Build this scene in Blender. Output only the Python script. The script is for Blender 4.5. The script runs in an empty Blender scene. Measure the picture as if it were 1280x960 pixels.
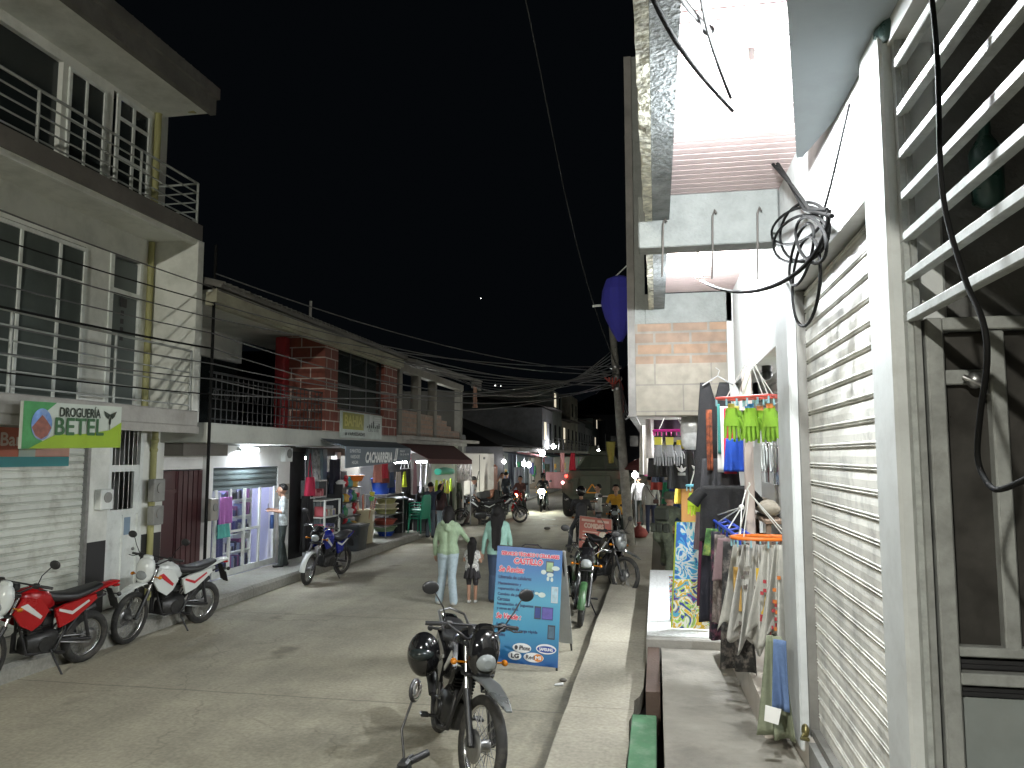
import bpy, bmesh, math, random
from mathutils import Vector, Matrix
random.seed(7)
R = math.radians
PI = math.pi
sc = bpy.context.scene

# ---------------------------------------------------------------- camera, sky, exposure
CAM_H = 2.5
YAW, PITCH, FPX = R(10.6), R(5.35), 960.0
cam_data = bpy.data.cameras.new("camera")
cam_data.sensor_width = 36.0
cam_data.lens = 36.0 * FPX / 1280.0
cam_data.clip_end = 2000
cam_data.clip_start = 0.05
cam = bpy.data.objects.new("camera", cam_data)
sc.collection.objects.link(cam)
cam.location = (0, 0, CAM_H)
cam.rotation_euler = (R(90) + PITCH, 0, YAW)
sc.camera = cam

world = bpy.data.worlds.new("World")
sc.world = world
world.use_nodes = True
wn = world.node_tree
wn.nodes["Background"].inputs[0].default_value = (.55, .75, 1.0, 1)      # moonless night sky over a lit town
wn.nodes["Background"].inputs[1].default_value = 0.0016
sc.view_settings.view_transform = 'Standard'
sc.view_settings.look = 'None'
sc.view_settings.gamma = 1
sc.view_settings.use_curve_mapping = False
sc.view_settings.exposure = 0.75
sc.cycles.use_denoising = True
sc.cycles.max_bounces = 6
sc.cycles.diffuse_bounces = 4
sc.cycles.glossy_bounces = 3
sc.cycles.transmission_bounces = 3
sc.cycles.transparent_max_bounces = 6
sc.cycles.sample_clamp_indirect = 4.0
sc.cycles.caustics_reflective = False
sc.cycles.caustics_refractive = False

# ---------------------------------------------------------------- picture point -> point on a real plane
_f = Vector((-math.sin(YAW) * math.cos(PITCH), math.cos(YAW) * math.cos(PITCH), math.sin(PITCH)))
_r = Vector((math.cos(YAW), math.sin(YAW), 0))
_u = _r.cross(_f)
def ray(px, py): return _f + _r * ((px - 640) / FPX) - _u * ((py - 480) / FPX)
def onX(px, py, x):
    d = ray(px, py); t = x / d.x; return Vector((x, d.y * t, CAM_H + d.z * t))
def onY(px, py, y):
    d = ray(px, py); t = y / d.y; return Vector((d.x * t, y, CAM_H + d.z * t))
def onZ(px, py, z=0.0):
    d = ray(px, py); t = (z - CAM_H) / d.z; return Vector((d.x * t, d.y * t, z))

# ---------------------------------------------------------------- materials
_M = {}
def mat(name, col, rough=0.6, metal=0.0, var=0.12, scale=3.0, bump=0.0, bscale=40.0, emis=0.0, ecol=None,
        dirt=None, dscale=1.5, damt=0.5, spec=0.5, alpha=1.0, trans=0.0, coat=0.0):
    if name in _M: return _M[name]
    m = bpy.data.materials.new(name); m.use_nodes = True
    nt = m.node_tree; N = nt.nodes; L = nt.links
    b = N["Principled BSDF"]
    c = (col[0], col[1], col[2], 1)
    b.inputs["Base Color"].default_value = c
    b.inputs["Roughness"].default_value = rough
    b.inputs["Metallic"].default_value = metal
    b.inputs["Specular IOR Level"].default_value = spec
    if coat: b.inputs["Coat Weight"].default_value = coat
    if trans: b.inputs["Transmission Weight"].default_value = trans
    if alpha < 1: b.inputs["Alpha"].default_value = alpha
    tc = N.new("ShaderNodeTexCoord")
    if var > 0 or dirt:
        n1 = N.new("ShaderNodeTexNoise"); n1.inputs["Scale"].default_value = scale
        n1.inputs["Detail"].default_value = 6; n1.inputs["Roughness"].default_value = 0.65
        L.new(tc.outputs["Object"], n1.inputs["Vector"])
        mr = N.new("ShaderNodeMapRange")
        mr.inputs[1].default_value = 0.3; mr.inputs[2].default_value = 0.7
        mr.inputs[3].default_value = 1 - var; mr.inputs[4].default_value = 1 + var
        L.new(n1.outputs[0], mr.inputs[0])
        mx = N.new("ShaderNodeMix"); mx.data_type = 'RGBA'; mx.blend_type = 'MULTIPLY'
        mx.inputs["Factor"].default_value = 1.0
        mx.inputs["A"].default_value = c
        cb = N.new("ShaderNodeCombineColor")
        for i in range(3): L.new(mr.outputs[0], cb.inputs[i])
        L.new(cb.outputs[0], mx.inputs["B"])
        out = mx.outputs["Result"]
        if dirt:
            n2 = N.new("ShaderNodeTexNoise"); n2.inputs["Scale"].default_value = dscale
            n2.inputs["Detail"].default_value = 8; n2.inputs["Roughness"].default_value = 0.7
            L.new(tc.outputs["Object"], n2.inputs["Vector"])
            m2 = N.new("ShaderNodeMapRange")
            m2.inputs[1].default_value = 0.48; m2.inputs[2].default_value = 0.68
            m2.inputs[3].default_value = 0; m2.inputs[4].default_value = damt
            L.new(n2.outputs[0], m2.inputs[0])
            mx2 = N.new("ShaderNodeMix"); mx2.data_type = 'RGBA'
            mx2.inputs["B"].default_value = (dirt[0], dirt[1], dirt[2], 1)
            L.new(m2.outputs[0], mx2.inputs["Factor"]); L.new(out, mx2.inputs["A"])
            out = mx2.outputs["Result"]
        L.new(out, b.inputs["Base Color"])
        m["_col"] = 1
        mrr = N.new("ShaderNodeMapRange")
        mrr.inputs[1].default_value = 0.3; mrr.inputs[2].default_value = 0.7
        mrr.inputs[3].default_value = max(0.03, rough - 0.1); mrr.inputs[4].default_value = min(1, rough + 0.1)
        L.new(n1.outputs[0], mrr.inputs[0]); L.new(mrr.outputs[0], b.inputs["Roughness"])
    if bump > 0:
        nb = N.new("ShaderNodeTexNoise"); nb.inputs["Scale"].default_value = bscale; nb.inputs["Detail"].default_value = 5
        L.new(tc.outputs["Object"], nb.inputs["Vector"])
        bp = N.new("ShaderNodeBump"); bp.inputs["Strength"].default_value = bump; bp.inputs["Distance"].default_value = 0.02
        L.new(nb.outputs[0], bp.inputs["Height"]); L.new(bp.outputs[0], b.inputs["Normal"])
    if emis:
        e = ecol or col
        b.inputs["Emission Color"].default_value = (e[0], e[1], e[2], 1)
        b.inputs["Emission Strength"].default_value = emis
    _M[name] = m
    return m

def brick_mat(name, c1, c2, mortar, bw, bh, msize, horiz='Y', rough=0.8):
    """masonry laid out on real metres: horiz is the world axis the courses run along"""
    if name in _M: return _M[name]
    m = bpy.data.materials.new(name); m.use_nodes = True
    nt = m.node_tree; N = nt.nodes; L = nt.links; b = N["Principled BSDF"]
    g = N.new("ShaderNodeNewGeometry"); sp = N.new("ShaderNodeSeparateXYZ"); L.new(g.outputs["Position"], sp.inputs[0])
    cb = N.new("ShaderNodeCombineXYZ")
    L.new(sp.outputs[0 if horiz == 'X' else 1], cb.inputs[0]); L.new(sp.outputs[2], cb.inputs[1])
    br = N.new("ShaderNodeTexBrick")
    br.inputs["Color1"].default_value = (*c1, 1); br.inputs["Color2"].default_value = (*c2, 1)
    br.inputs["Mortar"].default_value = (*mortar, 1); br.inputs["Scale"].default_value = 1
    br.inputs["Mortar Size"].default_value = msize; br.inputs["Brick Width"].default_value = bw
    br.inputs["Row Height"].default_value = bh; br.inputs["Mortar Smooth"].default_value = 0.1
    L.new(cb.outputs[0], br.inputs["Vector"])
    n = N.new("ShaderNodeTexNoise"); n.inputs["Scale"].default_value = 9; n.inputs["Detail"].default_value = 6
    L.new(g.outputs["Position"], n.inputs["Vector"])
    mr = N.new("ShaderNodeMapRange"); mr.inputs[3].default_value = 0.6; mr.inputs[4].default_value = 1.4
    L.new(n.outputs[0], mr.inputs[0])
    mx = N.new("ShaderNodeMix"); mx.data_type = 'RGBA'; mx.blend_type = 'MULTIPLY'; mx.inputs["Factor"].default_value = 1
    L.new(br.outputs["Color"], mx.inputs["A"])
    cc = N.new("ShaderNodeCombineColor")
    for i in range(3): L.new(mr.outputs[0], cc.inputs[i])
    L.new(cc.outputs[0], mx.inputs["B"]); L.new(mx.outputs["Result"], b.inputs["Base Color"])
    bp = N.new("ShaderNodeBump"); bp.inputs["Strength"].default_value = 0.5; bp.inputs["Distance"].default_value = 0.01
    bp.invert = True
    L.new(br.outputs["Fac"], bp.inputs["Height"]); L.new(bp.outputs[0], b.inputs["Normal"])
    b.inputs["Roughness"].default_value = rough
    _M[name] = m
    return m

# ---------------------------------------------------------------- mesh builder
class MB:
    def __init__(s): s.v = []; s.f = []; s.m = []; s.sm = []
    def add(s, vs, fs, mi=0, smooth=False):
        o = len(s.v); s.v += [tuple(v) for v in vs]
        for f in fs:
            s.f.append(tuple(i + o for i in f)); s.m.append(mi); s.sm.append(smooth)
        return s
    def box(s, x0, x1, y0, y1, z0, z1, mi=0):
        if x0 > x1: x0, x1 = x1, x0
        if y0 > y1: y0, y1 = y1, y0
        if z0 > z1: z0, z1 = z1, z0
        v = [(x, y, z) for z in (z0, z1) for y in (y0, y1) for x in (x0, x1)]
        return s.add(v, [(0, 2, 3, 1), (4, 5, 7, 6), (0, 1, 5, 4), (2, 6, 7, 3), (0, 4, 6, 2), (1, 3, 7, 5)], mi)
    def bbox(s, x0, x1, y0, y1, z0, z1, b=0.01, mi=0):
        """box with chamfered edges"""
        if x0 > x1: x0, x1 = x1, x0
        if y0 > y1: y0, y1 = y1, y0
        if z0 > z1: z0, z1 = z1, z0
        b = min(b, (x1 - x0) * .45, (y1 - y0) * .45, (z1 - z0) * .45)
        bm = bmesh.new()
        pts = []
        for x, dx in ((x0, b), (x1, -b)):
            for y, dy in ((y0, b), (y1, -b)):
                for z, dz in ((z0, b), (z1, -b)):
                    pts += [(x + dx, y + dy, z), (x + dx, y, z + dz), (x, y + dy, z + dz)]
        for p in pts: bm.verts.new(p)
        bmesh.ops.convex_hull(bm, input=bm.verts)
        bm.verts.index_update()
        s.add([v.co[:] for v in bm.verts], [[v.index for v in f.verts] for f in bm.faces], mi)
        bm.free(); return s
    def quad(s, a, b, c, d, mi=0): return s.add([a, b, c, d], [(0, 1, 2, 3)], mi)
    def slab(s, a, b, c, d, t, mi=0):
        """quad a b c d given thickness t along its normal (both faces)"""
        a, b, c, d = map(Vector, (a, b, c, d)); n = (b - a).cross(d - a).normalized() * t
        vs = [a, b, c, d, a - n, b - n, c - n, d - n]
        return s.add(vs, [(0, 1, 2, 3), (7, 6, 5, 4), (0, 4, 5, 1), (1, 5, 6, 2), (2, 6, 7, 3), (3, 7, 4, 0)], mi)
    def prism(s, poly, h0, h1, axis='z', mi=0):
        n = len(poly)
        def P(p, h): return (p[0], p[1], h) if axis == 'z' else ((h, p[0], p[1]) if axis == 'x' else (p[0], h, p[1]))
        vs = [P(p, h0) for p in poly] + [P(p, h1) for p in poly]
        fs = [tuple(range(n - 1, -1, -1)), tuple(range(n, 2 * n))] + [(i, (i + 1) % n, (i + 1) % n + n, i + n) for i in range(n)]
        return s.add(vs, fs, mi)
    def cyl(s, p0, p1, r0, r1=None, n=12, mi=0, caps=True, smooth=True):
        r1 = r0 if r1 is None else r1
        p0, p1 = Vector(p0), Vector(p1); d = (p1 - p0)
        if d.length < 1e-6: return s
        d.normalize(); a = d.orthogonal().normalized(); b = d.cross(a)
        vs = []
        for p, r in ((p0, r0), (p1, r1)):
            for i in range(n):
                t = 2 * PI * i / n; vs.append(p + a * (r * math.cos(t)) + b * (r * math.sin(t)))
        s.add(vs, [(i, (i + 1) % n, (i + 1) % n + n, i + n) for i in range(n)], mi, smooth)
        if caps:
            s.add(vs[:n], [tuple(range(n - 1, -1, -1))], mi); s.add(vs[n:], [tuple(range(n))], mi)
        return s
    def tube(s, pts, r, n=8, mi=0, closed=False):
        pts = [Vector(p) for p in pts]; rs = r if isinstance(r, (list, tuple)) else [r] * len(pts)
        N_ = len(pts); vs = []; prev = None
        for i, p in enumerate(pts):
            if closed: t = pts[(i + 1) % N_] - pts[i - 1]
            else: t = pts[min(i + 1, N_ - 1)] - pts[max(i - 1, 0)]
            if t.length < 1e-9: t = Vector((0, 0, 1))
            t.normalize()
            if prev is None: a = t.orthogonal().normalized()
            else:
                a = prev - t * prev.dot(t)
                if a.length < 1e-6: a = t.orthogonal()
                a.normalize()
            prev = a; b = t.cross(a)
            for k in range(n):
                q = 2 * PI * k / n; vs.append(p + a * (rs[i] * math.cos(q)) + b * (rs[i] * math.sin(q)))
        fs = []
        for i in range(N_ if closed else N_ - 1):
            j = (i + 1) % N_
            for k in range(n): fs.append((i * n + k, i * n + (k + 1) % n, j * n + (k + 1) % n, j * n + k))
        s.add(vs, fs, mi, True)
        if not closed:
            s.add(vs[:n], [tuple(range(n - 1, -1, -1))], mi); s.add(vs[-n:], [tuple(range(n))], mi)
        return s
    def lathe(s, prof, base=(0, 0, 0), axis=(0, 0, 1), n=20, mi=0, sx=1, sy=1, smooth=True):
        base = Vector(base); ax = Vector(axis).normalized(); a = ax.orthogonal().normalized() if abs(ax.z) < .99 else Vector((1, 0, 0))
        b = ax.cross(a); vs = []
        for r, h in prof:
            for k in range(n):
                q = 2 * PI * k / n; vs.append(base + ax * h + a * (r * sx * math.cos(q)) + b * (r * sy * math.sin(q)))
        fs = []
        for i in range(len(prof) - 1):
            for k in range(n): fs.append((i * n + k, i * n + (k + 1) % n, (i + 1) * n + (k + 1) % n, (i + 1) * n + k))
        s.add(vs, fs, mi, smooth)
        if prof[0][0] > 1e-4: s.add(vs[:n], [tuple(range(n - 1, -1, -1))], mi)
        if prof[-1][0] > 1e-4: s.add(vs[-n:], [tuple(range(n))], mi)
        return s
    def sphere(s, c, r, n=12, m=8, mi=0, sc_=(1, 1, 1)):
        c = Vector(c); vs = []; fs = []
        for i in range(m + 1):
            t = PI * i / m
            for k in range(n):
                q = 2 * PI * k / n
                vs.append(c + Vector((r * sc_[0] * math.sin(t) * math.cos(q), r * sc_[1] * math.sin(t) * math.sin(q), r * sc_[2] * math.cos(t))))
        for i in range(m):
            for k in range(n): fs.append((i * n + k, (i + 1) * n + k, (i + 1) * n + (k + 1) % n, i * n + (k + 1) % n))
        return s.add(vs, fs, mi, True)
    def loft(s, secs, n=14, mi=0, p=2.4):
        """secs: (x, yc, zc, half_y, half_z) superellipse sections along x, capped"""
        vs = []
        for (x, yc, zc, hy, hz) in secs:
            for k in range(n):
                q = 2 * PI * k / n; c, d = math.cos(q), math.sin(q)
                vs.append((x, yc + hy * math.copysign(abs(c) ** (2 / p), c), zc + hz * math.copysign(abs(d) ** (2 / p), d)))
        fs = []
        for i in range(len(secs) - 1):
            for k in range(n): fs.append((i * n + k, i * n + (k + 1) % n, (i + 1) * n + (k + 1) % n, (i + 1) * n + k))
        s.add(vs, fs, mi, True)
        s.add(vs[:n], [tuple(range(n - 1, -1, -1))], mi); s.add(vs[-n:], [tuple(range(n))], mi)
        return s
    def extr(s, prof, y0, y1, mi=0, plane='x', smooth=False):
        """open profile (offset, z) swept along y (plane x) or x (plane y)"""
        vs = []
        for (o, z) in prof:
            vs += [(o, y0, z), (o, y1, z)] if plane == 'x' else [(y0, o, z), (y1, o, z)]
        fs = [(2 * i, 2 * i + 1, 2 * i + 3, 2 * i + 2) for i in range(len(prof) - 1)]
        return s.add(vs, fs, mi, smooth)
    def xf(s, M):
        s.v = [tuple(M @ Vector(v)) for v in s.v]; return s
    def merge(s, o, mi=None):
        k = len(s.v); s.v += o.v
        s.f += [tuple(i + k for i in f) for f in o.f]; s.m += (o.m if mi is None else [mi] * len(o.m)); s.sm += o.sm
        return s
    def mesh(s, name, mats):
        me = bpy.data.meshes.new(name)
        me.from_pydata(s.v, [], s.f)
        for m in (mats if isinstance(mats, (list, tuple)) else [mats]): me.materials.append(m)
        me.polygons.foreach_set("material_index", s.m)
        me.polygons.foreach_set("use_smooth", s.sm)
        me.validate(); me.update()
        return me

def link(o, parent=None, world=True):
    sc.collection.objects.link(o)
    if parent is not None:
        o.parent = parent
        if world and "_base" in root_of(parent): pass
    return o
def root_of(o):
    while o.parent: o = o.parent
    return o

def thing(name, label, cat, loc=(0, 0, 0), rz=0, group=None):
    o = bpy.data.objects.new(name, None); sc.collection.objects.link(o)
    o.empty_display_size = 0.2
    o.location = loc; o.rotation_euler = (0, 0, rz)
    o['label'] = label; o['category'] = cat
    if group: o['group'] = group
    return o
def part(name, mb, mats, parent, world=False, label=None):
    """world=True: mesh was written in world coordinates and the root Empty has no rotation"""
    o = bpy.data.objects.new(name, mb.mesh(name, mats)); sc.collection.objects.link(o)
    o.parent = parent
    if world and parent.type == 'EMPTY': o.location = -Vector(parent.location)
    if label: o['label'] = label
    return o
def single(name, mb, mats, label, cat, group=None, loc=None):
    """one-mesh thing; mesh moved so that its origin is at its base centre unless loc given"""
    xs = [v[0] for v in mb.v]; ys = [v[1] for v in mb.v]; zs = [v[2] for v in mb.v]
    c = Vector(((min(xs) + max(xs)) / 2, (min(ys) + max(ys)) / 2, min(zs))) if loc is None else Vector(loc)
    if loc is None: mb.v = [(v[0] - c.x, v[1] - c.y, v[2] - c.z) for v in mb.v]
    o = bpy.data.objects.new(name, mb.mesh(name, mats)); sc.collection.objects.link(o); o.location = c
    o['label'] = label; o['category'] = cat
    if group: o['group'] = group
    return o
def struct(name, mb, mats):
    o = bpy.data.objects.new(name, mb.mesh(name, mats)); sc.collection.objects.link(o); o['kind'] = 'structure'; return o
def kids(o): return [c for c in bpy.data.objects if c.parent == o]
def dup(root, loc=None, rz=None, label=None, group=None):
    r = root.copy(); sc.collection.objects.link(r)
    if loc is not None: r.location = loc
    if rz is not None: r.rotation_euler = (0, 0, rz)
    if label: r['label'] = label
    if group: r['group'] = group
    for ch in kids(root):
        c = ch.copy(); sc.collection.objects.link(c); c.parent = r
        for g in kids(ch):
            d = g.copy(); sc.collection.objects.link(d); d.parent = c
    return r

# ---------------------------------------------------------------- lettering on flat boards
_T = {}
def text_geo(t, shear=0.0):
    if (t, shear) in _T: return _T[(t, shear)]
    cu = bpy.data.curves.new("txt", 'FONT'); cu.body = t; cu.shear = shear; cu.resolution_u = 3
    ob = bpy.data.objects.new("txt", cu); sc.collection.objects.link(ob)
    dg = bpy.context.evaluated_depsgraph_get(); me = bpy.data.meshes.new_from_object(ob.evaluated_get(dg))
    vs = [v.co.copy() for v in me.vertices]; fs = [tuple(p.vertices) for p in me.polygons]
    bpy.data.objects.remove(ob); bpy.data.curves.remove(cu); bpy.data.meshes.remove(me)
    x0 = min(v.x for v in vs); x1 = max(v.x for v in vs); y0 = min(v.y for v in vs); y1 = max(v.y for v in vs)
    vs = [((v.x - x0) / (x1 - x0), (v.y - y0) / (y1 - y0)) for v in vs]
    _T[(t, shear)] = (vs, fs); return vs, fs
class Board:
    """flat board: O bottom-left as read, U along its width, V along its height (metres); faces U x V"""
    def __init__(s, O, U, V):
        s.O = Vector(O); s.U = Vector(U); s.V = Vector(V); s.N = s.U.cross(s.V).normalized()
    def p(s, u, v, off=0.004): return s.O + s.U * u + s.V * v + s.N * off
    def back(s, t=0.03):
        mb = MB(); a = s.p(0, 0, 0); b = s.p(1, 0, 0); c = s.p(1, 1, 0); d = s.p(0, 1, 0)
        return mb.slab(a, b, c, d, t)
    def rect(s, mb, u0, v0, u1, v1, off=0.004, mi=0):
        return mb.quad(s.p(u0, v0, off), s.p(u1, v0, off), s.p(u1, v1, off), s.p(u0, v1, off), mi)
    def poly(s, mb, pts, off=0.004, mi=0):
        return mb.add([s.p(u, v, off) for u, v in pts], [tuple(range(len(pts)))], mi)
    def oval(s, mb, u, v, ru, rv, off=0.004, mi=0, n=24):
        return s.poly(mb, [(u + ru * math.cos(2 * PI * k / n), v + rv * math.sin(2 * PI * k / n)) for k in range(n)], off, mi)
    def text(s, mb, t, u0, v0, u1, v1, off=0.008, mi=0, shear=0.0, bold=0.0):
        vs, fs = text_geo(t, shear)
        n = 1 if not bold else 5
        for k in range(n):
            du, dv = [(0, 0), (bold, 0), (-bold, 0), (0, bold), (0, -bold)][k]
            mb.add([s.p(u0 + x * (u1 - u0) + du / s.U.length, v0 + y * (v1 - v0) + dv / s.V.length, off + .0004 * k) for x, y in vs], fs, mi)
        return mb

# ---------------------------------------------------------------- palette
white_wall = mat("white_paint_wall", (.72, .73, .68), .75, var=.08, scale=2, bump=.15, bscale=25, dirt=(.30, .32, .27), dscale=1.1, damt=.45)
white_clean = mat("white_paint_clean", (.78, .78, .76), .6, var=.05, dirt=(.5, .5, .47), dscale=2, damt=.3)
white_metal = mat("white_enamel_metal", (.70, .73, .70), .4, var=.07, dirt=(.33, .33, .29), dscale=5, damt=.4)
grey_plaster = mat("grey_plaster", (.25, .25, .235), .85, var=.25, scale=3, bump=.3, bscale=20, dirt=(.12, .115, .10), dscale=1.4, damt=.6)
concrete = mat("concrete", (.30, .29, .265), .85, var=.2, scale=2.5, bump=.3, bscale=30, dirt=(.16, .15, .13), dscale=1.0, damt=.6)
dark_concrete = mat("stained_concrete", (.13, .12, .105), .9, var=.3, scale=3, bump=.3, dirt=(.05, .045, .04), dscale=1.5, damt=.6)
roof_grey = mat("weathered_roof_sheet", (.14, .135, .12), .8, var=.3, scale=6, bump=.3, dirt=(.05, .05, .045))
black_gap = mat("dark_interior", (.012, .012, .013), .8, var=.1)
black_paint = mat("black_paint", (.02, .02, .022), .45, var=.15)
dark_glass = mat("dark_window_glass", (.022, .028, .028), .12, var=.1, scale=1.2)
shutter_white = mat("shutter_paint_old", (.60, .62, .56), .55, metal=.0, var=.12, scale=1.2, bump=.08, bscale=20, dirt=(.28, .27, .22), dscale=2.2, damt=.7)
shutter_grey = mat("shutter_bluegrey", (.10, .13, .135), .5, var=.15)
maroon = mat("maroon_metal_door", (.055, .018, .02), .45, var=.15)
yellow_pipe = mat("old_yellow_pipe", (.32, .31, .13), .6, var=.2, dirt=(.18, .17, .10), dscale=6)
brick_tile = brick_mat("red_block_tile_front", (.20, .055, .035), (.15, .042, .028), (.42, .38, .33), .46, .235, .014, 'Y')
brick_tile_x = brick_mat("red_block_tile_side", (.20, .055, .035), (.15, .042, .028), (.42, .38, .33), .46, .235, .014, 'X')
rough_brick = brick_mat("bare_clay_brick", (.27, .17, .11), (.19, .14, .11), (.20, .185, .16), .40, .13, .014, 'X')
rough_block = brick_mat("bare_concrete_block", (.25, .225, .185), (.225, .205, .17), (.18, .165, .145), .62, .30, .008, 'X')
rough_brick_y = brick_mat("bare_clay_brick_front", (.34, .22, .16), (.25, .18, .14), (.24, .22, .19), .40, .14, .014, 'Y')
red_paint = mat("red_painted_column", (.25, .014, .018), .45, var=.15)
cable = mat("black_cable", (.008, .008, .008), .7, var=.0, spec=.1)
cable_grey = mat("grey_cable", (.10, .10, .10), .5, var=.0)
rubber = mat("tyre_rubber", (.022, .022, .021), .8, var=.3, scale=30, dirt=(.10, .09, .075), dscale=9, damt=.5)
chrome = mat("chrome", (.62, .62, .62), .18, metal=1.0, var=.05)
steel = mat("dull_steel", (.32, .32, .32), .38, metal=.9, var=.2, scale=15)
alloy = mat("engine_alloy", (.055, .055, .055), .45, metal=.7, var=.3, scale=20)
black_plastic = mat("black_plastic", (.018, .018, .019), .38, var=.15)
black_gloss = mat("black_gloss_paint", (.010, .010, .011), .12, var=.0, coat=.6)
vinyl = mat("black_vinyl_seat", (.020, .020, .021), .5, var=.1, bump=.1, bscale=150)
lens_clear = mat("headlight_glass", (.24, .26, .26), .08, var=.0, spec=.9)
lens_red = mat("red_tail_lens", (.35, .01, .01), .15, var=.0)
lens_amber = mat("amber_lens", (.5, .17, .01), .2, var=.0)
mirror_glass = mat("mirror_glass", (.5, .5, .5), .03, metal=1.0, var=0)
def cloth(name, col, rough=.85, **k): return mat("cloth_" + name, col, rough, var=.12, scale=20, bump=.25, bscale=60, **k)
def plastic(name, col, rough=.4, **k): return mat("plastic_" + name, col, rough, var=.06, **k)
# ================================================================ THE GROUND
def slab_mat(name, col, pitch_y, off_y, line_w, col_dirt, joint_x=None, var=.18):
    m = mat(name, col, .82, var=var, scale=.9, bump=.25, bscale=18, dirt=col_dirt, dscale=.55, damt=.55)
    nt = m.node_tree; N = nt.nodes; L = nt.links; b = N["Principled BSDF"]
    src = b.inputs["Base Color"].links[0].from_socket
    g = N.new("ShaderNodeNewGeometry"); sp = N.new("ShaderNodeSeparateXYZ"); L.new(g.outputs["Position"], sp.inputs[0])
    def line(sock, pitch, off, w):
        wob = N.new("ShaderNodeTexNoise"); wob.inputs["Scale"].default_value = 1.5
        L.new(g.outputs["Position"], wob.inputs["Vector"])
        a0 = N.new("ShaderNodeMath"); a0.operation = 'MULTIPLY_ADD'; a0.inputs[1].default_value = .05
        L.new(wob.outputs[0], a0.inputs[0]); L.new(sock, a0.inputs[2])
        a = N.new("ShaderNodeMath"); a.operation = 'SUBTRACT'; a.inputs[1].default_value = off; L.new(a0.outputs[0], a.inputs[0])
        c = N.new("ShaderNodeMath"); c.operation = 'PINGPONG'; c.inputs[1].default_value = pitch / 2; L.new(a.outputs[0], c.inputs[0])
        d = N.new("ShaderNodeMath"); d.operation = 'LESS_THAN'; d.inputs[1].default_value = w; L.new(c.outputs[0], d.inputs[0])
        return d.outputs[0]
    f = line(sp.outputs[1], pitch_y, off_y, line_w)
    if joint_x:
        f2 = line(sp.outputs[0], joint_x[0], joint_x[1], line_w * .7)
        mm = N.new("ShaderNodeMath"); mm.operation = 'MAXIMUM'; L.new(f, mm.inputs[0]); L.new(f2, mm.inputs[1]); f = mm.outputs[0]
    sc1 = N.new("ShaderNodeMath"); sc1.operation = 'MULTIPLY'; sc1.inputs[1].default_value = .42; L.new(f, sc1.inputs[0])
    mx = N.new("ShaderNodeMix"); mx.data_type = 'RGBA'; mx.inputs["B"].default_value = (.07, .065, .055, 1)
    L.new(sc1.outputs[0], mx.inputs["Factor"]); L.new(src, mx.inputs["A"])
    # fine speckle of grit
    n3 = N.new("ShaderNodeTexNoise"); n3.inputs["Scale"].default_value = 26; n3.inputs["Detail"].default_value = 8
    L.new(g.outputs["Position"], n3.inputs["Vector"])
    mr = N.new("ShaderNodeMapRange"); mr.inputs[1].default_value = .3; mr.inputs[2].default_value = .7
    mr.inputs[3].default_value = .82; mr.inputs[4].default_value = 1.15; L.new(n3.outputs[0], mr.inputs[0])
    cc = N.new("ShaderNodeCombineColor")
    for i in range(3): L.new(mr.outputs[0], cc.inputs[i])
    m4 = N.new("ShaderNodeMix"); m4.data_type = 'RGBA'; m4.blend_type = 'MULTIPLY'; m4.inputs["Factor"].default_value = 1
    L.new(mx.outputs["Result"], m4.inputs["A"]); L.new(cc.outputs[0], m4.inputs["B"])
    L.new(m4.outputs["Result"], b.inputs["Base Color"])
    return m
road_m = slab_mat("road_concrete", (.35, .325, .25), 3.9, 15.55, .014, (.15, .14, .11))
walk_m = slab_mat("sidewalk_concrete", (.36, .335, .27), 2.6, 7.5, .008, (.17, .16, .13))
walkl_m = slab_mat("left_sidewalk_concrete", (.27, .265, .235), 2.2, 8.5, .01, (.15, .14, .12))
ramp_m = mat("ramp_concrete", (.25, .235, .20), .85, var=.25, scale=1.6, bump=.35, bscale=22, dirt=(.11, .10, .085), dscale=1.3, damt=.7)
tile_m = slab_mat("white_floor_tile", (.70, .72, .72), .9, 8.84, .002, (.4, .4, .39), (.45, .0), var=.05)
_b = tile_m.node_tree.nodes["Principled BSDF"]
drain_m = mat("drain_wall_clay", (.10, .065, .05), .9, var=.3, bump=.3, dirt=(.03, .025, .02))

m = MB(); m.quad((-455, -50, -.02), (455, -50, -.02), (455, 690, -.02), (-455, 690, -.02))
struct("ground", m, mat("bare_earth", (.07, .06, .045), .95, var=.3, scale=.3))
m = MB(); m.quad((-7.1, -12, 0), (-.86, -12, 0), (-.86, 130, 0), (-7.1, 130, 0))
m.quad((-26, 29.2, -.004), (-7.1, 29.2, -.004), (-7.1, 36.6, -.004), (-26, 36.6, -.004))
struct("road", m, road_m)
# tyre-polished lanes, patches and kerbside grime worked into the road surface
nt = road_m.node_tree; N = nt.nodes; L = nt.links; b = N["Principled BSDF"]; src = b.inputs["Base Color"].links[0].from_socket
g = N.new("ShaderNodeNewGeometry"); mp = N.new("ShaderNodeMapping"); mp.inputs["Scale"].default_value = (1.3, .10, 1); L.new(g.outputs["Position"], mp.inputs[0])
n1 = N.new("ShaderNodeTexNoise"); n1.inputs["Scale"].default_value = 1.0; n1.inputs["Detail"].default_value = 7; n1.inputs["Roughness"].default_value = .6; L.new(mp.outputs[0], n1.inputs["Vector"])
r1 = N.new("ShaderNodeMapRange"); r1.inputs[1].default_value = .35; r1.inputs[2].default_value = .65; r1.inputs[3].default_value = .86; r1.inputs[4].default_value = 1.12; L.new(n1.outputs[0], r1.inputs[0])
vo = N.new("ShaderNodeTexVoronoi"); vo.feature = 'DISTANCE_TO_EDGE'; vo.inputs["Scale"].default_value = .33
wn_ = N.new("ShaderNodeTexNoise"); wn_.inputs["Scale"].default_value = 1.6; wn_.inputs["Detail"].default_value = 6; L.new(g.outputs["Position"], wn_.inputs["Vector"])
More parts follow.
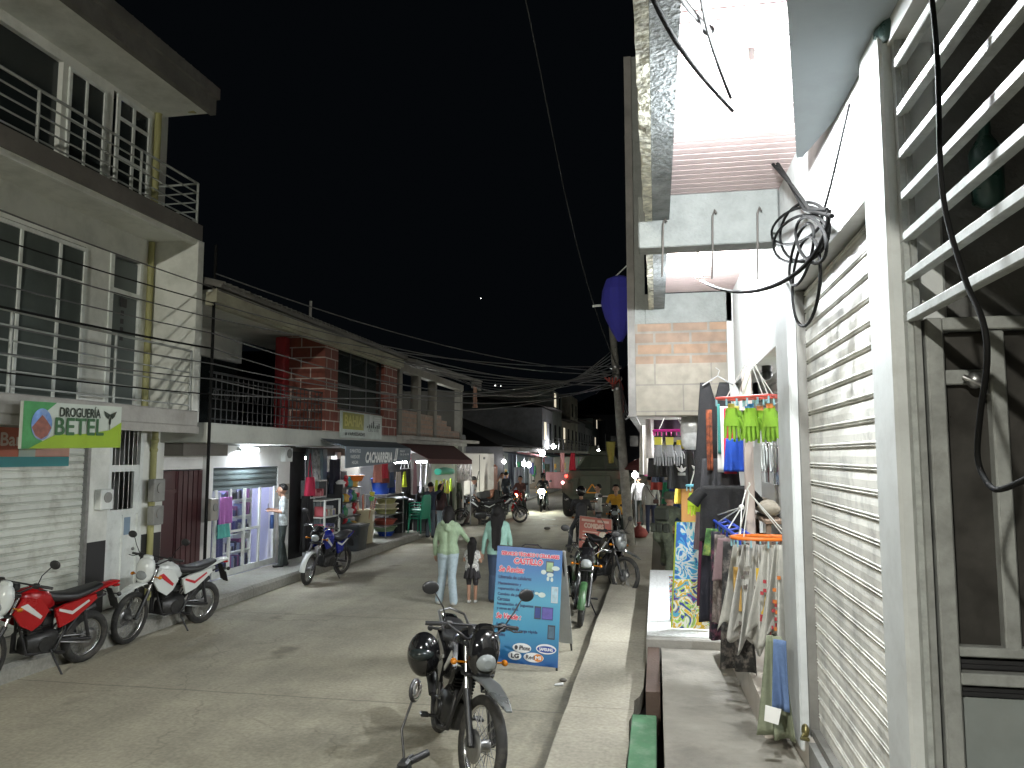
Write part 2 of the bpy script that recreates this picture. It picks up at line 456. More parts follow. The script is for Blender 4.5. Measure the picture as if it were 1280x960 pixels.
vm = N.new("ShaderNodeVectorMath"); vm.operation = 'MULTIPLY_ADD'; vm.inputs[1].default_value = (.9, .9, .9); L.new(wn_.outputs["Color"], vm.inputs[0]); L.new(g.outputs["Position"], vm.inputs[2]); L.new(vm.outputs[0], vo.inputs["Vector"])
ck = N.new("ShaderNodeMapRange"); ck.inputs[1].default_value = .0; ck.inputs[2].default_value = .006; ck.inputs[3].default_value = .78; ck.inputs[4].default_value = 1.0; L.new(vo.outputs["Distance"], ck.inputs[0])
oi = N.new("ShaderNodeTexNoise"); oi.inputs["Scale"].default_value = .9; oi.inputs["Detail"].default_value = 3; L.new(g.outputs["Position"], oi.inputs["Vector"])
oo = N.new("ShaderNodeMapRange"); oo.inputs[1].default_value = .66; oo.inputs[2].default_value = .72; oo.inputs[3].default_value = 1; oo.inputs[4].default_value = .6; L.new(oi.outputs[0], oo.inputs[0])
sp = N.new("ShaderNodeSeparateXYZ"); L.new(g.outputs["Position"], sp.inputs[0])
kd = N.new("ShaderNodeMath"); kd.operation = 'ADD'; kd.inputs[1].default_value = .86; L.new(sp.outputs[0], kd.inputs[0])
kk = N.new("ShaderNodeMath"); kk.operation = 'MULTIPLY_ADD'; kk.inputs[1].default_value = .5; L.new(wn_.outputs[0], kk.inputs[0]); L.new(kd.outputs[0], kk.inputs[2])
kg = N.new("ShaderNodeMapRange"); kg.inputs[1].default_value = -.05; kg.inputs[2].default_value = .22; kg.inputs[3].default_value = 1; kg.inputs[4].default_value = .5; L.new(kk.outputs[0], kg.inputs[0])
prev = r1.outputs[0]
for o_ in (ck.outputs[0], oo.outputs[0], kg.outputs[0]):
    mu = N.new("ShaderNodeMath"); mu.operation = 'MULTIPLY'; L.new(prev, mu.inputs[0]); L.new(o_, mu.inputs[1]); prev = mu.outputs[0]
cc = N.new("ShaderNodeCombineColor")
for i in range(3): L.new(prev, cc.inputs[i])
mx = N.new("ShaderNodeMix"); mx.data_type = 'RGBA'; mx.blend_type = 'MULTIPLY'; mx.inputs["Factor"].default_value = 1; L.new(src, mx.inputs["A"]); L.new(cc.outputs[0], mx.inputs["B"]); L.new(mx.outputs["Result"], b.inputs["Base Color"])
# left pavement: raised walk with a worn kerb nose, in two lengths either side of the side street
m = MB()
for y0, y1 in ((-10, 22.6), (22.6, 29.2), (36.6, 120)):
    zt = .2 if y1 <= 23 else .13
    m.prism([(-9.2, -.05), (-7.1, -.05), (-7.09, zt - .05), (-7.13, zt), (-9.2, zt)], y0, y1 - .003, 'y')
struct("sidewalk_left", m, walkl_m)
# right pavement, its street edge slightly uneven
m = MB(); edge = []
yy = -2.0
while yy < 110:
    edge.append((-.875 + random.uniform(-.010, .010), yy)); yy += random.uniform(.25, .8) if yy < 25 else 8
inner = [(-.15, 110)]
yy = 24
while yy > 8.6: inner.append((-.15 + random.uniform(-.004, .004), yy)); yy -= 1.1
for y_, x_ in ((8.2, -.17), (7.9, -.2), (7.75, -.25), (7.4, -.245), (7.15, -.28), (6.6, -.26), (6.2, -.27), (5.1, -.25), (5.0, -.01), (-2, -.01)): inner.append((x_, y_))
m.prism(edge + inner, -.05, .15)
struct("sidewalk_right", m, walk_m)
# open drain between the pavement and the ramp
m = MB()
m.quad((-.3, -2, -.012), (.02, -2, -.012), (.02, 14, -.012), (-.3, 14, -.012))
struct("drain_bed", m, black_gap)
# ramp rising towards the viewer beside the shops
def ramp_z(y): return .40 + (8.84 - y) * .062
m = MB()
prof = [(-1.5, -.05), (8.84, -.05), (8.84, .40), (6.6, ramp_z(6.6)), (3.9, .70), (-1.5, .70)]
m.prism(prof, .018, .86, 'x')
struct("ramp", m, ramp_m)
m = MB(); m.box(-.13, -.003, 7.2, 8.84, -.02, .40); m.box(-.14, -.004, 7.9, 8.3, -.02, .30)
struct("drain_wall", m, drain_m)
# tiled shop threshold of the second shop and its concrete nose
m = MB(); m.box(-.14, 1.6, 8.97, 14.0, -.04, .50); struct("tiled_threshold", m, tile_m)
m = MB(); m.bbox(-.15, 1.6, 8.84, 8.965, .2, .497, .015); struct("threshold_nose", m, concrete)
# floor of the first shop (step beside the ramp)
m = MB(); m.box(.69, 4.2, 5.63, 8.8, .1, .80); m.box(.862, 4.2, 5.0, 5.629, .1, .80); struct("shop_floor_step", m, mat("pale_floor_tile", (.52, .47, .41), .5, var=.1, dirt=(.3, .27, .23), dscale=3))
m = MB(); m.box(.862, 4.2, 8.8, 14.3, -.03, .48)
m.box(.862, 4.2, 14.3, 110, -.03, .10); m.box(.862, 4.2, -1.5, 5.0, .1, .80); struct("shop_plinth", m, grey_plaster)
# green painted board bridging the drain
m = MB(); m.bbox(-.25, -.038, 5.15, 7.12, .165, .225, .008)
single("green_plank", m, mat("worn_green_paint", (.10, .24, .13), .55, var=.2, scale=6, dirt=(.30, .36, .28), dscale=9, damt=.5),
       "worn green painted board bridging the drain at the foot of the ramp", "board")
# litter and stones on the road
def litter(px, py, sx, sy, col, name, lab, cat, z=0):
    p = onZ(px, py, z); m = MB()
    m.slab((p.x - sx, p.y - sy, z + .012), (p.x + sx, p.y - sy * .6, z + .02), (p.x + sx * .8, p.y + sy, z + .03), (p.x - sx * .9, p.y + sy * .8, z + .014), .008)
    single(name, m, mat("litter_" + name + str(col[0]), col, .7), lab, cat)
litter(699, 857, .05, .03, (.7, .7, .68), "paper_scrap", "small white paper scrap on the road beside the kerb below the blue board", "litter")
litter(686, 650, .28, .12, (.55, .55, .5), "paper_scrap", "white flattened wrapper lying mid street before the armoured vehicle", "litter")
litter(690, 658, .2, .05, (.45, .45, .4), "paper_scrap", "thin white strip of litter just nearer than the flattened wrapper", "litter")
for k, (px, py, s) in enumerate(((684, 662, .09), (735, 880, .03), (704, 852, .035))):
    p = onZ(px, py); m = MB(); m.sphere((p.x, p.y, s * .5), s, 8, 5, 0, (1.3, 1, .6))
    single("stone", m, dark_concrete, ("fist-sized stone on the road left of the green motorcycle", "pebble on the worn edge of the right pavement", "pebble beside the white paper scrap near the kerb")[k], "stone")
p = onZ(799, 672, .15); m = MB(); m.lathe([(.02, 0), (.2, .02), (.26, .12), (.2, .24), (.08, .32), (.03, .36), (.07, .44)], (p.x, p.y, .15), n=12)
single("rubbish_bag", m, cloth("pinkred_bag", (.42, .10, .09)), "knotted pinkish red bag left on the pavement behind the utility pole", "bag")
# ================================================================ LEFT SIDE: PHARMACY HOUSE
XF, XB = -8.1, -7.25
def windowset(parent, name, y0, y1, z0, z1, mull=(), trans=(), x=XF, fr=.06, glass=dark_glass, frame=white_metal, dep=.03):
    """window facing +x in the plane x: frame part with glass sub-part"""
    m = MB(); g = MB()
    g.box(x - .02, x + .005, y0 + fr * .5, y1 - fr * .5, z0 + fr * .5, z1 - fr * .5)
    m.box(x, x + dep, y0, y0 + fr, z0, z1); m.box(x, x + dep, y1 - fr, y1, z0, z1)
    m.box(x + .002, x + dep - .002, y0 + fr, y1 - fr, z0, z0 + fr); m.box(x + .002, x + dep - .002, y0 + fr, y1 - fr, z1 - fr, z1)
    for y in mull: m.box(x + .004, x + dep - .004, y - fr * .4, y + fr * .4, z0 + fr, z1 - fr)
    for z in trans: m.box(x + .006, x + dep - .006, y0 + fr, y1 - fr, z - fr * .4, z + fr * .4)
    f = part(name, m, frame, parent, True)
    gl = bpy.data.objects.new("pane", g.mesh("pane", glass)); sc.collection.objects.link(gl); gl.parent = f
    return f
def railing(parent, y0, y1, z0, z1, x, nrail, posts, mt=white_metal, r=.018, end=None):
    m = MB()
    for k in range(nrail):
        z = z1 - (z1 - z0 - .08) * k / (nrail - 1) if nrail > 1 else z1
        rr = r * 1.25 if k == 0 else r * .8
        m.cyl((x, y0, z), (x, y1, z), rr, n=8)
        if end is not None: m.cyl((x, y1, z), (end, y1, z), rr, n=8)
    for y in posts: m.cyl((x, y, z0), (x, y, z1 - .003), r * 1.3, n=8)
    return part("railing", m, mt, parent, True)

rail_m = mat("dull_rail_metal", (.34, .36, .34), .45, var=.15, dirt=(.2, .2, .18), dscale=5, damt=.4)
A = thing("pharmacy_house", "three storey white house with long rails on two balconies above the pharmacy", "house", (-9, 7.5, 0))
m = MB()
xw = -13.5
# wall panels around the openings (front wall in plane x = XF, 0.2 thick)
def wallp(m, y0, y1, z0, z1, x=XF, t=.2): m.box(x - t, x, y0, y1, z0, z1)
# ground storey
wallp(m, 1.0, 5.2, .1, 2.97); wallp(m, 9.9, 10.32, .1, 2.97); wallp(m, 11.1, 11.62, .1, 2.97)
wallp(m, 5.2, 9.9, 2.62, 2.97); wallp(m, 10.32, 11.1, 2.9, 2.97)
# first floor
wallp(m, 1.0, 5.9, 3.22, 6.0); wallp(m, 5.9, 9.62, 5.52, 6.0); wallp(m, 9.62, 10.12, 3.22, 6.0); wallp(m, 10.12, 10.86, 5.6, 6.0)
wallp(m, 10.86, 11.62, 3.22, 6.0)
# top floor
wallp(m, 1.0, 3.4, 6.2, 8.7); wallp(m, 3.4, 9.0, 8.02, 8.7); wallp(m, 9.0, 10.02, 6.2, 8.7)
wallp(m, 10.02, 10.95, 8.1, 8.7); wallp(m, 10.95, 11.35, 6.2, 8.7)
m.box(xw, XF - .2, 11.42, 11.62, 0, 8.7); m.box(xw, XF - .2, 1.0, 1.2, 0, 8.7); m.box(xw - .2, xw, 1.0, 11.62, 0, 8.7)
# rear of the rooms
part("wall", m, white_wall, A, True)
m = MB()
m.box(XF - 1.6, XF - 1.55, 1.2, 11.4, .1, 2.9); m.box(XF - 1.6, XF - 1.55, 1.2, 11.4, 3.3, 5.85); m.box(XF - 2.2, XF - 2.15, 1.2, 11.4, 6.3, 8.6)
part("room_backing", m, black_gap, A, True)
m = MB(); m.bbox(xw, XB, 1.0, 11.24, 2.97, 3.22, .02); m.box(XB - .1, XB - .02, 1.0, 11.3, 2.86, 2.97)
part("balcony_slab", m, concrete, A, True)
m = MB(); m.bbox(xw, XB, 1.0, 11.12, 6.0, 6.23, .02); m.box(XB - .14, XB - .05, 5.0, 11.1, 5.93, 6.0)
part("balcony_slab", m, white_wall, A, True)
m = MB(); m.box(XB, XB + .03, 1.0, 11.12, 5.99, 6.24); part("slab_fascia", m, dark_concrete, A, True)
m = MB(); m.box(XF, XB - .01, 11.08, 11.235, 3.222, 5.998); part("fin_wall", m, white_wall, A, True)
# sloping eaves and roof sheets
m = MB(); m.box(-8.1 + .002, -7.2, 1.0, 11.16, 8.17, 8.25)
part("soffit", m, white_wall, A, True)
m = MB(); m.slab((-7.12, .9, 8.60), (-7.12, 11.22, 8.60), (-10.6, 11.22, 9.86), (-10.6, .9, 9.86), .10)
m.box(-7.2, -7.10, .95, 11.18, 8.14, 8.585); m.box(-7.12, -7.04, .95, 11.19, 8.40, 8.584)
for k in range(52):
    y = 1.0 + k * .197; m.cyl((-7.10, y, 8.61), (-10.6, y, 9.88), .03, n=6)
m.prism([(-7.21, 8.26), (-8.3, 8.26), (-8.3, 9.0), (-7.21, 8.60)], 11.10, 11.165, 'y')
part("roof", m, roof_grey, A, True)
railing(A, 1.0, 11.05, 6.23, 6.93, XB - .04, 5, (3.4, 5.3, 7.75, 9.65, 11.05), rail_m, r=.016, end=XF)
railing(A, 1.0, 11.04, 3.22, 4.17, XB - .04, 6, (3.3, 5.4, 7.55, 9.3, 11.04), rail_m, r=.015)
windowset(A, "window_wall", 5.9, 9.62, 3.24, 5.5, (7.35, 8.45, 9.12), (4.98,), fr=.055, glass=mat("curtained_glass", (.085, .10, .092), .15, var=.15, scale=2))
windowset(A, "window", 9.1, 9.85, 6.6, 8.0, (9.45,), (7.25,), fr=.05)
windowset(A, "balcony_door", 10.08, 10.9, 6.2, 8.08, (10.48,), (7.72, 7.1), fr=.07)
# wide dark opening of the top floor
m = MB(); m.box(XF - .1, XF - .08, 3.4, 9.0, 6.2, 8.02); part("sliding_glass", m, dark_glass, A, True)
# grey door of the first floor
m = MB(); m.box(XF - .08, XF - .03, 10.2, 10.8, 3.27, 4.98); m.box(XF - .08, XF - .04, 10.2, 10.8, 5.06, 5.55)
d = part("door", m, mat("grey_green_door", (.10, .12, .115), .5), A, True)
m = MB(); m.box(XF - .1, XF + .02, 10.12, 10.2, 3.26, 5.6); m.box(XF - .1, XF + .02, 10.8, 10.86, 3.26, 5.6); m.box(XF - .1, XF + .018, 10.2, 10.8, 4.98, 5.06)
m2 = MB()
for k in range(4): m2.box(XF - .03, XF - .018, 10.44, 10.5, 4.28 + k * .13, 4.36 + k * .13)
m2.bbox(XF - .03, XF - .005, 10.4, 10.55, 4.8, 4.95)
o = bpy.data.objects.new("louvre", m2.mesh("louvre", black_paint)); sc.collection.objects.link(o); o.parent = d
part("door_frame", m, white_metal, A, True)
# ground floor roller shutter
def shutter_profile(z0, z1, x, pitch, dep, flip=1):
    pr = []; z = z0
    while z < z1:
        for o, dz in ((0, 0), (0, .62), (-dep, .68), (-dep, .76), (dep * .3, .82), (dep * .3, .9), (-dep, .95)):
            zz = z + dz * pitch
            if zz <= z1: pr.append((x + flip * o, zz))
        z += pitch
    return pr
m = MB(); m.extr(shutter_profile(.22, 2.62, XF - .04, .105, .018), 5.2, 9.9)
part("roller_shutter", m, shutter_white, A, True)
for a_, b_ in ((9.84, 9.9), (5.16, 5.24)): m = MB(); m.box(XF - .06, XF + .022, a_, b_, .2, 2.62); part("shutter_guide", m, steel, A, True)
# street door with barred lights
m = MB(); m.box(XF - .06, XF - .03, 10.36, 11.06, .22, 1.62); m.box(XF - .05, XF, 10.32, 10.38, .22, 2.9); m.box(XF - .05, XF, 11.02, 11.1, .22, 2.9)
m.box(XF - .05, XF - .004, 10.38, 11.02, 2.26, 2.36); m.box(XF - .05, XF - .004, 10.38, 11.02, 1.6, 1.68); m.box(XF - .03, XF - .01, 10.68, 10.7, .25, 1.6)
m.box(XF - .05, XF - .006, 10.9, 11.02, 1.68, 2.26)
d = part("street_door", m, white_metal, A, True)
m = MB()
for k in range(4): m.cyl((XF - .02, 10.46 + k * .11, 1.68), (XF - .02, 10.46 + k * .11, 2.26), .008, n=6)
for k in range(6): m.cyl((XF - .02, 10.46 + k * .1, 2.36), (XF - .02, 10.46 + k * .1, 2.9), .007, n=6)
m.sphere((XF - .01, 10.95, 1.05), .025, 8, 6)
o = bpy.data.objects.new("bars", m.mesh("bars", steel)); sc.collection.objects.link(o); o.parent = d
m = MB(); m.box(XF - .029, XF - .024, 10.74, 10.88, 1.28, 1.55)
o = bpy.data.objects.new("notice", m.mesh("notice", mat("blue_notice_paper", (.22, .30, .38), .7))); sc.collection.objects.link(o); o.parent = d
m = MB(); m.box(XF, XF + .012, 9.92, 10.3, .2, 1.25); part("dado", m, black_paint, A, True)
m = MB(); m.box(XF, XF + .012, 11.12, 11.6, .2, 1.25); part("dado", m, black_paint, A, True)
# lintel above the maroon door recess, between the two houses
m = MB(); m.box(XF - .2, XF + .35, 11.623, 12.98, 2.5, 2.71); part("lintel", m, dark_concrete, A, True)

def pipe(name, pts, r, mt, lab, cat="pipe", parent=None):
    m = MB(); m.tube(pts, r, 10)
    for p in pts[1:-1]: m.sphere(p, r * 1.3, 8, 6)
    return single(name, m, mt, lab, cat)
pipe("drain_pipe", [(XF + .05, 11.28, .2), (XF + .05, 11.28, 2.6), (XF + .12, 11.2, 2.75), (XF + .12, 11.2, 2.94)], .05, yellow_pipe, "lower yellow drain pipe beside the white street door")
pipe("drain_pipe", [(XF + .05, 11.0, 3.24), (XF + .05, 11.0, 5.98)], .05, yellow_pipe, "middle length of yellow drain pipe between the two balconies")
pipe("drain_pipe", [(XF + .05, 11.02, 6.24), (XF + .05, 11.02, 8.2), (XF + .12, 11.06, 8.3), (-7.4, 11.06, 8.2)], .055, yellow_pipe, "upper yellow drain pipe bending out under the roof eaves")
# meter boxes
def meter(y, z, w, h, x=XF, mt=None, lab="", d_=.12):
    t = thing("meter_box", lab, "meter box", (x, y, z))
    m = MB(); m.bbox(0, d_, -w / 2, w / 2, -h / 2, h / 2, .012); part("case", m, mt or white_metal, t)
    m = MB(); m.cyl((d_, 0, h * .1), (d_ + .02, 0, h * .1), w * .3, n=14); part("dial", m, grey_plaster, t)
meter(10.16, 1.86, .26, .3, lab="square white meter box on the pillar left of the street door")
meter(11.22, 1.95, .28, .36, x=XF + .11, mt=grey_plaster, lab="upper grey meter box on the yellow drain pipe")
meter(11.22, 1.55, .26, .3, x=XF + .11, mt=grey_plaster, lab="lower grey meter box on the yellow drain pipe")

# ---- pharmacy sign hanging from the balcony edge
def sign(name, lab, O, U, V, bg, t=.04, frame=None):
    B = Board(O, U, V); th = thing(name, lab, "sign", O)
    part("board", B.back(t), bg, th, True)
    return B, th
B, th = sign("pharmacy_sign", "green and white pharmacy sign reading DROGUERÍA BETEL hanging under the balcony", (-7.0, 7.48, 2.58), (0, 1.62, .03), (0, 0, .54), mat("sign_white", (.44, .48, .42), .4, var=.04))
m = MB(); B.poly(m, [(.0, 0), (.25, 0), (.10, .35), (.16, .7), (.3, 1), (0, 1)]); part("leaf_panel", m, mat("sign_dark_green", (.05, .22, .07), .4, var=.3, scale=6), th, True)
m = MB(); B.poly(m, [(.06, .0), (1, 0), (1, .62), (.86, .42), (.62, .33), (.3, .30), (.12, .08)], .006); part("lime_panel", m, mat("sign_lime", (.24, .36, .02), .4, var=.1), th, True)
m = MB(); B.oval(m, .165, .52, .095, .34, .010); part("round_emblem", m, mat("emblem_blue", (.12, .22, .45), .4, var=.5, scale=5, dirt=(.4, .4, .42), dscale=6), th, True)
m = MB(); B.poly(m, [(.075, .45), (.13, .62), (.165, .72), (.21, .6), (.255, .45), (.22, .28), (.165, .2), (.11, .28)], .012); part("emblem_hills", m, mat("emblem_brown", (.20, .07, .05), .5, var=.4, scale=12), th, True)
m = MB(); B.text(m, "DROGUERÍA", .33, .70, .75, .96, .012, bold=.004)
part("lettering", m, mat("sign_black_ink", (.02, .03, .02), .5), th, True)
m = MB(); B.text(m, "BETEL", .29, .30, .79, .67, .014, bold=.006)
part("lettering", m, mat("sign_green_ink", (.03, .10, .035), .5), th, True)
m = MB(); B.oval(m, .86, .63, .012, .09, .012); B.rect(m, .856, .42, .864, .8, .012)
for sgn in (-1, 1): B.poly(m, [(.86, .80), (.86 + sgn * .075, .88), (.86 + sgn * .05, .74), (.86 + sgn * .02, .68)][::sgn], .0125)
part("serpent_emblem", m, mat("sign_black_ink", (.02, .03, .02), .5), th, True)
m = MB(); B.text(m, "SERVICIO A DOMICILIO", .36, .13, .84, .20, .012); part("small_lettering", m, mat("sign_green_ink", (.03, .10, .035), .5), th, True) if False else None
# banner behind it, fixed on the shutter box
B, th = sign("bank_banner", "orange, pink and teal banner reading Banco on the pharmacy shutter", (XF + .06, 6.7, 2.36), (0, 2.72, .0), (0, 0, .5), mat("banner_orange", (.42, .12, .07), .6, var=.1))
m = MB(); B.rect(m, 0, 0, 1, .26, .006); part("teal_band", m, mat("banner_teal", (.04, .22, .23), .6), th, True)
m = MB(); B.rect(m, .78, .28, 1, .50, .006); part("pink_panel", m, mat("banner_pink", (.50, .28, .22), .6), th, True)
m = MB(); B.rect(m, .68, .26, .78, .50, .007); part("pale_panel", m, mat("banner_pale", (.35, .42, .36), .6), th, True)
m = MB(); B.text(m, "Banco", .575, .54, .79, .86, .01, bold=.006); part("lettering", m, mat("banner_letter", (.62, .52, .46), .6), th, True)

# ================================================================ LEFT SIDE: BLOCK-TILE HOUSE
Bh = thing("tiled_house", "two storey house with red block tiles, red column and grey eaves over two shops", "house", (-9.5, 16, 0))
m = MB()
wallp(m, 12.98, 13.1, .1, 2.7); wallp(m, 15.6, 16.15, .1, 2.7); wallp(m, 13.1, 15.6, 2.28, 2.7); wallp(m, 11.63, 12.98, 2.26, 2.7, XF - .15)
m.box(xw, -9.7, 11.63, 20.9, .1, 2.7)
part("ground_wall", m, white_clean, Bh, True)
m = MB(); wallp(m, 16.15, 16.5, .1, 2.72, XF - .05); wallp(m, 16.5, 20.9, 2.5, 2.7, XF - .05); m.box(-9.69, -8.3, 20.75, 20.9, .1, 2.7); part("shop_wall", m, dark_concrete, Bh, True)
m = MB(); m.bbox(xw, XB, 11.5, 20.9, 2.72, 3.05, .015); part("balcony_slab", m, mat("dirty_white_slab", (.42, .43, .39), .8, var=.15, dirt=(.2, .2, .18), damt=.6), Bh, True)
m = MB(); m.box(XB - .2, XB, 16.0, 16.72, 3.053, 5.2); m.box(XB - .2, XB, 19.82, 20.88, 3.053, 5.2); m.box(XB - .2, XB, 16.72, 19.82, 3.053, 3.58); m.box(XB - .2, XB, 16.72, 19.82, 5.12, 5.2)
part("tiled_front", m, brick_tile, Bh, True)
m = MB(); m.box(-8.35, XB - .2, 15.998, 16.2, 3.053, 5.2); part("tiled_side", m, brick_tile_x, Bh, True)
windowset(Bh, "window", 16.72, 19.82, 3.58, 5.12, (17.7, 18.75), (4.2,), x=XB - .12, fr=.05, frame=black_paint)
m = MB(); m.bbox(-8.32, -8.08, 15.72, 15.96, 3.053, 5.15, .02); part("column", m, red_paint, Bh, True)
# recessed terrace: dark openings, white header, side wall
m = MB(); m.box(-9.6, -9.4, 11.63, 16.2, 4.62, 5.2); m.box(-9.6, -9.4, 11.63, 11.9, 3.05, 4.62); m.box(-9.6, -9.4, 14.1, 14.2, 3.05, 4.62)
m.box(-9.4, -7.5, 11.45, 11.6, 3.05, 5.0)
part("terrace_wall", m, white_wall, Bh, True)
m = MB(); m.box(-9.58, -9.5, 11.9, 14.1, 3.05, 4.62); m.box(-9.58, -9.5, 14.2, 16.2, 3.05, 4.62); part("terrace_glazing", m, dark_glass, Bh, True)
m = MB(); m.bbox(-7.65, -7.5, 11.5, 11.65, 3.05, 5.05, .01); part("corner_post", m, white_metal, Bh, True)
m = MB(); m.box(-9.6, XB + .02, 11.45, 20.9, 5.2, 5.26); part("ceiling", m, white_wall, Bh, True)
m = MB(); m.slab((-6.95, 11.3, 5.32), (-6.95, 20.95, 5.32), (-12, 20.95, 6.6), (-12, 11.3, 6.6), .07)
for k in range(49):
    y = 11.35 + k * .197; m.cyl((-6.93, y, 5.33), (-12, y, 6.615), .028, n=6)
part("roof", m, roof_grey, Bh, True)
m = MB(); m.box(XB - .02, XB + .1, 11.35, 20.92, 4.98, 5.2); m.box(XB + .1, XB + .18, 11.35, 20.92, 5.03, 5.25)
part("eaves_beam", m, mat("dirty_cream_beam", (.36, .35, .26), .8, var=.25, dirt=(.12, .11, .09), damt=.7), Bh, True)
m = MB(); m.cyl((-8.2, 17.2, 5.6), (-8.2, 17.2, 6.25), .035, n=8); part("roof_stub", m, concrete, Bh, True)
# wrought-iron railing of the terrace
m = MB()
for k in range(5): m.cyl((XB - .05, 11.6, 3.12 + .17 * k), (XB - .05, 16.0, 3.12 + .17 * k), .011, n=6)
for k in range(26): m.cyl((XB - .05, 11.62 + k * .175, 3.06), (XB - .05, 11.62 + k * .175, 3.88), .009, n=6)
for k in range(13):
    c = Vector((XB - .05, 11.8 + k * .34, 3.55)); m.tube([c + Vector((0, .07 * math.cos(t), .09 * math.sin(t))) for t in [2 * PI * i / 12 for i in range(12)]], .008, 5, closed=True)
m.cyl((XB - .05, 11.6, 3.9), (XB - .05, 16.0, 3.9), .02, n=8)
part("railing", m, black_paint, Bh, True)
# maroon street door in the recess
m = MB(); m.box(XF - .2, XF - .16, 11.66, 12.2, .2, 2.24)
for k in range(5): m.box(XF - .15, XF - .13, 12.24 + k * .15, 12.36 + k * .15, .22, 2.24)
m.box(XF - .17, XF - .15, 12.2, 12.96, .2, 2.24); m.box(XF - .16, XF - .12, 11.64, 11.72, .2, 2.24); m.box(XF - .158, XF - .122, 11.72, 12.2, 1.86, 1.92)
part("maroon_door", m, maroon, Bh, True)
# open white shop: dark shutter rolled half down, glass front, lit inside
m = MB(); m.extr(shutter_profile(1.84, 2.28, XF - .02, .11, .02), 13.1, 15.6); part("roller_shutter", m, shutter_grey, Bh, True)
inner = mat("shop_interior_white", (.62, .64, .74), .6, var=.05)
m = MB(); m.box(XF - 1.55, XF - 1.5, 13.1, 15.6, .2, 2.7); m.box(XF - 1.5, XF - .2, 13.05, 13.1, .2, 2.7); m.box(XF - 1.5, XF - .2, 15.6, 15.65, .2, 2.7)
m.box(XF - 1.5, XF - .2, 13.1, 15.6, 2.5, 2.55); m.box(XF - 1.5, XF + .02, 13.1, 15.6, .17, .21)
part("shop_room", m, inner, Bh, True)
m = MB()
def vbar(y, z0=.22, z1=1.86, w=.03, x=XF): m.box(x - .03, x + .01, y - w, y + w, z0, z1)
vbar(13.22, w=.04); vbar(13.72); vbar(14.25, w=.035); vbar(15.50, w=.06); m.box(XF - .028, XF + .008, 13.22, 15.5, .22, .34)
m.box(XF - .027, XF + .007, 13.26, 14.9, 1.02, 1.07); vbar(14.85, w=.028)
gf = part("glass_front", m, white_metal, Bh, True)
glz = mat("shop_glass", (.9, .95, 1), .03, var=0, alpha=.035)
m = MB(); m.quad((XF - .01, 13.26, .34), (XF - .01, 14.82, .34), (XF - .01, 14.82, 1.84), (XF - .01, 13.26, 1.84))
o = bpy.data.objects.new("pane", m.mesh("pane", glz)); sc.collection.objects.link(o); o.parent = gf
# meters between the shops, wall box, tube lamp
meter(15.86, 2.52, .34, .30, x=XF, lab="white box high on the wall right of the lit white shop")
meter(15.78, 1.72, .30, .34, x=XF, mt=mat("beige_meter", (.35, .33, .29), .6), lab="beige meter box on the pillar above the standing man")
meter(13.0, 1.52, .24, .40, x=XF, mt=mat("beige_meter", (.35, .33, .29), .6), lab="beige meter box on the left pillar of the lit white shop")
def bulb_mat(name, col, e): return mat(name, col, .5, var=0, emis=e, ecol=col)
def bulb(p, r, e, col, lab, name="bulb_lamp", cat="lamp", group=None, up=.12, cone=True):
    t = thing(name, lab, cat, p, 0, group)
    m = MB(); m.sphere((0, 0, 0), r, 12, 8); part("bulb", m, bulb_mat("glow_%s_%g" % (("%.2f" % col[2]), e), col, e), t)
    m = MB(); m.cyl((0, 0, r * .8), (0, 0, r * .8 + up * .5), r * .55, n=10)
    m.cyl((0, 0, r * .8 + up * .5), (0, 0, r * .8 + up), r * .3, n=8); part("socket", m, white_clean, t)
    return t
t = thing("tube_lamp", "bright white tube lamp over the entrance of the white shop", "lamp", (XF + .08, 14.2, 2.62))
m = MB(); m.cyl((0.03, -.3, 0), (0.03, .3, 0), .022, n=10); part("tube", m, bulb_mat("tube_glow", (.85, .93, 1), 420), t)
m = MB(); m.box(-.07, 0, -.33, .33, -.02, .05); m.box(0, .05, -.33, -.305, -.03, .03); m.box(0, .05, .305, .33, -.03, .03); part("fitting", m, white_metal, t)
# two lights on the shop's ceiling
t = thing("ceiling_tube", "violet-white tube lamp inside the white shop with the glass front", "lamp", (XF - .8, 14.4, 2.44))
m = MB(); m.cyl((0, -.55, 0), (0, .55, 0), .03, n=10); part("tube", m, bulb_mat("violet_tube_glow", (.70, .72, 1), 75), t)
m = MB(); m.box(-.06, .06, -.58, .58, .031, .06); part("fitting", m, white_metal, t)
# shelving with wares seen through the glass
t = thing("shop_shelf", "white shelves stacked with small boxed wares inside the white shop", "shelf", (XF - .36, 14.35, .21))
m = MB()
for k in range(5): m.box(-.2, .2, -.7, .45, .05 + .34 * k, .07 + .34 * k)
m.box(-.2, .2, -.72, -.7, 0, 1.6); m.box(-.2, .2, .45, .47, 0, 1.6)
part("frame", m, white_metal, t)
cols = [(.08, .09, .3), (.4, .42, .5), (.04, .04, .12), (.25, .3, .55), (.5, .5, .55), (.3, .1, .3)]
for ci, c in enumerate(cols):
    m = MB()
    for k in range(5):
        y = -.66 + ci * .04
        while y < .4:
            w = random.uniform(.06, .14)
            if random.random() < .38: m.bbox(random.uniform(-.05, .02), .17, y, y + w, .072 + .34 * k, .072 + .34 * k + random.uniform(.1, .25), .008)
            y += w + random.uniform(.02, .1)
    part("boxed_goods", m, plastic("ware%d" % ci, c), t)
m = MB(); m.box(XF - 1.3, XF - .8, 14.55, 15.2, .211, 1.0); single("shop_counter", m, mat("pale_counter", (.4, .42, .48), .4), "pale waist-high counter inside the white shop", "counter")
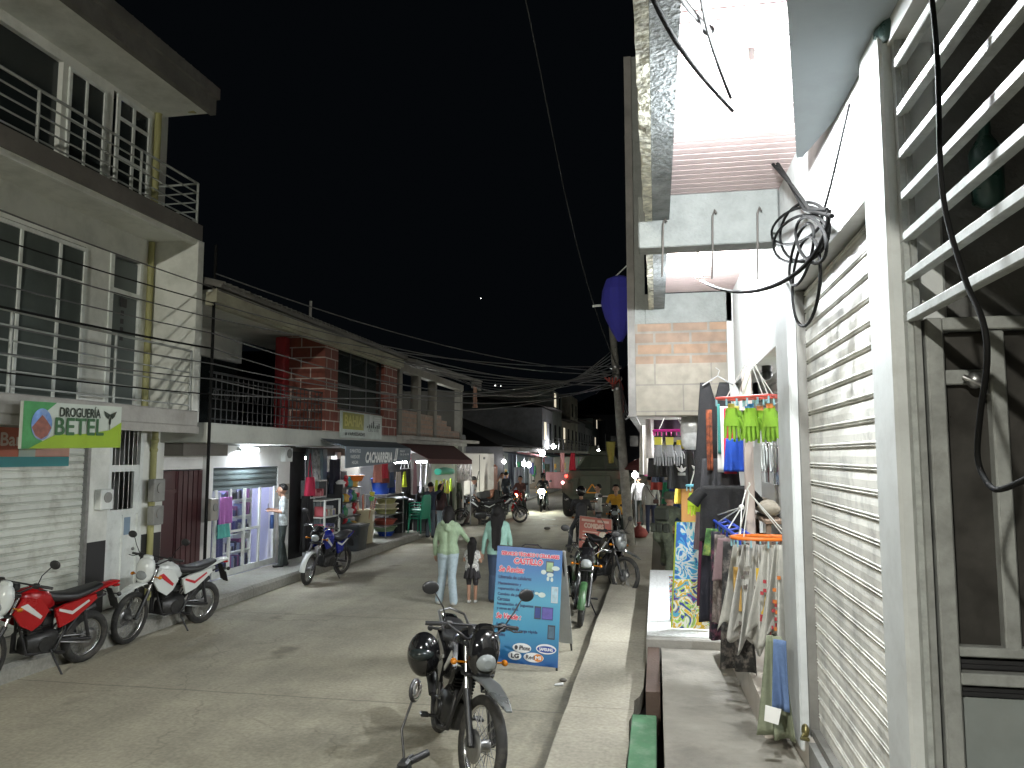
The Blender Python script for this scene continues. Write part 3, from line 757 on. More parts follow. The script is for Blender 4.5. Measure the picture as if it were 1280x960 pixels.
# pink and turquoise goods at the left edge of the glass front
def cloth_sheet(w0, w1, h, folds=4, amp=.02, t=.006, nx=24, nz=14, neck=0.0, sleeves=None, seed=1, taper=None, hem=0.0):
    """hanging fabric in the local yz plane, top at z=0, with folds; sleeves=(len, drop)"""
    rnd = random.Random(seed); ph = [rnd.uniform(0, 6) for _ in range(3)]
    m = MB(); vs = []
    def P(u, v, side):
        w = (w0 + (w1 - w0) * v) if taper is None else taper(v)
        a = amp * (.25 + v) * (math.sin(folds * 2 * PI * u + ph[0]) + .5 * math.sin(folds * 3.3 * PI * u + ph[1] + 2 * v))
        z = -h * v - (neck * max(0, 1 - abs(u - .5) / .16) * (1 - v) ** 3 if neck else 0)
        z -= hem * v * math.sin(folds * 2 * PI * u + ph[2]) * h
        return (a + side * t / 2, (u - .5) * w, z)
    for side in (1, -1):
        for j in range(nz + 1):
            for i in range(nx + 1): vs.append(P(i / nx, j / nz, side))
    n = (nx + 1) * (nz + 1); fs = []
    for j in range(nz):
        for i in range(nx):
            a = j * (nx + 1) + i; q = (a, a + 1, a + nx + 2, a + nx + 1)
            fs.append(q[::-1]); fs.append(tuple(n + k for k in q))
    for i in range(nx):
        fs.append((i, i + 1, n + i + 1, n + i)); b = nz * (nx + 1) + i; fs.append((b + 1, b, n + b, n + b + 1))
    for j in range(nz):
        a = j * (nx + 1); fs.append((a + nx + 1, a, n + a, n + a + nx + 1)); a += nx; fs.append((a, a + nx + 1, n + a + nx + 1, n + a))
    m.add(vs, fs, 0, True)
    if sleeves:
        L_, D_ = sleeves
        for sg in (-1, 1):
            y0 = sg * w0 * .46
            m.tube([(0, y0, -.05), (0, y0 + sg * L_ * .5, -.05 - D_ * .45), (0, y0 + sg * L_, -.05 - D_)], [.055, .06, .065], 8)
    return m
def place_mesh(name, m, mats, loc, rz, label, cat, group=None):
    o = bpy.data.objects.new(name, m.mesh(name, mats)); sc.collection.objects.link(o); o.location = loc; o.rotation_euler = (0, 0, rz)
    o['label'] = label; o['category'] = cat
    if group: o['group'] = group
    return o
place_mesh("hanging_cloth", cloth_sheet(.42, .46, .5, 3, .03, seed=3), cloth("pink", (.42, .16, .45)), (XF + .03, 13.5, 1.72), 0, "pink cloth hanging at the left end of the glass front", "cloth")
place_mesh("hanging_cloth", cloth_sheet(.40, .42, .26, 3, .02, seed=4), cloth("turq", (.10, .40, .36)), (XF + .04, 13.42, 1.22), 0, "turquoise cloth hanging below the pink cloth", "cloth")
place_mesh("hanging_cloth", cloth_sheet(.40, .44, 1.0, 3, .02, seed=5), cloth("nightblue", (.04, .045, .14)), (XF - .12, 13.5, 1.3), 0, "dark blue cloth standing behind the glass under the turquoise cloth", "cloth")

# ================================================================ CACHARRERIA: AWNING, FRONT, WARES
aw_m = mat("blue_grey_awning", (.10, .13, .16), .65, var=.15, scale=4)
t = thing("awning", "blue-grey awning lettered CACHARRERIA JJ with a scalloped dark edge", "awning", (-7.2, 17, 2.9))
P0, P1 = Vector((-7.3, 16.75, 2.86)), Vector((-7.3, 21.5, 2.86)); Q0, Q1 = Vector((-6.5, 14.95 + .35, 2.62)), Vector((-6.5, 19.6, 2.62))
P0 = Vector((-7.32, 15.95, 2.90)); P1 = Vector((-7.32, 21.0, 2.90)); Q0 = Vector((-6.45, 15.35, 2.70)); Q1 = Vector((-6.45, 19.75, 2.70))
m = MB(); m.slab(Q0, Q1, P1, P0, .01)
part("canopy", m, aw_m, t, True)
m = MB(); m.slab(Q0 + Vector((0, 0, -.46)), Q1 + Vector((0, 0, -.33)), Q1, Q0, .008)
va = part("valance", m, aw_m, t, True)
B = Board(Q0 + Vector((0, 0, -.46)), Q1 - Q0, (0, 0, .46))
m = MB(); B.text(m, "CACHARRERIA", .26, .24, .66, .74, .008, shear=.25, bold=.014); B.text(m, "JJ", .69, .30, .76, .95, .008, shear=.25, bold=.014)
aw_ink = mat("awning_letters", (.75, .78, .78), .6)
o = bpy.data.objects.new("lettering", m.mesh("lettering", aw_ink)); sc.collection.objects.link(o); o.parent = va
m = MB()
for k, (a, b, tt) in enumerate(((.05, .19, "SUMINISTROS"), (.06, .18, "VARIEDADES"), (.08, .16, "HOGAR"))):
    B.text(m, tt, a, .72 - .27 * k, b, .88 - .27 * k, .008)
B.text(m, "REGALOS", .80, .78, .88, .88, .008); B.text(m, "CEL. 321 458 7790", .80, .60, .96, .70, .008)
o = bpy.data.objects.new("small_lettering", m.mesh("small_lettering", aw_ink)); sc.collection.objects.link(o); o.parent = va
m = MB()
for y in (15.4, 17.5, 19.6): m.cyl((-7.3, y + .5, 2.86), (-6.48, y, 2.66), .015, n=6)
part("frame_bar", m, steel, t, True)
# sign over the awning
B, th = sign("shop_sign", "cluttered white and yellow shop sign on the block-tile front above the blue awning", (XB + .05, 16.85, 2.93), (0, 2.7, 0), (0, 0, .63), mat("sign_pale_blue", (.42, .48, .44), .5, var=.2, scale=4))
m = MB(); B.rect(m, .03, .32, .52, .95, .006); part("yellow_panel", m, mat("sign_olive_yellow", (.26, .26, .03), .5, var=.2, scale=6), th, True)
m = MB(); B.text(m, "BAHIA", .07, .45, .48, .85, .010, bold=.01); part("lettering", m, mat("sign_gold", (.50, .46, .10), .5), th, True)
m = MB(); B.text(m, "# VARIEDADES", .08, .08, .55, .22, .010, bold=.004); B.text(m, "CEL 310", .62, .30, .90, .42, .010)
for k in range(7): B.rect(m, .60 + .05 * k, .44, .63 + .05 * k, .52 + .07 * (k * 5 % 4), .009)
part("small_lettering", m, mat("sign_black_ink", (.02, .03, .02), .5), th, True)
m = MB()
for k in range(4): B.rect(m, .78, .58 + .09 * k, .96, .64 + .09 * k, .009)
B.rect(m, .66, .55, .74, .95, .009); part("price_stripes", m, mat("sign_white2", (.6, .64, .62), .5), th, True)
# grey-blue folded metal panels and dark recess
m = MB()
for k in range(7): m.box(XF + .02, XF + .06 + .02 * (k % 2), 16.9 + k * .16, 17.04 + k * .16, .3, 2.66)
single("folding_shutter", m, mat("grey_blue_metal", (.22, .28, .31), .5, var=.15), "grey-blue folding metal shutter left of the awning shop", "shutter")
m = MB(); m.box(-9.6, -9.5, 15.7, 28.6, .13, 2.7); single("shop_back_wall", m, mat("shop_back_dark", (.035, .033, .035), .8), "dark back wall inside the crowded household goods shop", "wall")
m = MB(); m.bbox(XF - .15, XF + .02, 18.72, 18.95, .2, 2.6, .01); single("shop_pillar", m, white_clean, "narrow white pillar in the household goods shop front", "pillar")
# shop lamps
for k, (x, y, z_, e) in enumerate(((-8.7, 18.2, 2.45, 110), (-8.2, 20.3, 2.45, 170), (-7.9, 23.2, 2.3, 200), (-7.9, 25.4, 2.3, 200))):
    t = thing("ceiling_tube", ("tube lamp inside the household goods shop behind the awning lettering", "tube lamp in the household goods shop above the blue buckets",
        "tube lamp of the clothes stall under the maroon awning", "tube lamp by the toy racks at the far end of the maroon awning")[k], "lamp", (x, y, z_))
    m = MB(); m.cyl((0, -.5, 0), (0, .5, 0), .03, n=10); part("tube", m, bulb_mat("white_tube_%d" % e, (.9, .96, 1), e), t)
    m = MB(); m.box(-.06, .06, -.53, .53, .031, .06); part("fitting", m, white_metal, t)

# --- wares
def bucket(loc, r, h, mt, lab, name="bucket", cat="bucket", rim=None, group=None, taper=.78):
    t = thing(name, lab, cat, loc, random.uniform(0, 6), group)
    m = MB(); m.lathe([(r * taper, 0), (r * taper, .005), (r, h), (r * 1.06, h), (r * 1.06, h + .025), (r * .97, h + .025), (r * (taper - .03), .03), (0.0, .03)], n=22); part("body", m, mt, t)
    m = MB(); m.tube([(r * math.cos(a), 0, h - .02 - r * .55 * math.sin(a)) for a in [PI * i / 12 for i in range(13)]], .006, 6)
    m.v = [(v[0], v[1] - r * .98 * 0 - 0, v[2]) for v in m.v]; m.xf(Matrix.Translation((0, r * 1.02, 0)) @ Matrix.Scale(1, 4)); part("handle", m, rim or chrome, t)
    return t
blue_p = plastic("blue", (.01, .05, .32)); cream_p = plastic("cream", (.42, .38, .26)); green_p = plastic("green", (.01, .24, .14)); red_p = plastic("red", (.40, .02, .02))
t = thing("bin_tub", "dark grey rectangular plastic tub on the kerb beside the blue motorcycle", "tub", (-7.36, 18.15, .2))
m = MB(); m.loft([(0, 0, 0, .30, .22), (.02, 0, 0, .31, .23), (.55, 0, 0, .36, .28), (.56, 0, 0, .385, .30), (.60, 0, 0, .385, .30)], 20, p=6)
m.v = [(v[2], v[1], v[0]) for v in m.v]; part("body", m, plastic("darkgrey", (.035, .04, .045)), t)
m = MB(); m.bbox(-.28, .28, -.36, .36, .601, .63, .01); part("lid", m, plastic("darkgrey2", (.045, .05, .055)), t)
# broom drum
t = thing("tall_drum", "tall cream plastic drum full of broom handles before the household shop", "drum", (-7.66, 19.6, .2)); t.scale = (.74, .74, .88)
m = MB(); m.lathe([(.27, 0), (.30, .02), (.36, .95), (.38, .96), (.38, 1.0), (.34, 1.0), (.27, .05), (0, .05)], n=26); part("body", m, cream_p, t)
m = MB(); B_ = []
for k in range(7):
    a0, a1 = -.5 + k * .12 + .2, -.5 + (k + 1) * .12 + .2
    m.add([((.345 + .002) * math.cos(a) * 1.03, (.345) * math.sin(a) * 1.03, z) for a, z in ((a0, .66), (a1, .66), (a1, .86), (a0, .86))], [(0, 1, 2, 3)])
part("paper_label", m, mat("drum_label", (.6, .6, .58), .6), t)
for k in range(9):
    a = k * .7; lean = .12 + .05 * (k % 3)
    b = Vector((-7.66 + .10 * math.cos(a), 19.6 + .10 * math.sin(a), .30)); e = b + Vector((lean * math.cos(a) * 1.2, lean * math.sin(a) * 1.3, 1.02 + .05 * (k % 4)))
    t = thing("broom", ("pale wooden stick leaning back in the drum between white and yellow brooms", "pale stick in the drum", "stick in the drum", "pale stick leaning left in the drum behind the navy broom", "s", "slim red-brown stick in the drum, right of the navy broom", "s", "bare pale stick at the right rim of the cream drum", "s")[k] if k not in (1,) else "red stick in the cream drum between the white and yellow brooms" , "broom", b, 0, "broom handles in the cream drum")
    m = MB(); m.cyl((0, 0, 0), e - b, .014, n=8); part("handle", m, mat(("wood_handle", "red_handle")[k % 3 == 1], ((.42, .24, .14), (.35, .07, .05))[k % 3 == 1], .5), t)
    if k % 2 == 0:
        t['label'] = "broom with a %s head standing upside down in the cream drum" % ("white", "yellow", "navy blue", "red", "green")[k // 2]
        c = [(.55, .55, .52), (.5, .45, .05), (.05, .12, .4), (.4, .03, .05), (.1, .35, .1)][k // 2]
        m = MB(); m.loft([(0, 0, 0, .05, .02), (.04, 0, 0, .07, .025), (.11, 0, 0, .085, .03)], 10); m.v = [(v[2], v[1], v[0]) for v in m.v]; m.xf(Matrix.Translation(e - b) @ Matrix.Rotation(a, 4, 'Z')); part("head", m, cloth("brush%d" % k, c), t)
bucket((-7.75, 21.05, 1.42), .28, .42, blue_p, "large blue plastic bucket, left of the two blue ones on the rack")
bucket((-7.75, 21.75, 1.42), .26, .34, blue_p, "blue plastic bucket right of the larger blue one on the rack")
t = thing("wire_rack", "tall thin wire rack carrying buckets and basins outside the household shop", "rack", (-7.75, 21.35, .2))
m = MB()
for y in (-.7, .8):
    for x in (-.3, .3): m.cyl((x, y, 0), (x, y, 1.2), .012, n=6)
for z in (.32, .62, 1.2): m.box(-.32, .32, -.72, .82, z, z + .02)
part("frame", m, steel, t)
def basin(y, z, c, lab, r=.34, h=.13):
    m = MB(); m.lathe([(r * .75, 0), (r, h), (r * 1.08, h), (r * 1.08, h + .015), (r * .98, h + .012), (r * .72, .02), (0, .02)], (-7.75, y, z), n=24); single("basin", m, c, lab, "basin")
olive = plastic("olive", (.32, .32, .14)); orange_p = plastic("orange", (.62, .16, .02)); coral = plastic("coral", (.48, .12, .08)); mint = plastic("mint", (.16, .46, .34))
basin(21.5, .842, olive, "olive green basin, lowest of the leaning pile on the rack's middle shelf"); basin(21.5, .985, plastic("cream2", (.55, .50, .36)), "cream basin resting in the olive basin"); basin(21.5, 1.12, olive, "olive basin on top of the cream basin under the blue buckets", .30)
basin(21.4, .542, coral, "coral red basin on the lower shelf of the rack"); basin(21.4, .39 - .05 + .002, plastic("sage", (.25, .36, .22)), "sage green basin under the coral basin")
basin(19.1, 1.85, orange_p, "orange basin hanging beside the white pillar", .24)
bucket((-7.75, 21.5, .2), .24, .1, blue_p, "shallow dark blue pail on the pavement beneath the rack")
# rolled tubs of dark plastic and crates
for k, (y, h, lab) in enumerate(((22.55, .95, "tall black dustbin beside the basin rack"), (23.25, .85, "second black dustbin, left of the green chairs"))):
    t = thing("dustbin", lab, "dustbin", (-7.75, y, .2)); m = MB(); m.lathe([(.24, 0), (.30, h), (.32, h), (.32, h + .03)], n=20); part("body", m, plastic("binblack", (.02, .022, .022)), t)
    m = MB(); m.lathe([(.33, h + .031), (.34, h + .06), (.25, h + .11), (.05, h + .12)], n=20); part("lid", m, plastic("binblack2", (.03, .032, .032)), t)
# stack of green plastic chairs seen from behind
for k in range(4):
    t = thing("plastic_chair", ["lowest green plastic chair of the stack at the shop corner", "second lowest green plastic chair of the stack", "second highest green plastic chair of the stack", "topmost green plastic chair of the stack"][k], "chair", (-7.05, 22.5 + .0 * k, .2 + .085 * k), R(-20), "stacked green plastic chairs")
    m = MB(); m.bbox(-.23, .23, -.23, .23, .42, .45, .012); part("seat", m, green_p, t)
    m = MB(); m.loft([(.45, 0, .22, .22, .015), (.65, 0, .245, .23, .015), (.82, 0, .27, .22, .015), (.88, 0, .275, .16, .012)], 12, p=4); m.v = [(v[2], v[1], v[0]) for v in m.v]; part("backrest", m, green_p, t)
    for sx in (-1, 1):
        for sy in (-1, 1):
            m = MB(); m.cyl((sx * .2, sy * .2, .42), (sx * .24, sy * .24, 0), .022, .014, 8); part("leg", m, green_p, t)
        m = MB(); m.tube([(-.2, sx * .23, .45), (-.19, sx * .26, .62), (.0, sx * .27, .66), (.22, sx * .24, .66)], .016, 8); part("armrest", m, green_p, t)
# glass display case and toy clutter at the corner of the recess
t = thing("display_case", "low white-framed glass display case on the pavement by the blue motorcycle", "display case", (-7.8, 17.25, .2))
m = MB()
for x in (-.25, .25):
    for y in (-.42, .42): m.box(x - .02, x + .02, y - .02, y + .02, 0, 1.28)
for z in (.02, .45, .86, 1.25): m.box(-.24, .24, -.44, .44, z, z + .03)
part("frame", m, white_metal, t)
m = MB(); m.quad((.255, -.41, .05), (.255, .41, .05), (.255, .41, 1.25), (.255, -.41, 1.25)); part("pane", m, glz, t)
for ci, c in enumerate([(.4, .4, .42), (.45, .1, .12), (.1, .1, .25), (.5, .45, .35)]):
    m = MB()
    for z in (.05, .48, .89):
        for k in range(4):
            y = -.38 + .19 * k + .045 * ci
            if random.random() < .8: m.bbox(-.05, .18, y, y + .04, z, z + random.uniform(.08, .25), .01)
    part("packets", m, plastic("packet%d" % ci, c), t)
t = thing("wall_shelf", "small open shelf of packets above the glass display case", "shelf", (-7.95, 17.1, 1.52))
m = MB(); m.box(-.12, .12, -.45, .45, 0, .03); m.box(-.12, .12, -.45, .45, .38, .41); m.box(-.12, .12, -.45, -.43, .03, .38); m.box(-.12, .12, .43, .45, .03, .38); part("frame", m, steel, t)
m = MB(); [m.bbox(-.08, .09, -.4 + .13 * k, -.3 + .13 * k, .031, .12 + .04 * (k % 3), .01) for k in range(6)]; part("packets", m, plastic("packet1", (.45, .1, .12)), t)
place_mesh("shoulder_bag", cloth_sheet(.28, .36, .42, 2, .04, t=.10, seed=9), cloth("crimson", (.40, .02, .06)), (-7.75, 16.45, 2.02), R(10), "crimson bag hanging from the dark doorway of the household shop", "bag")
m = MB(); m.tube([(-7.75, 16.35, 2.02), (-7.75, 16.42, 2.55), (-7.75, 16.55, 2.02)], .012, 6); single("bag_strap_cord", m, cloth("crimson", (.40, .02, .06)), "crimson strap that the hanging bag dangles from", "strap")
zeb = mat("zebra_fabric", (.32, .32, .32), .8, var=.9, scale=9)
place_mesh("hanging_garment", cloth_sheet(.30, .40, .75, 3, .03, seed=11), zeb, (-7.8, 16.85, 2.65), 0, "black and white patterned garment beside the crimson bag", "garment")
place_mesh("hanging_garment", cloth_sheet(.55, .6, 1.25, 4, .04, seed=12), cloth("black", (.016, .016, .018)), (-7.85, 16.55, 1.6), 0, "long black garment hanging under the crimson bag", "garment")
# toys and wares clutter
tcols = [(.5, .5, .5), (.45, .03, .04), (.05, .3, .3), (.5, .3, .05), (.1, .12, .35), (.02, .2, .08)]
for k in range(16):
    c = tcols[k % 6]; y = 18.3 + (k % 4) * .28; z = .62 + (k // 4) * .36; m = MB(); x = -7.8
    if k % 3 == 0: m.lathe([(.10, 0), (.12, .02), (.10, .08), (.14, .14), (.05, .2)], (x, y, z), n=14)
    elif k % 3 == 1: m.sphere((x, y, z + .11), .12, 12, 8, 0, (.7, 1, .9)); m.sphere((x + .03, y, z + .26), .06, 10, 6)
    else: m.bbox(x - .06, x + .06, y - .12, y + .12, z, z + .2, .03); m.cyl((x, y, z + .2), (x, y, z + .27), .04, n=10)
    single(("toy_ball_figure", "packed_toy", "plastic_jar")[k % 3] if k % 3 else "plastic_jar", m, plastic("toy%d" % (k % 6), c),
        "%s plastic item, %s in the %s row of the toy shelf" % (("grey", "red", "teal", "amber", "navy", "dark green")[k % 6], ("first", "second", "third", "last")[k % 4], ("bottom", "second", "third", "top")[k // 4]), "toy")
t = thing("toy_shelf", "dark shelf unit of small toys between the display case and the broom drum", "shelf", (-7.95, 18.7, .2))
m = MB()
for k in range(4): m.box(-.15, .3, -.6, .7, .39 + .36 * k, .419 + .36 * k)
m.box(-.16, -.151, -.6, .7, 0, 1.9); m.box(-.15, .3, -.62, -.60, 0, 1.6); part("frame", m, black_paint, t)
# garments and bags hanging below the awning
hang = [(19.35, 2.3, .45, .5, (.50, .20, .16), "salmon pink"), (19.75, 2.32, .5, .42, (.45, .03, .05), "bright red"), (19.9, 2.12, .55, .35, (.16, .04, .03), "rust brown"),
        (20.35, 2.05, .5, .42, (.05, .07, .12), "slate blue"), (21.0, 2.05, .45, .6, (.40, .36, .32), "beige striped"), (21.5, 2.05, .3, .45, (.42, .50, .03), "yellow-green"),
        (21.9, 2.35, .5, .95, (.02, .02, .022), "plain black"), (22.5, 2.35, .5, 1.0, (.30, .18, .20), "dusty rose"), (23.1, 2.3, .5, .95, (.42, .40, .44), "pale grey"), (23.7, 2.3, .45, .7, (.5, .48, .5), "white printed")]
for k, (y, z, w, h, c, nm) in enumerate(hang):
    place_mesh("hanging_garment", cloth_sheet(w * .9, w, h, 3, .03, seed=20 + k), cloth("hang%d" % k, c), (-7.2, y, z), R(-10 + 3 * k), "%s garment hanging under the edge of the left-hand shop awnings" % nm, "garment")
for k in range(3):
    y = 20.75 + k * .32; z = 2.42
    t = thing("clothes_hanger", "%s of the three white triangular hangers under the blue awning" % ("left", "middle", "right")[k], "hanger", (-7.0, y, z), 0, "white triangular hangers")
    m = MB(); m.tube([(0, -.2, -.28), (0, 0, 0), (0, .2, -.28)], .012, 6, closed=True); part("triangle", m, plastic("white", (.7, .7, .68)), t)
    m = MB(); m.tube([(0, 0, 0), (0, .02, .05), (0, 0, .1)], .006, 6); part("hook", m, chrome, t)
m = MB(); m.box(XF - .02, XF + .01, 16.16, 16.88, .2, 2.6); single("doorway_shade", m, black_gap, "black open doorway leaf between the white shop and the folding shutter", "door")  # flat black box painted in place of the open doorway's darkness
place_mesh("hanging_garment", cloth_sheet(.8, .85, .85, 3, .03, seed=40), cloth("navyblack", (.012, .014, .03)), (-7.9, 18.15, 2.42), R(5), "wide navy black cloth hanging above the toy shelf", "garment")
for k in range(9):
    c = [(.02, .02, .025), (.03, .05, .04), (.16, .15, .15), (.02, .02, .03), (.10, .03, .04), (.03, .03, .04), (.20, .18, .16), (.02, .05, .04), (.04, .035, .03)][k]
    place_mesh("hanging_garment", cloth_sheet(.42, .5, .95, 3, .04, seed=400 + k), cloth("stall%d" % k, c), (-7.45, 23.6 + .5 * k, 1.55 - .05 * (k % 3)), R(6 * (k % 3)), "%s of nine darker clothes hung low in the stall under the maroon awning" % ("first", "second", "third", "fourth", "fifth", "sixth", "seventh", "eighth", "ninth")[k], "garment")
# maroon awning and its clear plastic drape, house C
maroon_cloth = cloth("maroon", (.085, .022, .02))
t = thing("awning", "maroon cloth awning beyond the blue-grey one, under the unfinished house", "awning", (-7.3, 24, 2.7))
m = MB(); m.slab((-6.2, 20.6, 2.42), (-6.2, 25.7, 2.36), (-7.3, 27.4, 2.86), (-7.3, 21.0, 2.88), .012); m.slab((-6.2, 20.6, 2.28), (-6.2, 25.7, 2.22), (-6.2, 25.7, 2.36), (-6.2, 20.6, 2.42), .01); part("canopy", m, maroon_cloth, t, True)
m = MB()
for y in (20.8, 23.2, 25.6): m.cyl((-6.22, y, .2 if y > 25 else 2.2), (-6.22, y, 2.36), .02, n=8)
part("frame_bar", m, steel, t, True)
place_mesh("plastic_drape", cloth_sheet(1.9, 1.7, .62, 7, .05, seed=44, nx=40), mat("clear_drape", (.55, .50, .46), .25, var=.3, alpha=.45), (-6.25, 24.8, 2.3), 0, "crumpled clear plastic drape hanging from the maroon awning", "plastic sheet")
for k in range(5):
    place_mesh("toy_packet", cloth_sheet(.16, .2, .42, 1, .02, t=.06, nx=6, nz=6, seed=50 + k), plastic("ball%d" % (k % 2), ((.42, .62, .03), (.50, .40, .05))[k % 2]), (-6.75, 23.3 + .42 * k, 1.75 - .05 * (k % 2)), .2,
        "%s of the five lime and yellow packets hanging in the stall under the maroon awning" % ("first", "second", "third", "fourth", "fifth")[k], "packet", "lime and yellow hanging packets")
m = MB(); m.loft([(23.6, -6.8, 2.0, .12, .10), (24.4, -6.8, 2.02, .16, .12), (25.2, -6.8, 1.98, .12, .1)], 12); m.v = [(v[1], v[0], v[2]) for v in m.v]; single("plastic_basin", m, plastic("seagreen", (.06, .50, .34)), "sea green plastic tub hanging above the lime packets", "tub")
m = MB()
for k in range(9): m.box(-7.4 + .04 * (k % 3), -7.0, 23.0 + .28 * k, 23.2 + .28 * k, .2, .9 + .15 * (k % 3))
single("stacked_crates", m, plastic("darkwares", (.05, .055, .06)), "row of dark stacked wares along the pavement under the maroon awning", "wares")

# ---- unfinished house C
Ch = thing("unfinished_house", "unfinished house with bare upper columns, stepped brick parapet and a bare bulb", "house", (-9.6, 25, 0))
m = MB(); m.bbox(-13, -7.1, 20.95, 28.6, 2.86, 3.1, .02); m.box(-7.1, -6.85, 20.95, 29.6, 2.97, 3.08); m.box(-8.2, -7.2, 28.25, 28.55, .13, 2.86)
part("floor_slab", m, concrete, Ch, True)
m = MB()
for y in (21.1, 22.9, 24.7, 28.2):
    m.bbox(-7.5, -7.25, y, y + .27, 3.1, 4.98, .01)
m.bbox(-10.2, -9.95, 21.1, 21.4, 3.1, 5.0, .01); m.bbox(-10.2, -9.95, 28.2, 28.5, 3.1, 5.0, .01)
m.box(-7.5, -7.25, 20.98, 28.6, 4.982, 5.2); m.box(-10.2, -9.95, 20.98, 28.6, 5.0, 5.2)
part("column", m, mat("raw_concrete", (.20, .19, .165), .9, var=.2), Ch, True)
m = MB(); steps = [(21.37, 22.9, .75), (23.17, 24.0, .72), (24.0, 24.7, .72), (24.97, 25.7, .78), (25.7, 26.4, .62), (26.4, 27.0, .45), (27.0, 28.2, .3)]
for y0, y1, h in steps: m.box(-7.48, -7.30, y0, y1, 3.1, 3.1 + h)
part("parapet", m, rough_brick_y, Ch, True)
m = MB(); m.box(-10.1, -10.0, 21.4, 28.2, 3.1, 5.0); m.box(-10, -7.5, 28.3, 28.45, 3.1, 4.98); part("rear_wall", m, mat("raw_dark_wall", (.08, .075, .065), .9), Ch, True)
m = MB(); m.slab((-6.7, 20.96, 5.25), (-6.7, 29.5, 5.45), (-12, 29.5, 6.4), (-12, 20.96, 6.3), .08)
m.box(-6.8, -6.7, 28.0, 29.3, 5.05, 5.35)
part("roof", m, roof_grey, Ch, True)
m = MB(); m.box(-8.25, -7.35, 27.75, 28.2, .13, 2.86); part("end_wall", m, mat("greenish_plaster", (.38, .40, .30), .8, var=.15), Ch, True)
bulb((-8.2, 25.55, 4.35), .09, 160, (.95, 1, .98), "bare white bulb glowing in the open upper floor of the unfinished house")
for k in range(14):
    pass
place_mesh("pennant_cloth", cloth_sheet(.75, .45, .75, 2, .05, seed=61), cloth("dull_salmon", (.30, .17, .12)), tuple(onX(594, 482, -6.0)), R(5), "dull salmon cloth hanging from the wires past the unfinished house", "cloth")
# ================================================================ RIGHT SIDE: NEAR SHOP HOUSE
XR = .87
G = thing("shop_house", "near right shop house with pink gallery ceiling, white piers and a worn roller shutter", "house", (1.5, 5, 0))
hot_white = mat("limewashed_wall", (.60, .61, .60), .75, var=.10, scale=3, bump=.10, bscale=9, dirt=(.33, .32, .30), dscale=2.5, damt=.4)
pink_ceil = mat("pinkish_boards", (.56, .44, .43), .6, var=.08, scale=3)
m = MB()
# ceiling of ribbed boards (ribs run across the street)
m.box(.12, .95, -1.5, 8.80, 4.36, 4.42)
for k in range(116):
    y = -1.3 + k * .087
    m.box(.121, .949, y, y + .072, 4.348, 4.361)
part("gallery_ceiling", m, pink_ceil, G, True)
m = MB()
yy = -1.5; outer = []; 
rnd = random.Random(4)
while yy < 8.8: outer.append((-.055 + rnd.uniform(-.006, .006), yy)); yy += rnd.uniform(.05, .16)
outer.append((-.06, 8.8))
m.prism(outer + [(.0, 8.8), (.0, -1.5)], 4.16, 4.95)
part("edge_beam", m, mat("crumbling_plaster", (.62, .60, .50), .95, var=.6, scale=16, bump=1.0, bscale=14, dirt=(.08, .07, .06), dscale=9, damt=.8), G, True)
m = MB(); m.box(.002, .119, -1.5, 8.8, 4.165, 4.95); part("inner_beam", m, mat("weathered_beam", (.20, .215, .22), .9, var=.4, scale=7, bump=.5, dirt=(.42, .44, .45), dscale=3.2, damt=.7), G, True)
m = MB(); m.bbox(-.098, .86, 5.42, 5.62, 3.97, 4.347, .008)
part("cross_beam", m, mat("cross_beam_plaster", (.20, .21, .20), .85, var=.2, scale=5, bump=.4, dirt=(.25, .26, .25), dscale=4), G, True)
# front wall of plastered masonry over the openings, piers
m = MB()
m.box(XR, XR + .2, 3.24, 8.8, 3.56, 4.36); m.box(XR + .001, XR + .2, 5.18, 8.8, 3.3, 3.56); m.box(XR, XR + .2, -1.5, 2.96, 4.02, 4.36)
part("front_wall", m, hot_white, G, True)
m = MB(); m.bbox(XR - .03, XR + .16, 2.94, 3.22, .80, 4.345, .012); part("pier", m, mat("grey_white_pier", (.56, .58, .58), .6, var=.08, scale=4, bump=.04, dirt=(.36, .36, .35), dscale=6, damt=.35), G, True)
m = MB(); m.bbox(XR - .03, XR + .14, 5.12, 5.62, .70, 3.62, .012)
part("pier", m, mat("grey_white_pier", (.56, .58, .58), .6, var=.08, scale=4, bump=.2, dirt=(.36, .36, .35), dscale=6, damt=.35), G, True)
sh_m = mat("near_shutter_paint", (.78, .77, .72), .5, var=.15, scale=2.6, bump=.1, bscale=12, dirt=(.34, .34, .33), dscale=5.5, damt=.75)
m = MB(); pr = []
z = .84; p = .108; dep = .016
while z < 3.54:
    for o, dz in ((0, 0), (-.002, .35), (0, .66), (dep * .8, .70), (dep * .8, .735), (-dep * .25, .77), (-dep * .35, .81), (dep * .7, .85), (dep * .7, .885), (-dep * .2, .92), (-dep * .2, .96)):
        if z + dz * p <= 3.54: pr.append((XR + .075 + o, z + dz * p))
    z += p
m.extr(pr, 3.22, 5.12)
part("roller_shutter", m, sh_m, G, True)
for a_, b_ in ((3.223, 3.26), (5.08, 5.117)): m = MB(); m.box(XR + .02, XR + .10, a_, b_, .83, 3.55); part("shutter_guide", m, mat("shutter_guide_dark", (.18, .175, .16), .6, var=.3), G, True)
m = MB(); m.box(XR + .03, XR + .09, 3.26, 5.08, .802, .85)
part("shutter_foot", m, mat("shutter_guide_dark", (.18, .175, .16), .6, var=.3), G, True)
m = MB(); m.sphere((XR - .02, 5.02, .86), .04, 10, 7, 0, (.6, 1, 1)); m.tube([(XR - .03, 5.0, .85), (XR - .05, 4.97, .83), (XR - .02, 4.93, .84)], .012, 6)
single("padlock", m, mat("brassy_padlock", (.25, .22, .10), .35, metal=.8), "dark brassy padlock at the foot of the near roller shutter", "padlock")
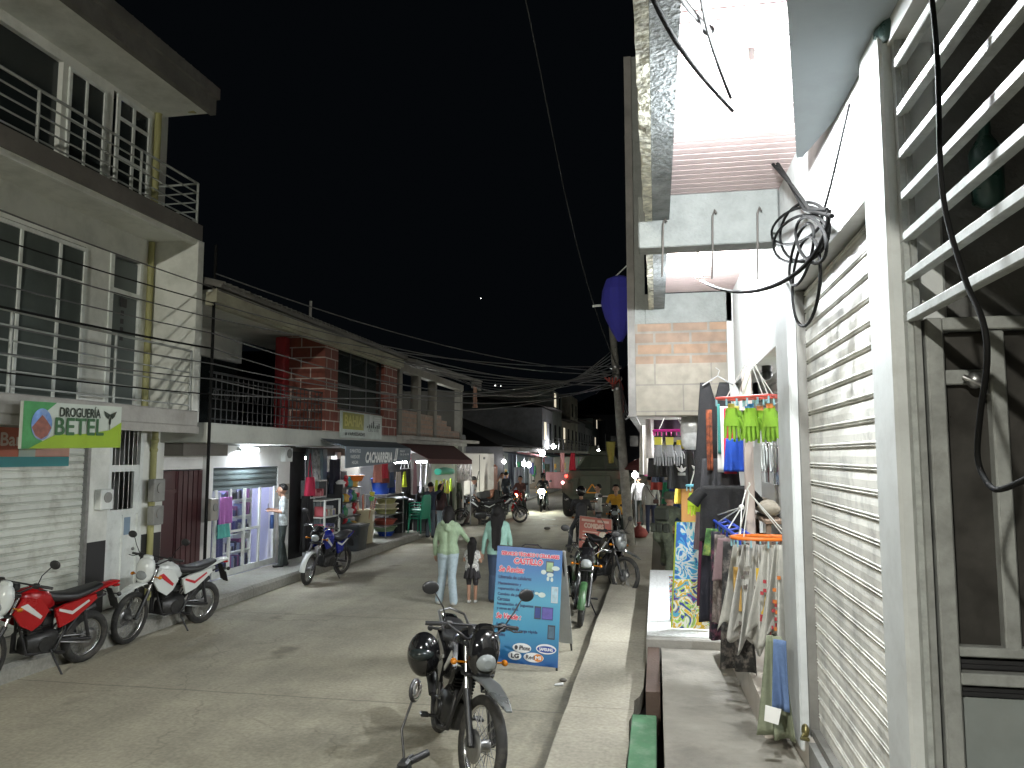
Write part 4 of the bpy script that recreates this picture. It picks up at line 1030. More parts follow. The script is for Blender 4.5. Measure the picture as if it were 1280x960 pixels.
# slanted soffit slab over the pavement
m = MB(); m.prism([(.16, -1.0), (.868, -1.0), (.868, 3.75), (.80, 4.22), (.77, 4.22), (.16, 1.05)], 4.10, 4.20, 'z')
part("soffit_slab", m, mat("blue_grey_soffit", (.30, .33, .35), .8, var=.12, dirt=(.2, .22, .23)), G, True)
# grille of flat bars over the open porch
m = MB()
for zb in (2.99, 3.135, 3.28, 3.43, 3.585, 3.745, 3.93):
    m.bbox(XR + .01, XR + .045, .4, 2.938, zb - .017, zb + .017, .004)
m.box(XR + .012, XR + .043, 2.90, 2.937, .8, 4.02)
part("bar_grille", m, mat("grey_white_bars", (.36, .38, .37), .5, var=.2, scale=20, dirt=(.22, .22, .21), dscale=14, damt=.6), G, True)
# porch recess: ceiling, side wall, back wall
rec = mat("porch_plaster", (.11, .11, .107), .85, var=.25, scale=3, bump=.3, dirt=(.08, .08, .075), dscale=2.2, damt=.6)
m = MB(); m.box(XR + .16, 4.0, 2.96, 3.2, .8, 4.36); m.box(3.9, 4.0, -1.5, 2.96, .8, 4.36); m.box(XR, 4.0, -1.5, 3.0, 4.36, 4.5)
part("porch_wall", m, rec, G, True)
# door facing the viewer in the porch
YD = 2.955
def dx(px): return onY(px, 600, YD).x
def dz(py, px=1200): return onY(px, py, YD).z
fr_m = mat("porch_door_frame", (.27, .28, .27), .6, var=.2, scale=10, bump=.15, dirt=(.16, .16, .15), dscale=9, damt=.6)
pan_m = mat("porch_door_panel", (.22, .245, .24), .55, var=.15, dirt=(.2, .21, .2), dscale=5)
m = MB()
xa = dx(1158); xb = dx(1180); xc = dx(1236); xd = dx(1256); xe = xc + (xc - xb) + .03; ztop = dz(400)
m.bbox(xa, xb, YD - .07, YD, .8, ztop, .006); m.bbox(xc, xd, YD - .065, YD, dz(808), ztop - .05, .006); m.bbox(xe, xe + .06, YD - .07, YD, .8, ztop, .006)
m.bbox(xb, xe, YD - .068, YD, ztop - .045, ztop, .004); m.bbox(xb, xe, YD - .068, YD, dz(815), dz(803), .004); m.bbox(xb, xe, YD - .066, YD, dz(850), dz(835), .004); m.bbox(xb, xc, YD - .05, YD, dz(482), dz(464), .004)
dj = part("door_frame", m, fr_m, G, True)
m = MB(); m.box(xb, xe, YD - .03, YD - .02, .82, dz(868))
part("door_panel", m, pan_m, G, True)
m = MB(); m.box(xb, xe, YD - .022, YD - .012, dz(865), ztop - .05)
part("door_glass", m, mat("dusty_dark_glass", (.035, .033, .030), .35, var=.4, scale=4, dirt=(.07, .065, .06), dscale=5), G, True)
m = MB()
for z in (dz(822), dz(828), dz(856), dz(862)): m.box(xb, xe, YD - .035, YD - .024, z - .01, z + .004)
part("vent_louvre", m, black_paint, G, True)
m = MB(); m.sphere((xb + .09, YD - .075, dz(478)), .03, 8, 6); m.tube([(xb + .05, YD - .08, dz(474)), (xb + .10, YD - .1, dz(484)), (xb + .12, YD - .08, dz(494))], .01, 6)
part("latch", m, steel, G, True)
m = MB(); m.box(XR + .03, XR + .05, 2.88, 2.935, .8, 4.0); part("jamb", m, fr_m, G, True)
# ---- lamps under the gallery
bulb((.46, 3.5, 4.155), .05, 2500, (.92, .98, 1), "blinding white bulb under the gallery ceiling nearest the viewer", up=.18)
bulb((.40, 7.0, 4.155), .045, 2100, (.92, .98, 1), "second blinding white bulb under the gallery ceiling past the cross beam", up=.18)

# ---- upper end wall of the next house over the pavement
N_ = thing("corner_house", "next right-hand house with brick and block end wall overhanging the pavement", "house", (1.5, 11.5, 0))
m = MB(); m.box(-.215, .80, 8.80, 9.0, 3.54, 4.0); part("brick_wall", m, rough_brick, N_, True)
m = MB(); m.box(-.215, .80, 8.80, 9.0, 2.955, 3.54); part("block_wall", m, rough_block, N_, True)
m = MB(); m.bbox(-.10, .862, 8.80, 9.0, 4.0, 4.345, .006); m.box(.80, .865, 8.82, 8.98, 2.96, 3.998); m.box(-.215, -.10, 8.80, 9.0, 4.0, 7.2); part("end_beam", m, mat("cross_beam_plaster", (.20, .21, .20)), N_, True)
m = MB(); m.box(-.30, -.217, 8.78, 14.0, 2.94, 7.2); part("street_face", m, mat("dark_street_face", (.20, .19, .18), .9, var=.3), N_, True)
m = MB(); m.box(-.215, 1.8, 9.0, 14.0, 2.955, 3.1); part("overhang_slab", m, concrete, N_, True)
m = MB(); m.box(.80, 1.0, 8.8, 9.0, 2.6, 4.36); m.box(1.8, 5, 8.8, 14.2, 3.1, 7.0); m.box(.87, 1.05, 13.6, 14.3, .5, 2.955); m.box(3.2, 3.4, 5.0, 14.2, .5, 3.0); m.box(1.05, 3.2, 14.0, 14.2, .5, 2.955)
m.box(1.07, 4, 5.35, 5.6, .8, 3.6)
part("shop_wall", m, mat("shop_inner_white", (.52, .52, .50), .7, var=.1), N_, True)
m = MB(); m.box(1.0, 3.2, 5.6, 8.8, 3.31, 3.40); part("shop_ceiling", m, mat("shop_inner_white", (.52, .52, .50)), N_, True)
m = MB(); m.cyl((1.02, 8.72, 2.6), (1.02, 8.72, 4.0), .03, n=8); m.cyl((.93, 8.74, 3.0), (.93, 8.74, 3.97), .02, n=8); part("conduit", m, white_clean, N_, True)
# fittings hanging from the ceiling
for k, (x, z0, z1, lab) in enumerate(((.08, 3.75, 4.16, "left rusty rebar hook hanging at the cross beam"), (.42, 3.72, 4.2, "middle rebar hook hanging at the cross beam"), (.72, 3.7, 4.2, "right rebar hook hanging at the cross beam"))):
    m = MB(); m.tube([(x + .02, 5.38, z1 - .02), (x + .01, 5.39, z1 + .01), (x - .005, 5.40, z1 - .03), (x - .01, 5.395, (z0 + z1) / 2), (x - .02, 5.39, z0)], .007, 6); single("rebar_hook", m, mat("rebar", (.10, .09, .08), .7), lab, "hook")
# tangled black cable on the wall
m = MB(); c0 = Vector((.80, 5.0, 3.92))
def loop(c, ry, rz, tilt, r=.012, n=26, ph=0.0):
    return [c + Vector((.02 * math.sin(3 * t + ph), ry * math.cos(t) * math.cos(tilt) - rz * math.sin(t) * math.sin(tilt), ry * math.cos(t) * math.sin(tilt) + rz * math.sin(t) * math.cos(tilt))) for t in [2 * PI * i / n for i in range(n)]]
def wx(px, py, x=.80): return onX(px, py, x)
for (px, py, a, b, tl) in ((1006, 290, 30, 38, .3), (1000, 298, 36, 26, -.6), (1008, 352, 17, 56, .08), (996, 282, 20, 34, 1.1), (1014, 300, 18, 30, -.3), (1002, 318, 12, 40, .25)):
    pts = []
    for i in range(28):
        t = 2 * PI * i / 28; X_ = a * math.cos(t); Y_ = b * math.sin(t)
        pts.append(wx(px + X_ * math.cos(tl) - Y_ * math.sin(tl), py + X_ * math.sin(tl) + Y_ * math.cos(tl), .80 - .012 * (a % 5)))
    m.tube(pts, .0085, 6, closed=True)
m.tube([wx(1040, 270, .79), wx(1006, 262, .78), wx(985, 225, .77), wx(972, 205, .77)], .012, 6)
m.tube([wx(966, 205, .76), wx(990, 232, .76), wx(1012, 262, .78), wx(1034, 262, .79)], .010, 6)
single("cable_coil", m, cable, "tangled coil of black cable hung on the white wall by the lamp", "cable")
def wire(pts, r, lab, mt=None, name="cable", n=7, group=None):
    m = MB(); m.tube(pts, r, n); return single(name, m, mt or cable, lab, "cable", group)
def bez(a, b, c, d, n=18):
    a, b, c, d = map(Vector, (a, b, c, d)); return [a * (1 - t) ** 3 + b * 3 * t * (1 - t) ** 2 + c * 3 * t * t * (1 - t) + d * t ** 3 for t in [i / n for i in range(n + 1)]]
wire(bez(wx(1036, 262, .79), wx(1040, 330, .80), wx(960, 400, .62), (.42, 6.95, 4.06)), .012, "black cable drooping from the coil to the second bulb")
wire(bez(wx(1196, 120, .85), wx(1060, 150, .80), wx(1050, 210, .8), wx(1030, 262, .79)) if False else bez(wx(1062, 130, .85), wx(1048, 190, .80), wx(1040, 230, .8), wx(1030, 262, .79)), .006, "thin wire running down the white wall to the coil")
# cables in the upper gallery
y1 = 3.1
wire(bez(onY(812, -12, 2.6), onY(842, 60, 2.9), onY(880, 100, 3.2), onY(916, 138, 3.42)), .010, "left black wire slanting down to the first bulb")
wire(bez(onY(846, -12, 2.6), onY(862, 15, 2.8), onY(878, 28, 3.0), onY(888, 40, 3.1)), .012, "upper black wire reaching the taped joint above the first bulb")
wire(bez(onY(876, -10, 2.6), onY(880, 20, 2.9), onY(888, 60, 3.2), onY(914, 122, 3.42)), .009, "right black wire passing the taped joint to the first bulb")
m = MB(); c = onY(886, 38, 3.1); m.sphere(c, .026, 8, 6, 0, (1, .8, .9)); single("taped_joint", m, cable, "lump of black tape joining the gallery wires", "tape joint")
# cable across the porch
pts = [onX(1164, -10, .82), onX(1172, 80, .82), onX(1178, 240, .82), onX(1205, 345, .82), onX(1228, 400, .82), onX(1234, 450, .82), onX(1225, 520, .83), onX(1222, 570, .84), onX(1232, 600, .84), onX(1250, 612, .84), onX(1300, 590, .84)]
def smooth(pts, k=5):
    out = []
    P = [pts[0]] + pts + [pts[-1]]
    for i in range(1, len(P) - 2):
        for j in range(k):
            t = j / k; a, b, c, d = P[i - 1], P[i], P[i + 1], P[i + 2]
            out.append(.5 * ((2 * b) + (c - a) * t + (2 * a - 5 * b + 4 * c - d) * t * t + (3 * b - a - 3 * c + d) * t ** 3))
    return out + [pts[-1]]
wire(smooth(pts), .0078, "black cable hanging loose in front of the barred porch")
# green bottle-like thing high in the porch
m = MB(); m.lathe([(.02, 0), (.05, .02), (.055, .2), (.02, .26), (.02, .32)], onX(1232, 190, 1.15) - Vector((0, 0, .2)), n=12)
single("hanging_bottle", m, mat("bottle_green", (.015, .05, .04), .3), "dark green bottle hanging behind the porch bars", "bottle")
m = MB(); m.lathe([(.10, 0), (.12, .05), (.08, .16), (.03, .2)], onX(1135, 55, .95), n=12); single("meter_glass", m, mat("bottle_green", (.015, .05, .04), .3), "greenish glass insulator at the top of the porch bars", "insulator")

# ================================================================ RIGHT SIDE: WARES OF THE FIRST SHOP
m = MB(); m.bbox(.80, .88, 7.38, 7.47, .80, 3.3, .008); single("wooden_post", m, mat("pinkish_post", (.50, .42, .38), .7, var=.15, dirt=(.3, .26, .24)), "pinkish wooden post in the shop front behind the near pier", "post")
# white barred door seen behind the gloves
t = thing("scroll_door", "white panelled door with scrollwork window inside the first shop", "door", (1.12, 8.12, .8))
m = MB(); m.box(0, .03, -.65, .66, 0, 1.42); m.box(0, .03, -.65, .66, 1.95, 2.0); m.box(0, .03, -.65, -.57, 1.42, 1.95); m.box(0, .03, .60, .66, 1.42, 1.95); m.box(0, .03, .0, .06, 1.42, 1.95)
for k in range(5): m.bbox(0, .03, -.65, .66, 2.003 + k * .10, 2.09 + k * .10, .012)
part("panel", m, mat("dirty_white_door", (.42, .41, .39), .6, var=.15, dirt=(.25, .23, .22)), t)
m = MB(); m.box(.03, .035, -.57, .60, 1.42, 1.95); part("window", m, dark_glass, t)
m = MB()
for y in (-.42, -.2, .2, .42):
    m.tube([(-.01, y + .1 * math.cos(a), 1.68 + .14 * math.sin(a)) for a in [2 * PI * i / 16 for i in range(16)]], .008, 5, closed=True)
for y in (-.3, .3): m.cyl((-.01, y, 1.42), (-.01, y, 1.95), .008, n=5)
part("scrollwork", m, white_metal, t)
t = thing("security_camera", "small dark dome camera above the scroll door", "camera", (.98, 7.1, 3.22)); m = MB(); m.sphere((0, 0, 0), .05, 12, 8); m.cyl((0, 0, .03), (0, 0, .12), .045, n=12); part("dome", m, black_plastic, t)
m = MB(); m.sphere((-.045, -.01, 0), .016, 8, 6); part("lens", m, lens_clear, t)
m = MB(); [m.sphere((1.0, 7.3 + .12 * k, 2.02 + .02 * (k % 2)), .09, 10, 7, 0, (1, 1.1, .7)) for k in range(6)]; single("sack_pile", m, cloth("sack", (.28, .25, .20)), "lumpy pale sacks piled on the shop shelf by the post", "sacks")
m = MB(); m.bbox(.93, 1.1, 7.15, 8.1, 1.90, 1.94, .01); m.box(.95, .99, 7.2, 7.25, .8, 1.9); m.box(.95, .99, 8.0, 8.05, .8, 1.9); single("shop_shelf", m, mat("shelf_wood", (.20, .14, .10), .7), "brown wooden shelf inside the first shop", "shelf")
m = MB(); m.bbox(.92, 1.08, 7.28, 7.97, .801, 1.75, .02); single("dark_crate", m, mat("crate_brownish", (.12, .08, .07), .8, var=.3), "dark brown crate under the wooden shelf", "crate")

def glove(mt, h=.24, w=.11, seed=0):
    rnd = random.Random(seed); m = MB()
    m.loft([(0, rnd.uniform(-.01, .01), 0, .010, w * .30), (.015, 0, 0, .018, w * .36), (.05, 0, 0, .016, w * .37), (.09, 0, 0, .022, w * .47), (.13, 0, 0, .020, w * .49)], 12)
    m.v = [(v[1], v[2], -v[0]) for v in m.v]
    for k, (f, L) in enumerate(((-.36, .082), (-.12, .10), (.12, .105), (.36, .09))):
        y = f * w; m.tube([(0, y, -.11), (.004, y * 1.08, -.11 - L * .6), (.012 * rnd.uniform(-1, 1), y * 1.15, -.125 - L)], [.013, .0125, .009], 7)
    m.tube([(0, -w * .42, -.07), (.01, -w * .62, -.11), (.012, -w * .66, -.15)], [.013, .013, .009], 7)
    if h != .24: m.v = [(v[0], v[1] * h / .24, v[2] * h / .24) for v in m.v]
    return m
def clip_hanger(name, lab, loc, rz, col, ry, rx, n, oval_=True, tilt=0, drop=.22, strings=4, tip=None):
    t = thing(name, lab, "clip hanger", loc, rz); t.rotation_euler = (tilt, 0, rz)
    m = MB()
    if oval_: ring = [(rx * math.cos(a), ry * math.sin(a), 0) for a in [2 * PI * i / 28 for i in range(28)]]
    else: ring = [(-rx, -ry, 0), (rx, -ry, 0), (rx, ry, 0), (-rx, ry, 0)]
    if oval_: m.tube(ring, .014, 7, closed=True)
    else:
        for i in range(4): m.cyl(ring[i], ring[(i + 1) % 4], .012, n=7)
        for k in range(1, 4): m.cyl((-rx, -ry + k * ry / 2, 0), (rx, -ry + k * ry / 2, 0), .006, n=6)
    part("ring", m, col, t)
    m = MB(); top = Vector(tip or (0, 0, drop))
    for k in range(strings):
        a = 2 * PI * (k + .5) / strings; m.cyl((rx * math.cos(a), ry * math.sin(a), 0), top, .0045, n=5)
    m.tube([top, top + Vector((0, .012, .03)), top + Vector((0, -.008, .06)), top + Vector((0, 0, .075))], .006, 6)
    part("strings", m, plastic("stringwhite", (.62, .62, .58)), t)
    m = MB()
    for k in range(n):
        a = 2 * PI * k / n; x, y = (rx * math.cos(a), ry * math.sin(a)) if oval_ else ((-rx, rx)[k % 2], -ry + 2 * ry * (k // 2) / max(1, (n - 1) // 2))
        m.bbox(x - .008, x + .008, y - .006, y + .006, -.062, -.004, .003)
    part("clips", m, col if n % 2 else plastic("clipmix", (.25, .45, .5)), t)
    return t
lime = cloth("limeglove", (.20, .38, .03)); red_h = plastic("coralred", (.62, .10, .08)); grn_h = plastic("grassgreen", (.12, .45, .08))
c = onY(936, 497, 6.3)
clip_hanger("clip_hanger", "coral red rectangular clip hanger holding the lime gloves by the pier", (c.x + .01, c.y, c.z), R(52), red_h, .23, .12, 12, False, drop=.32)
clip_hanger("clip_hanger", "grass green round clip hanger above and behind the coral red one", (c.x + .08, c.y + .25, c.z + .02), R(80), grn_h, .15, .11, 10, True, drop=.3)
gl0 = None; names = ["first", "second", "third", "fourth", "fifth", "sixth", "seventh"]
for k in range(7):
    px = 914 + (k * 24 if k < 3 else (k - 3) * 15 + 6); yy_ = 6.4 - .1 * (k % 3) + (.16 if k > 2 else 0); p = onY(px, 510 + (k > 2) * 3, yy_)
    o = place_mesh("lime_glove", glove(lime, .27, .115, k), lime, (p.x, p.y, p.z), R(86 + (k * 13) % 16 - 8), ("%s front lime green work glove from the left under the coral red hanger" if k < 3 else "%s rear lime green work glove, behind the front three under the coral red hanger") % names[k if k < 3 else k - 3], "glove", "lime green gloves under the red hanger")
    m = MB(); m.bbox(-.006, .006, -.025, .025, -.002, .035, .002)
    q = part("tag", m, plastic(("tagyellow", "tagblue", "tagorange")[k % 3], ((.55, .5, .05), (.03, .22, .5), (.6, .2, .03))[k % 3]), o)
m = MB()
def garment(px, py, y, w0, w1, h, mt, lab, folds=3, amp=.03, seed=1, rz=80, sl=None, neck=0.0, t=.01, name="hanging_garment", cat="garment", hem=0.0):
    p = onY(px, py, y)
    return place_mesh(name, cloth_sheet(w0, w1, h, folds, amp, t, seed=seed, sleeves=sl, neck=neck, hem=hem), mt, p, R(rz), lab, cat)
rz = 90
# main rail of clothes around y = 7.6 - 8.6 (facing the viewer)
garment(893, 478, 8.45, .30, .50, 1.22, cloth("black", (.016, .016, .018)), "long black vest hanging at the top left of the shop rail", 2, .02, 71, rz, None, .18)
p = onY(897, 470, 8.4); m = MB(); m.tube([p + Vector((-.16, 0, -.1)), p, p + Vector((.16, 0, -.1))], .008, 6); m.tube([p, p + Vector((.02, 0, .06)), p + Vector((-.02, 0, .09))], .005, 5); single("clothes_hanger", m, steel, "wire clothes hanger holding the long black vest", "hanger")
garment(886, 512, 8.1, .06, .06, .62, mat("ember_print", (.16, .04, .015), .8, var=.9, scale=14), "narrow orange and black strip of cloth beside the black vest", 1, .01, 72, rz)
st = mat("striped_jersey_white", (.60, .60, .58), .8); 
garment(903, 508, 8.0, .10, .12, .66, st, "white part of the tricolour striped cloth under the red hanger", 1, .012, 73, rz)
garment(911, 510, 7.9, .10, .12, .65, cloth("jerseyred", (.50, .02, .05)), "red striped cloth under the red hanger's left end", 1, .012, 74, rz)
garment(898, 505, 7.98, .025, .03, .5, cloth("jerseyteal", (.04, .20, .18)), "teal strip at the left edge of the white striped cloth", 1, .012, 75, rz)
garment(921, 548, 7.7, .20, .26, .32, cloth("royal", (.01, .06, .38)), "royal blue short under the lime gloves", 2, .02, 76, rz)
garment(899, 573, 8.2, .34, .42, .42, cloth("charcoal", (.05, .05, .055)), "charcoal grey trousers below the black vest", 3, .03, 77, rz)
garment(906, 607, 7.6, .44, .50, .52, cloth("black2", (.010, .010, .011)), "black T-shirt hanging above the blue clip hanger", 2, .02, 78, rz, (.1, .12))
p = onY(895, 632, 7.56); 
def trefoil(p, s, lab):
    m = MB()
    for a in (-.75, 0, .75):
        q = MB(); q.loft([(0, 0, 0, .003, s * .05), (s * .5, 0, 0, .003, s * .2), (s, 0, 0, .003, s * .03)], 8)
        q.v = [(v[2], v[1], v[0]) for v in q.v]; q.xf(Matrix.Rotation(a, 4, 'Y')); m.merge(q)
    for k in range(3): m.box(-s * .55, s * .55, -.003, .003, -s * (.12 + .14 * k) - s * .06, -s * (.12 + .14 * k))
    return m.xf(Matrix.Translation(p))
# second cluster: magenta hanger with grey gloves
mag = plastic("magenta", (.60, .01, .28)); gryg = cloth("greyglove", (.16, .16, .165))
c = onY(839, 538, 9.35)
clip_hanger("clip_hanger", "magenta clip hanger with white strings holding grey gloves", (c.x, c.y, c.z), R(90), mag, .21, .10, 11, True, drop=.32)
for k, (px, tg) in enumerate(((823, 1), (830, 0), (837, 1), (847, 0))):
    p = onY(px, 556, 9.3 + .05 * (k % 2))
    o = place_mesh("grey_glove", glove(gryg, .26, .11, 30 + k), gryg, p, R(75 + 10 * k), "%s grey work glove from the left under the magenta hanger" % names[k], "glove", "grey gloves under the magenta hanger")
    if tg: m = MB(); m.box(-.012, .0, -.045, .045, .0, .09); part("tag", m, plastic("tagyellow", (.55, .5, .05)), o)
for k in range(3):
    p = onY(851 + 4 * k, 550, 9.4); place_mesh("folded_cloth", cloth_sheet(.1, .12, .1, 2, .01, seed=80 + k), cloth("mustard", (.45, .38, .03)), p, R(90), "%s mustard yellow cloth clipped on the magenta hanger" % names[k], "cloth", "mustard cloths on the magenta hanger")
m = MB(); p = onY(877, 505, 9.2); m.loft([(0, 0, 0, .04, .16), (-.05, 0, 0, .09, .23), (-.3, 0, 0, .12, .25), (-.48, 0, 0, .10, .24), (-.53, 0, 0, .04, .2)], 16, p=3.5); m.v = [(v[2], v[1], v[0]) for v in m.v]; m.xf(Matrix.Translation(p))
o = single("plastic_sack", m, mat("clear_white_sack", (.50, .50, .50), .2, var=.35, scale=9), "bulging white see-through sack hanging beside the black vest", "sack")
m = MB(); p = onY(877, 504, 9.15); m.loft([(.02, 0, 0, .03, .17), (-.04, 0, 0, .10, .245), (-.12, 0, 0, .125, .258), (-.125, 0, 0, .12, .25)], 16, p=3.5); m.v = [(v[2], v[1], v[0]) for v in m.v]; m.xf(Matrix.Translation(p - Vector(o.location))); part("red_lining", m, plastic("sackred", (.50, .09, .08)), o)
garment(812, 522, 9.7, .1, .1, .5, cloth("printed", (.45, .42, .42)), "narrow pale printed cloth at the left end of the overhang", 1, .01, 90, rz)
garment(836, 521, 9.9, .5, .5, .26, cloth("plum", (.025, .01, .025)), "dark plum cloth pinned behind the magenta hanger", 2, .01, 91, rz)
garment(824, 562, 9.8, .26, .3, .34, cloth("black", (.016, .016, .018)), "black garment hanging under the left grey gloves", 2, .02, 92, rz)
for k, (px, py) in enumerate(((851, 562), (870, 560))):
    garment(px, py, 9.75, .30, .36, .48, cloth("black3", (.012, .012, .014)), ("left", "right")[k] + " black garment with a white leaf mark behind the magenta hanger", 2, .02, 93 + k, rz)
    q = onY(px + 1, py + 28, 9.70); o = single("leaf_mark", trefoil(q, .085, ""), mat("print_white", (.6, .6, .6), .7), "white three-leaf print on the %s black garment" % ("left", "right")[k], "print")
# pale blue hanger with lime gloves
c = onY(874, 607, 9.1); clip_hanger("clip_hanger", "small pale blue clip hanger with yellow-green gloves", (c.x, c.y, c.z), R(90), plastic("skyblue", (.16, .48, .62)), .14, .08, 8, True, drop=.34)
for k in range(3):
    p = onY(866 + 7 * k, 616, 9.05); place_mesh("lime_glove", glove(lime, .27, .115, 50 + k), cloth("yellowlime", (.42, .60, .03)), p, R(80 + 12 * k), "%s yellow-green glove under the pale blue hanger" % ("left", "middle", "right")[k], "glove", "yellow-green gloves under the blue hanger")
m = MB(); p = onY(862, 652, 9.9); m.bbox(p.x - .10, p.x + .09, p.y, p.y + .04, .5, 2.45, .01); single("orange_panel", m, mat("orange_wood", (.42, .20, .05), .6, var=.15), "tall orange-brown wooden panel standing at the second shop's edge", "panel")
# floral printed panel, its small neighbour
def floral(name, base, seed):
    if name in _M: return _M[name]
    m_ = bpy.data.materials.new(name); m_.use_nodes = True; nt = m_.node_tree; N = nt.nodes; L = nt.links; b = N["Principled BSDF"]
    tc = N.new("ShaderNodeTexCoord"); mp = N.new("ShaderNodeMapping"); mp.inputs["Location"].default_value = (seed, seed, 0); L.new(tc.outputs["Object"], mp.inputs[0])
    n = N.new("ShaderNodeTexNoise"); n.inputs["Scale"].default_value = 5; n.inputs["Detail"].default_value = 2; n.inputs["Distortion"].default_value = 2.5; L.new(mp.outputs[0], n.inputs["Vector"])
    r = N.new("ShaderNodeValToRGB"); r.color_ramp.interpolation = 'CONSTANT'; e = r.color_ramp.elements
    e[0].position = 0; e[0].color = (*base[0], 1); e[1].position = .40; e[1].color = (*base[1], 1)
    for pos, c_ in zip((.46, .52, .58, .66), base[2:]): q = e.new(pos); q.color = (*c_, 1)
    L.new(n.outputs[0], r.inputs[0]); L.new(r.outputs[0], b.inputs["Base Color"]); b.inputs["Roughness"].default_value = .6
    _M[name] = m_; return m_
fl_top = floral("floral_blue_white", [(.02, .12, .45), (.05, .32, .6), (.55, .62, .66), (.60, .62, .60), (.08, .38, .55), (.02, .10, .35)], 2)
fl_bot = floral("floral_lower", [(.03, .05, .30), (.35, .55, .08), (.70, .70, .64), (.62, .40, .03), (.08, .35, .5), (.12, .03, .22)], 5)
t = thing("floral_panel", "tall tapering floral panel in blue and white with yellow flowers at its foot", "panel", (onY(866, 775, 9.3).x, 9.3, .5))
fb = onY(866, 655, 9.3).z - .5
m = MB(); 
def tw(z): return .235 - .075 * (z / fb)
vs = []; ns = 8
for k in range(ns + 1):
    z = fb * .46 * k / ns + .02; w = tw(z); vs += [(-w, 0, z), (w, 0, z)]
m.add(vs + [(x, .03, z) for x, y, z in vs], [(2 * i, 2 * i + 1, 2 * i + 3, 2 * i + 2) for i in range(ns)] + [(2 * i + 2 * ns + 3, 2 * i + 2 * ns + 2, 2 * i + 2 * ns + 4, 2 * i + 2 * ns + 5) for i in range(ns)]); part("lower_print", m, fl_bot, t)
m = MB(); vs = []
for k in range(ns + 1):
    z = fb * .46 + fb * .54 * k / ns + .02; w = tw(z); vs += [(-w, 0, z), (w, 0, z)]
m.add(vs + [(x, .03, z) for x, y, z in vs], [(2 * i, 2 * i + 1, 2 * i + 3, 2 * i + 2) for i in range(ns)] + [(2 * i + 2 * ns + 3, 2 * i + 2 * ns + 2, 2 * i + 2 * ns + 4, 2 * i + 2 * ns + 5) for i in range(ns)]); part("upper_print", m, fl_top, t)
m = MB(); m.tube([(-.24, .015, .02), (.24, .015, .02), (.165, .015, fb + .02), (-.165, .015, fb + .02)], .013, 6, closed=True); part("lime_piping", m, cloth("limepiping", (.38, .48, .04)), t)
t = thing("floral_panel", "short blue and red printed panel leaning behind the tall floral panel", "panel", (onY(848, 720, 9.7).x, 9.75, .5))
m = MB(); m.bbox(-.11, .11, 0, .03, 0, .55, .01); part("print", m, floral("floral_small", [(.02, .3, .55), (.5, .05, .08), (.6, .6, .6), (.05, .35, .6), (.5, .3, .05), (.1, .1, .3)], 9), t)
garment(877, 640, 9.0, .12, .2, .42, cloth("mauve", (.24, .18, .20)), "mauve scarf hanging over the floral panel's right side", 2, .03, 99, rz)
# blue hanger with dark garments; orange hanger with printed tea towels
bl = plastic("cobalt", (.02, .06, .42)); og = plastic("hangerorange", (.72, .17, .02))
a = onY(887, 647, 7.9); b = onY(925, 673, 6.3)
t = thing("clip_hanger", "cobalt blue slanting clip hanger with dark garments", "clip hanger", (a + b) / 2)
m = MB(); h = (b - a) / 2; m.cyl(-h, h, .014, n=7); m.cyl(-h + Vector((.09, 0, .02)), h + Vector((.09, 0, .02)), .012, n=7)
for k in range(7): q = -h + (2 * h) * (k / 6); m.cyl(q, q + Vector((.09, 0, .02)), .009, n=6)
part("ring", m, bl, t)
m = MB(); kn = onY(927, 634, 6.9) - (a + b) / 2
for k in (0, .3, .65, 1): q = -h + (2 * h) * k; m.cyl(q, kn, .006, n=5)
m.sphere(kn, .025, 8, 6); m.tube([kn, kn + Vector((.05, .1, .14))], .006, 5); part("strings", m, plastic("stringwhite", (.62, .62, .58)), t)
m = MB()
for k in range(9): q = -h + (2 * h) * (k / 8); m.bbox(q.x - .008, q.x + .008, q.y - .01, q.y + .01, q.z - .06, q.z, .003)
part("clips", m, bl, t)
gar = [((.10, .02, .05), "wine red"), ((.012, .012, .02), "ink black"), ((.06, .16, .05), "moss green"), ((.012, .014, .025), "midnight blue"), ((.16, .13, .12), "speckled grey-brown"), ((.22, .15, .16), "dusty pink"), ((.03, .03, .03), "soot black")]
for k, (cc_, nm) in enumerate(gar):
    q = a + (b - a) * ((k + .3) / 7.0); L_ = (.8, .9, .25, .95, .75, .35, 1.0)[k]
    place_mesh("hanging_garment", cloth_sheet(.22, .32, L_, 2, .025, seed=110 + k), (cloth("rail%d" % k, cc_) if k in (0, 1, 5) else mat("print_cloth%d" % k, cc_, .85, var=.8, scale=16, dirt=[(0, 0, 0), (0, 0, 0), (.35, .4, .1), (.30, .10, .16), (.45, .40, .38), (0, 0, 0), (.25, .22, .20)][k], dscale=14, damt=.9)), (q.x, q.y, q.z - .05), R(58 + 6 * (k % 3)), "%s garment clipped on the cobalt blue hanger" % nm, "garment")
c = onY(955, 672, 5.85)
t = clip_hanger("clip_hanger", "orange oval clip hanger with printed white tea towels by the pier", (c.x, c.y, c.z), R(95), og, .23, .13, 12, True, drop=.28, tip=(-.02, .1, .32))
tw_cols = [(.42, .41, .37), (.44, .43, .40), (.41, .40, .37), (.45, .44, .40)]
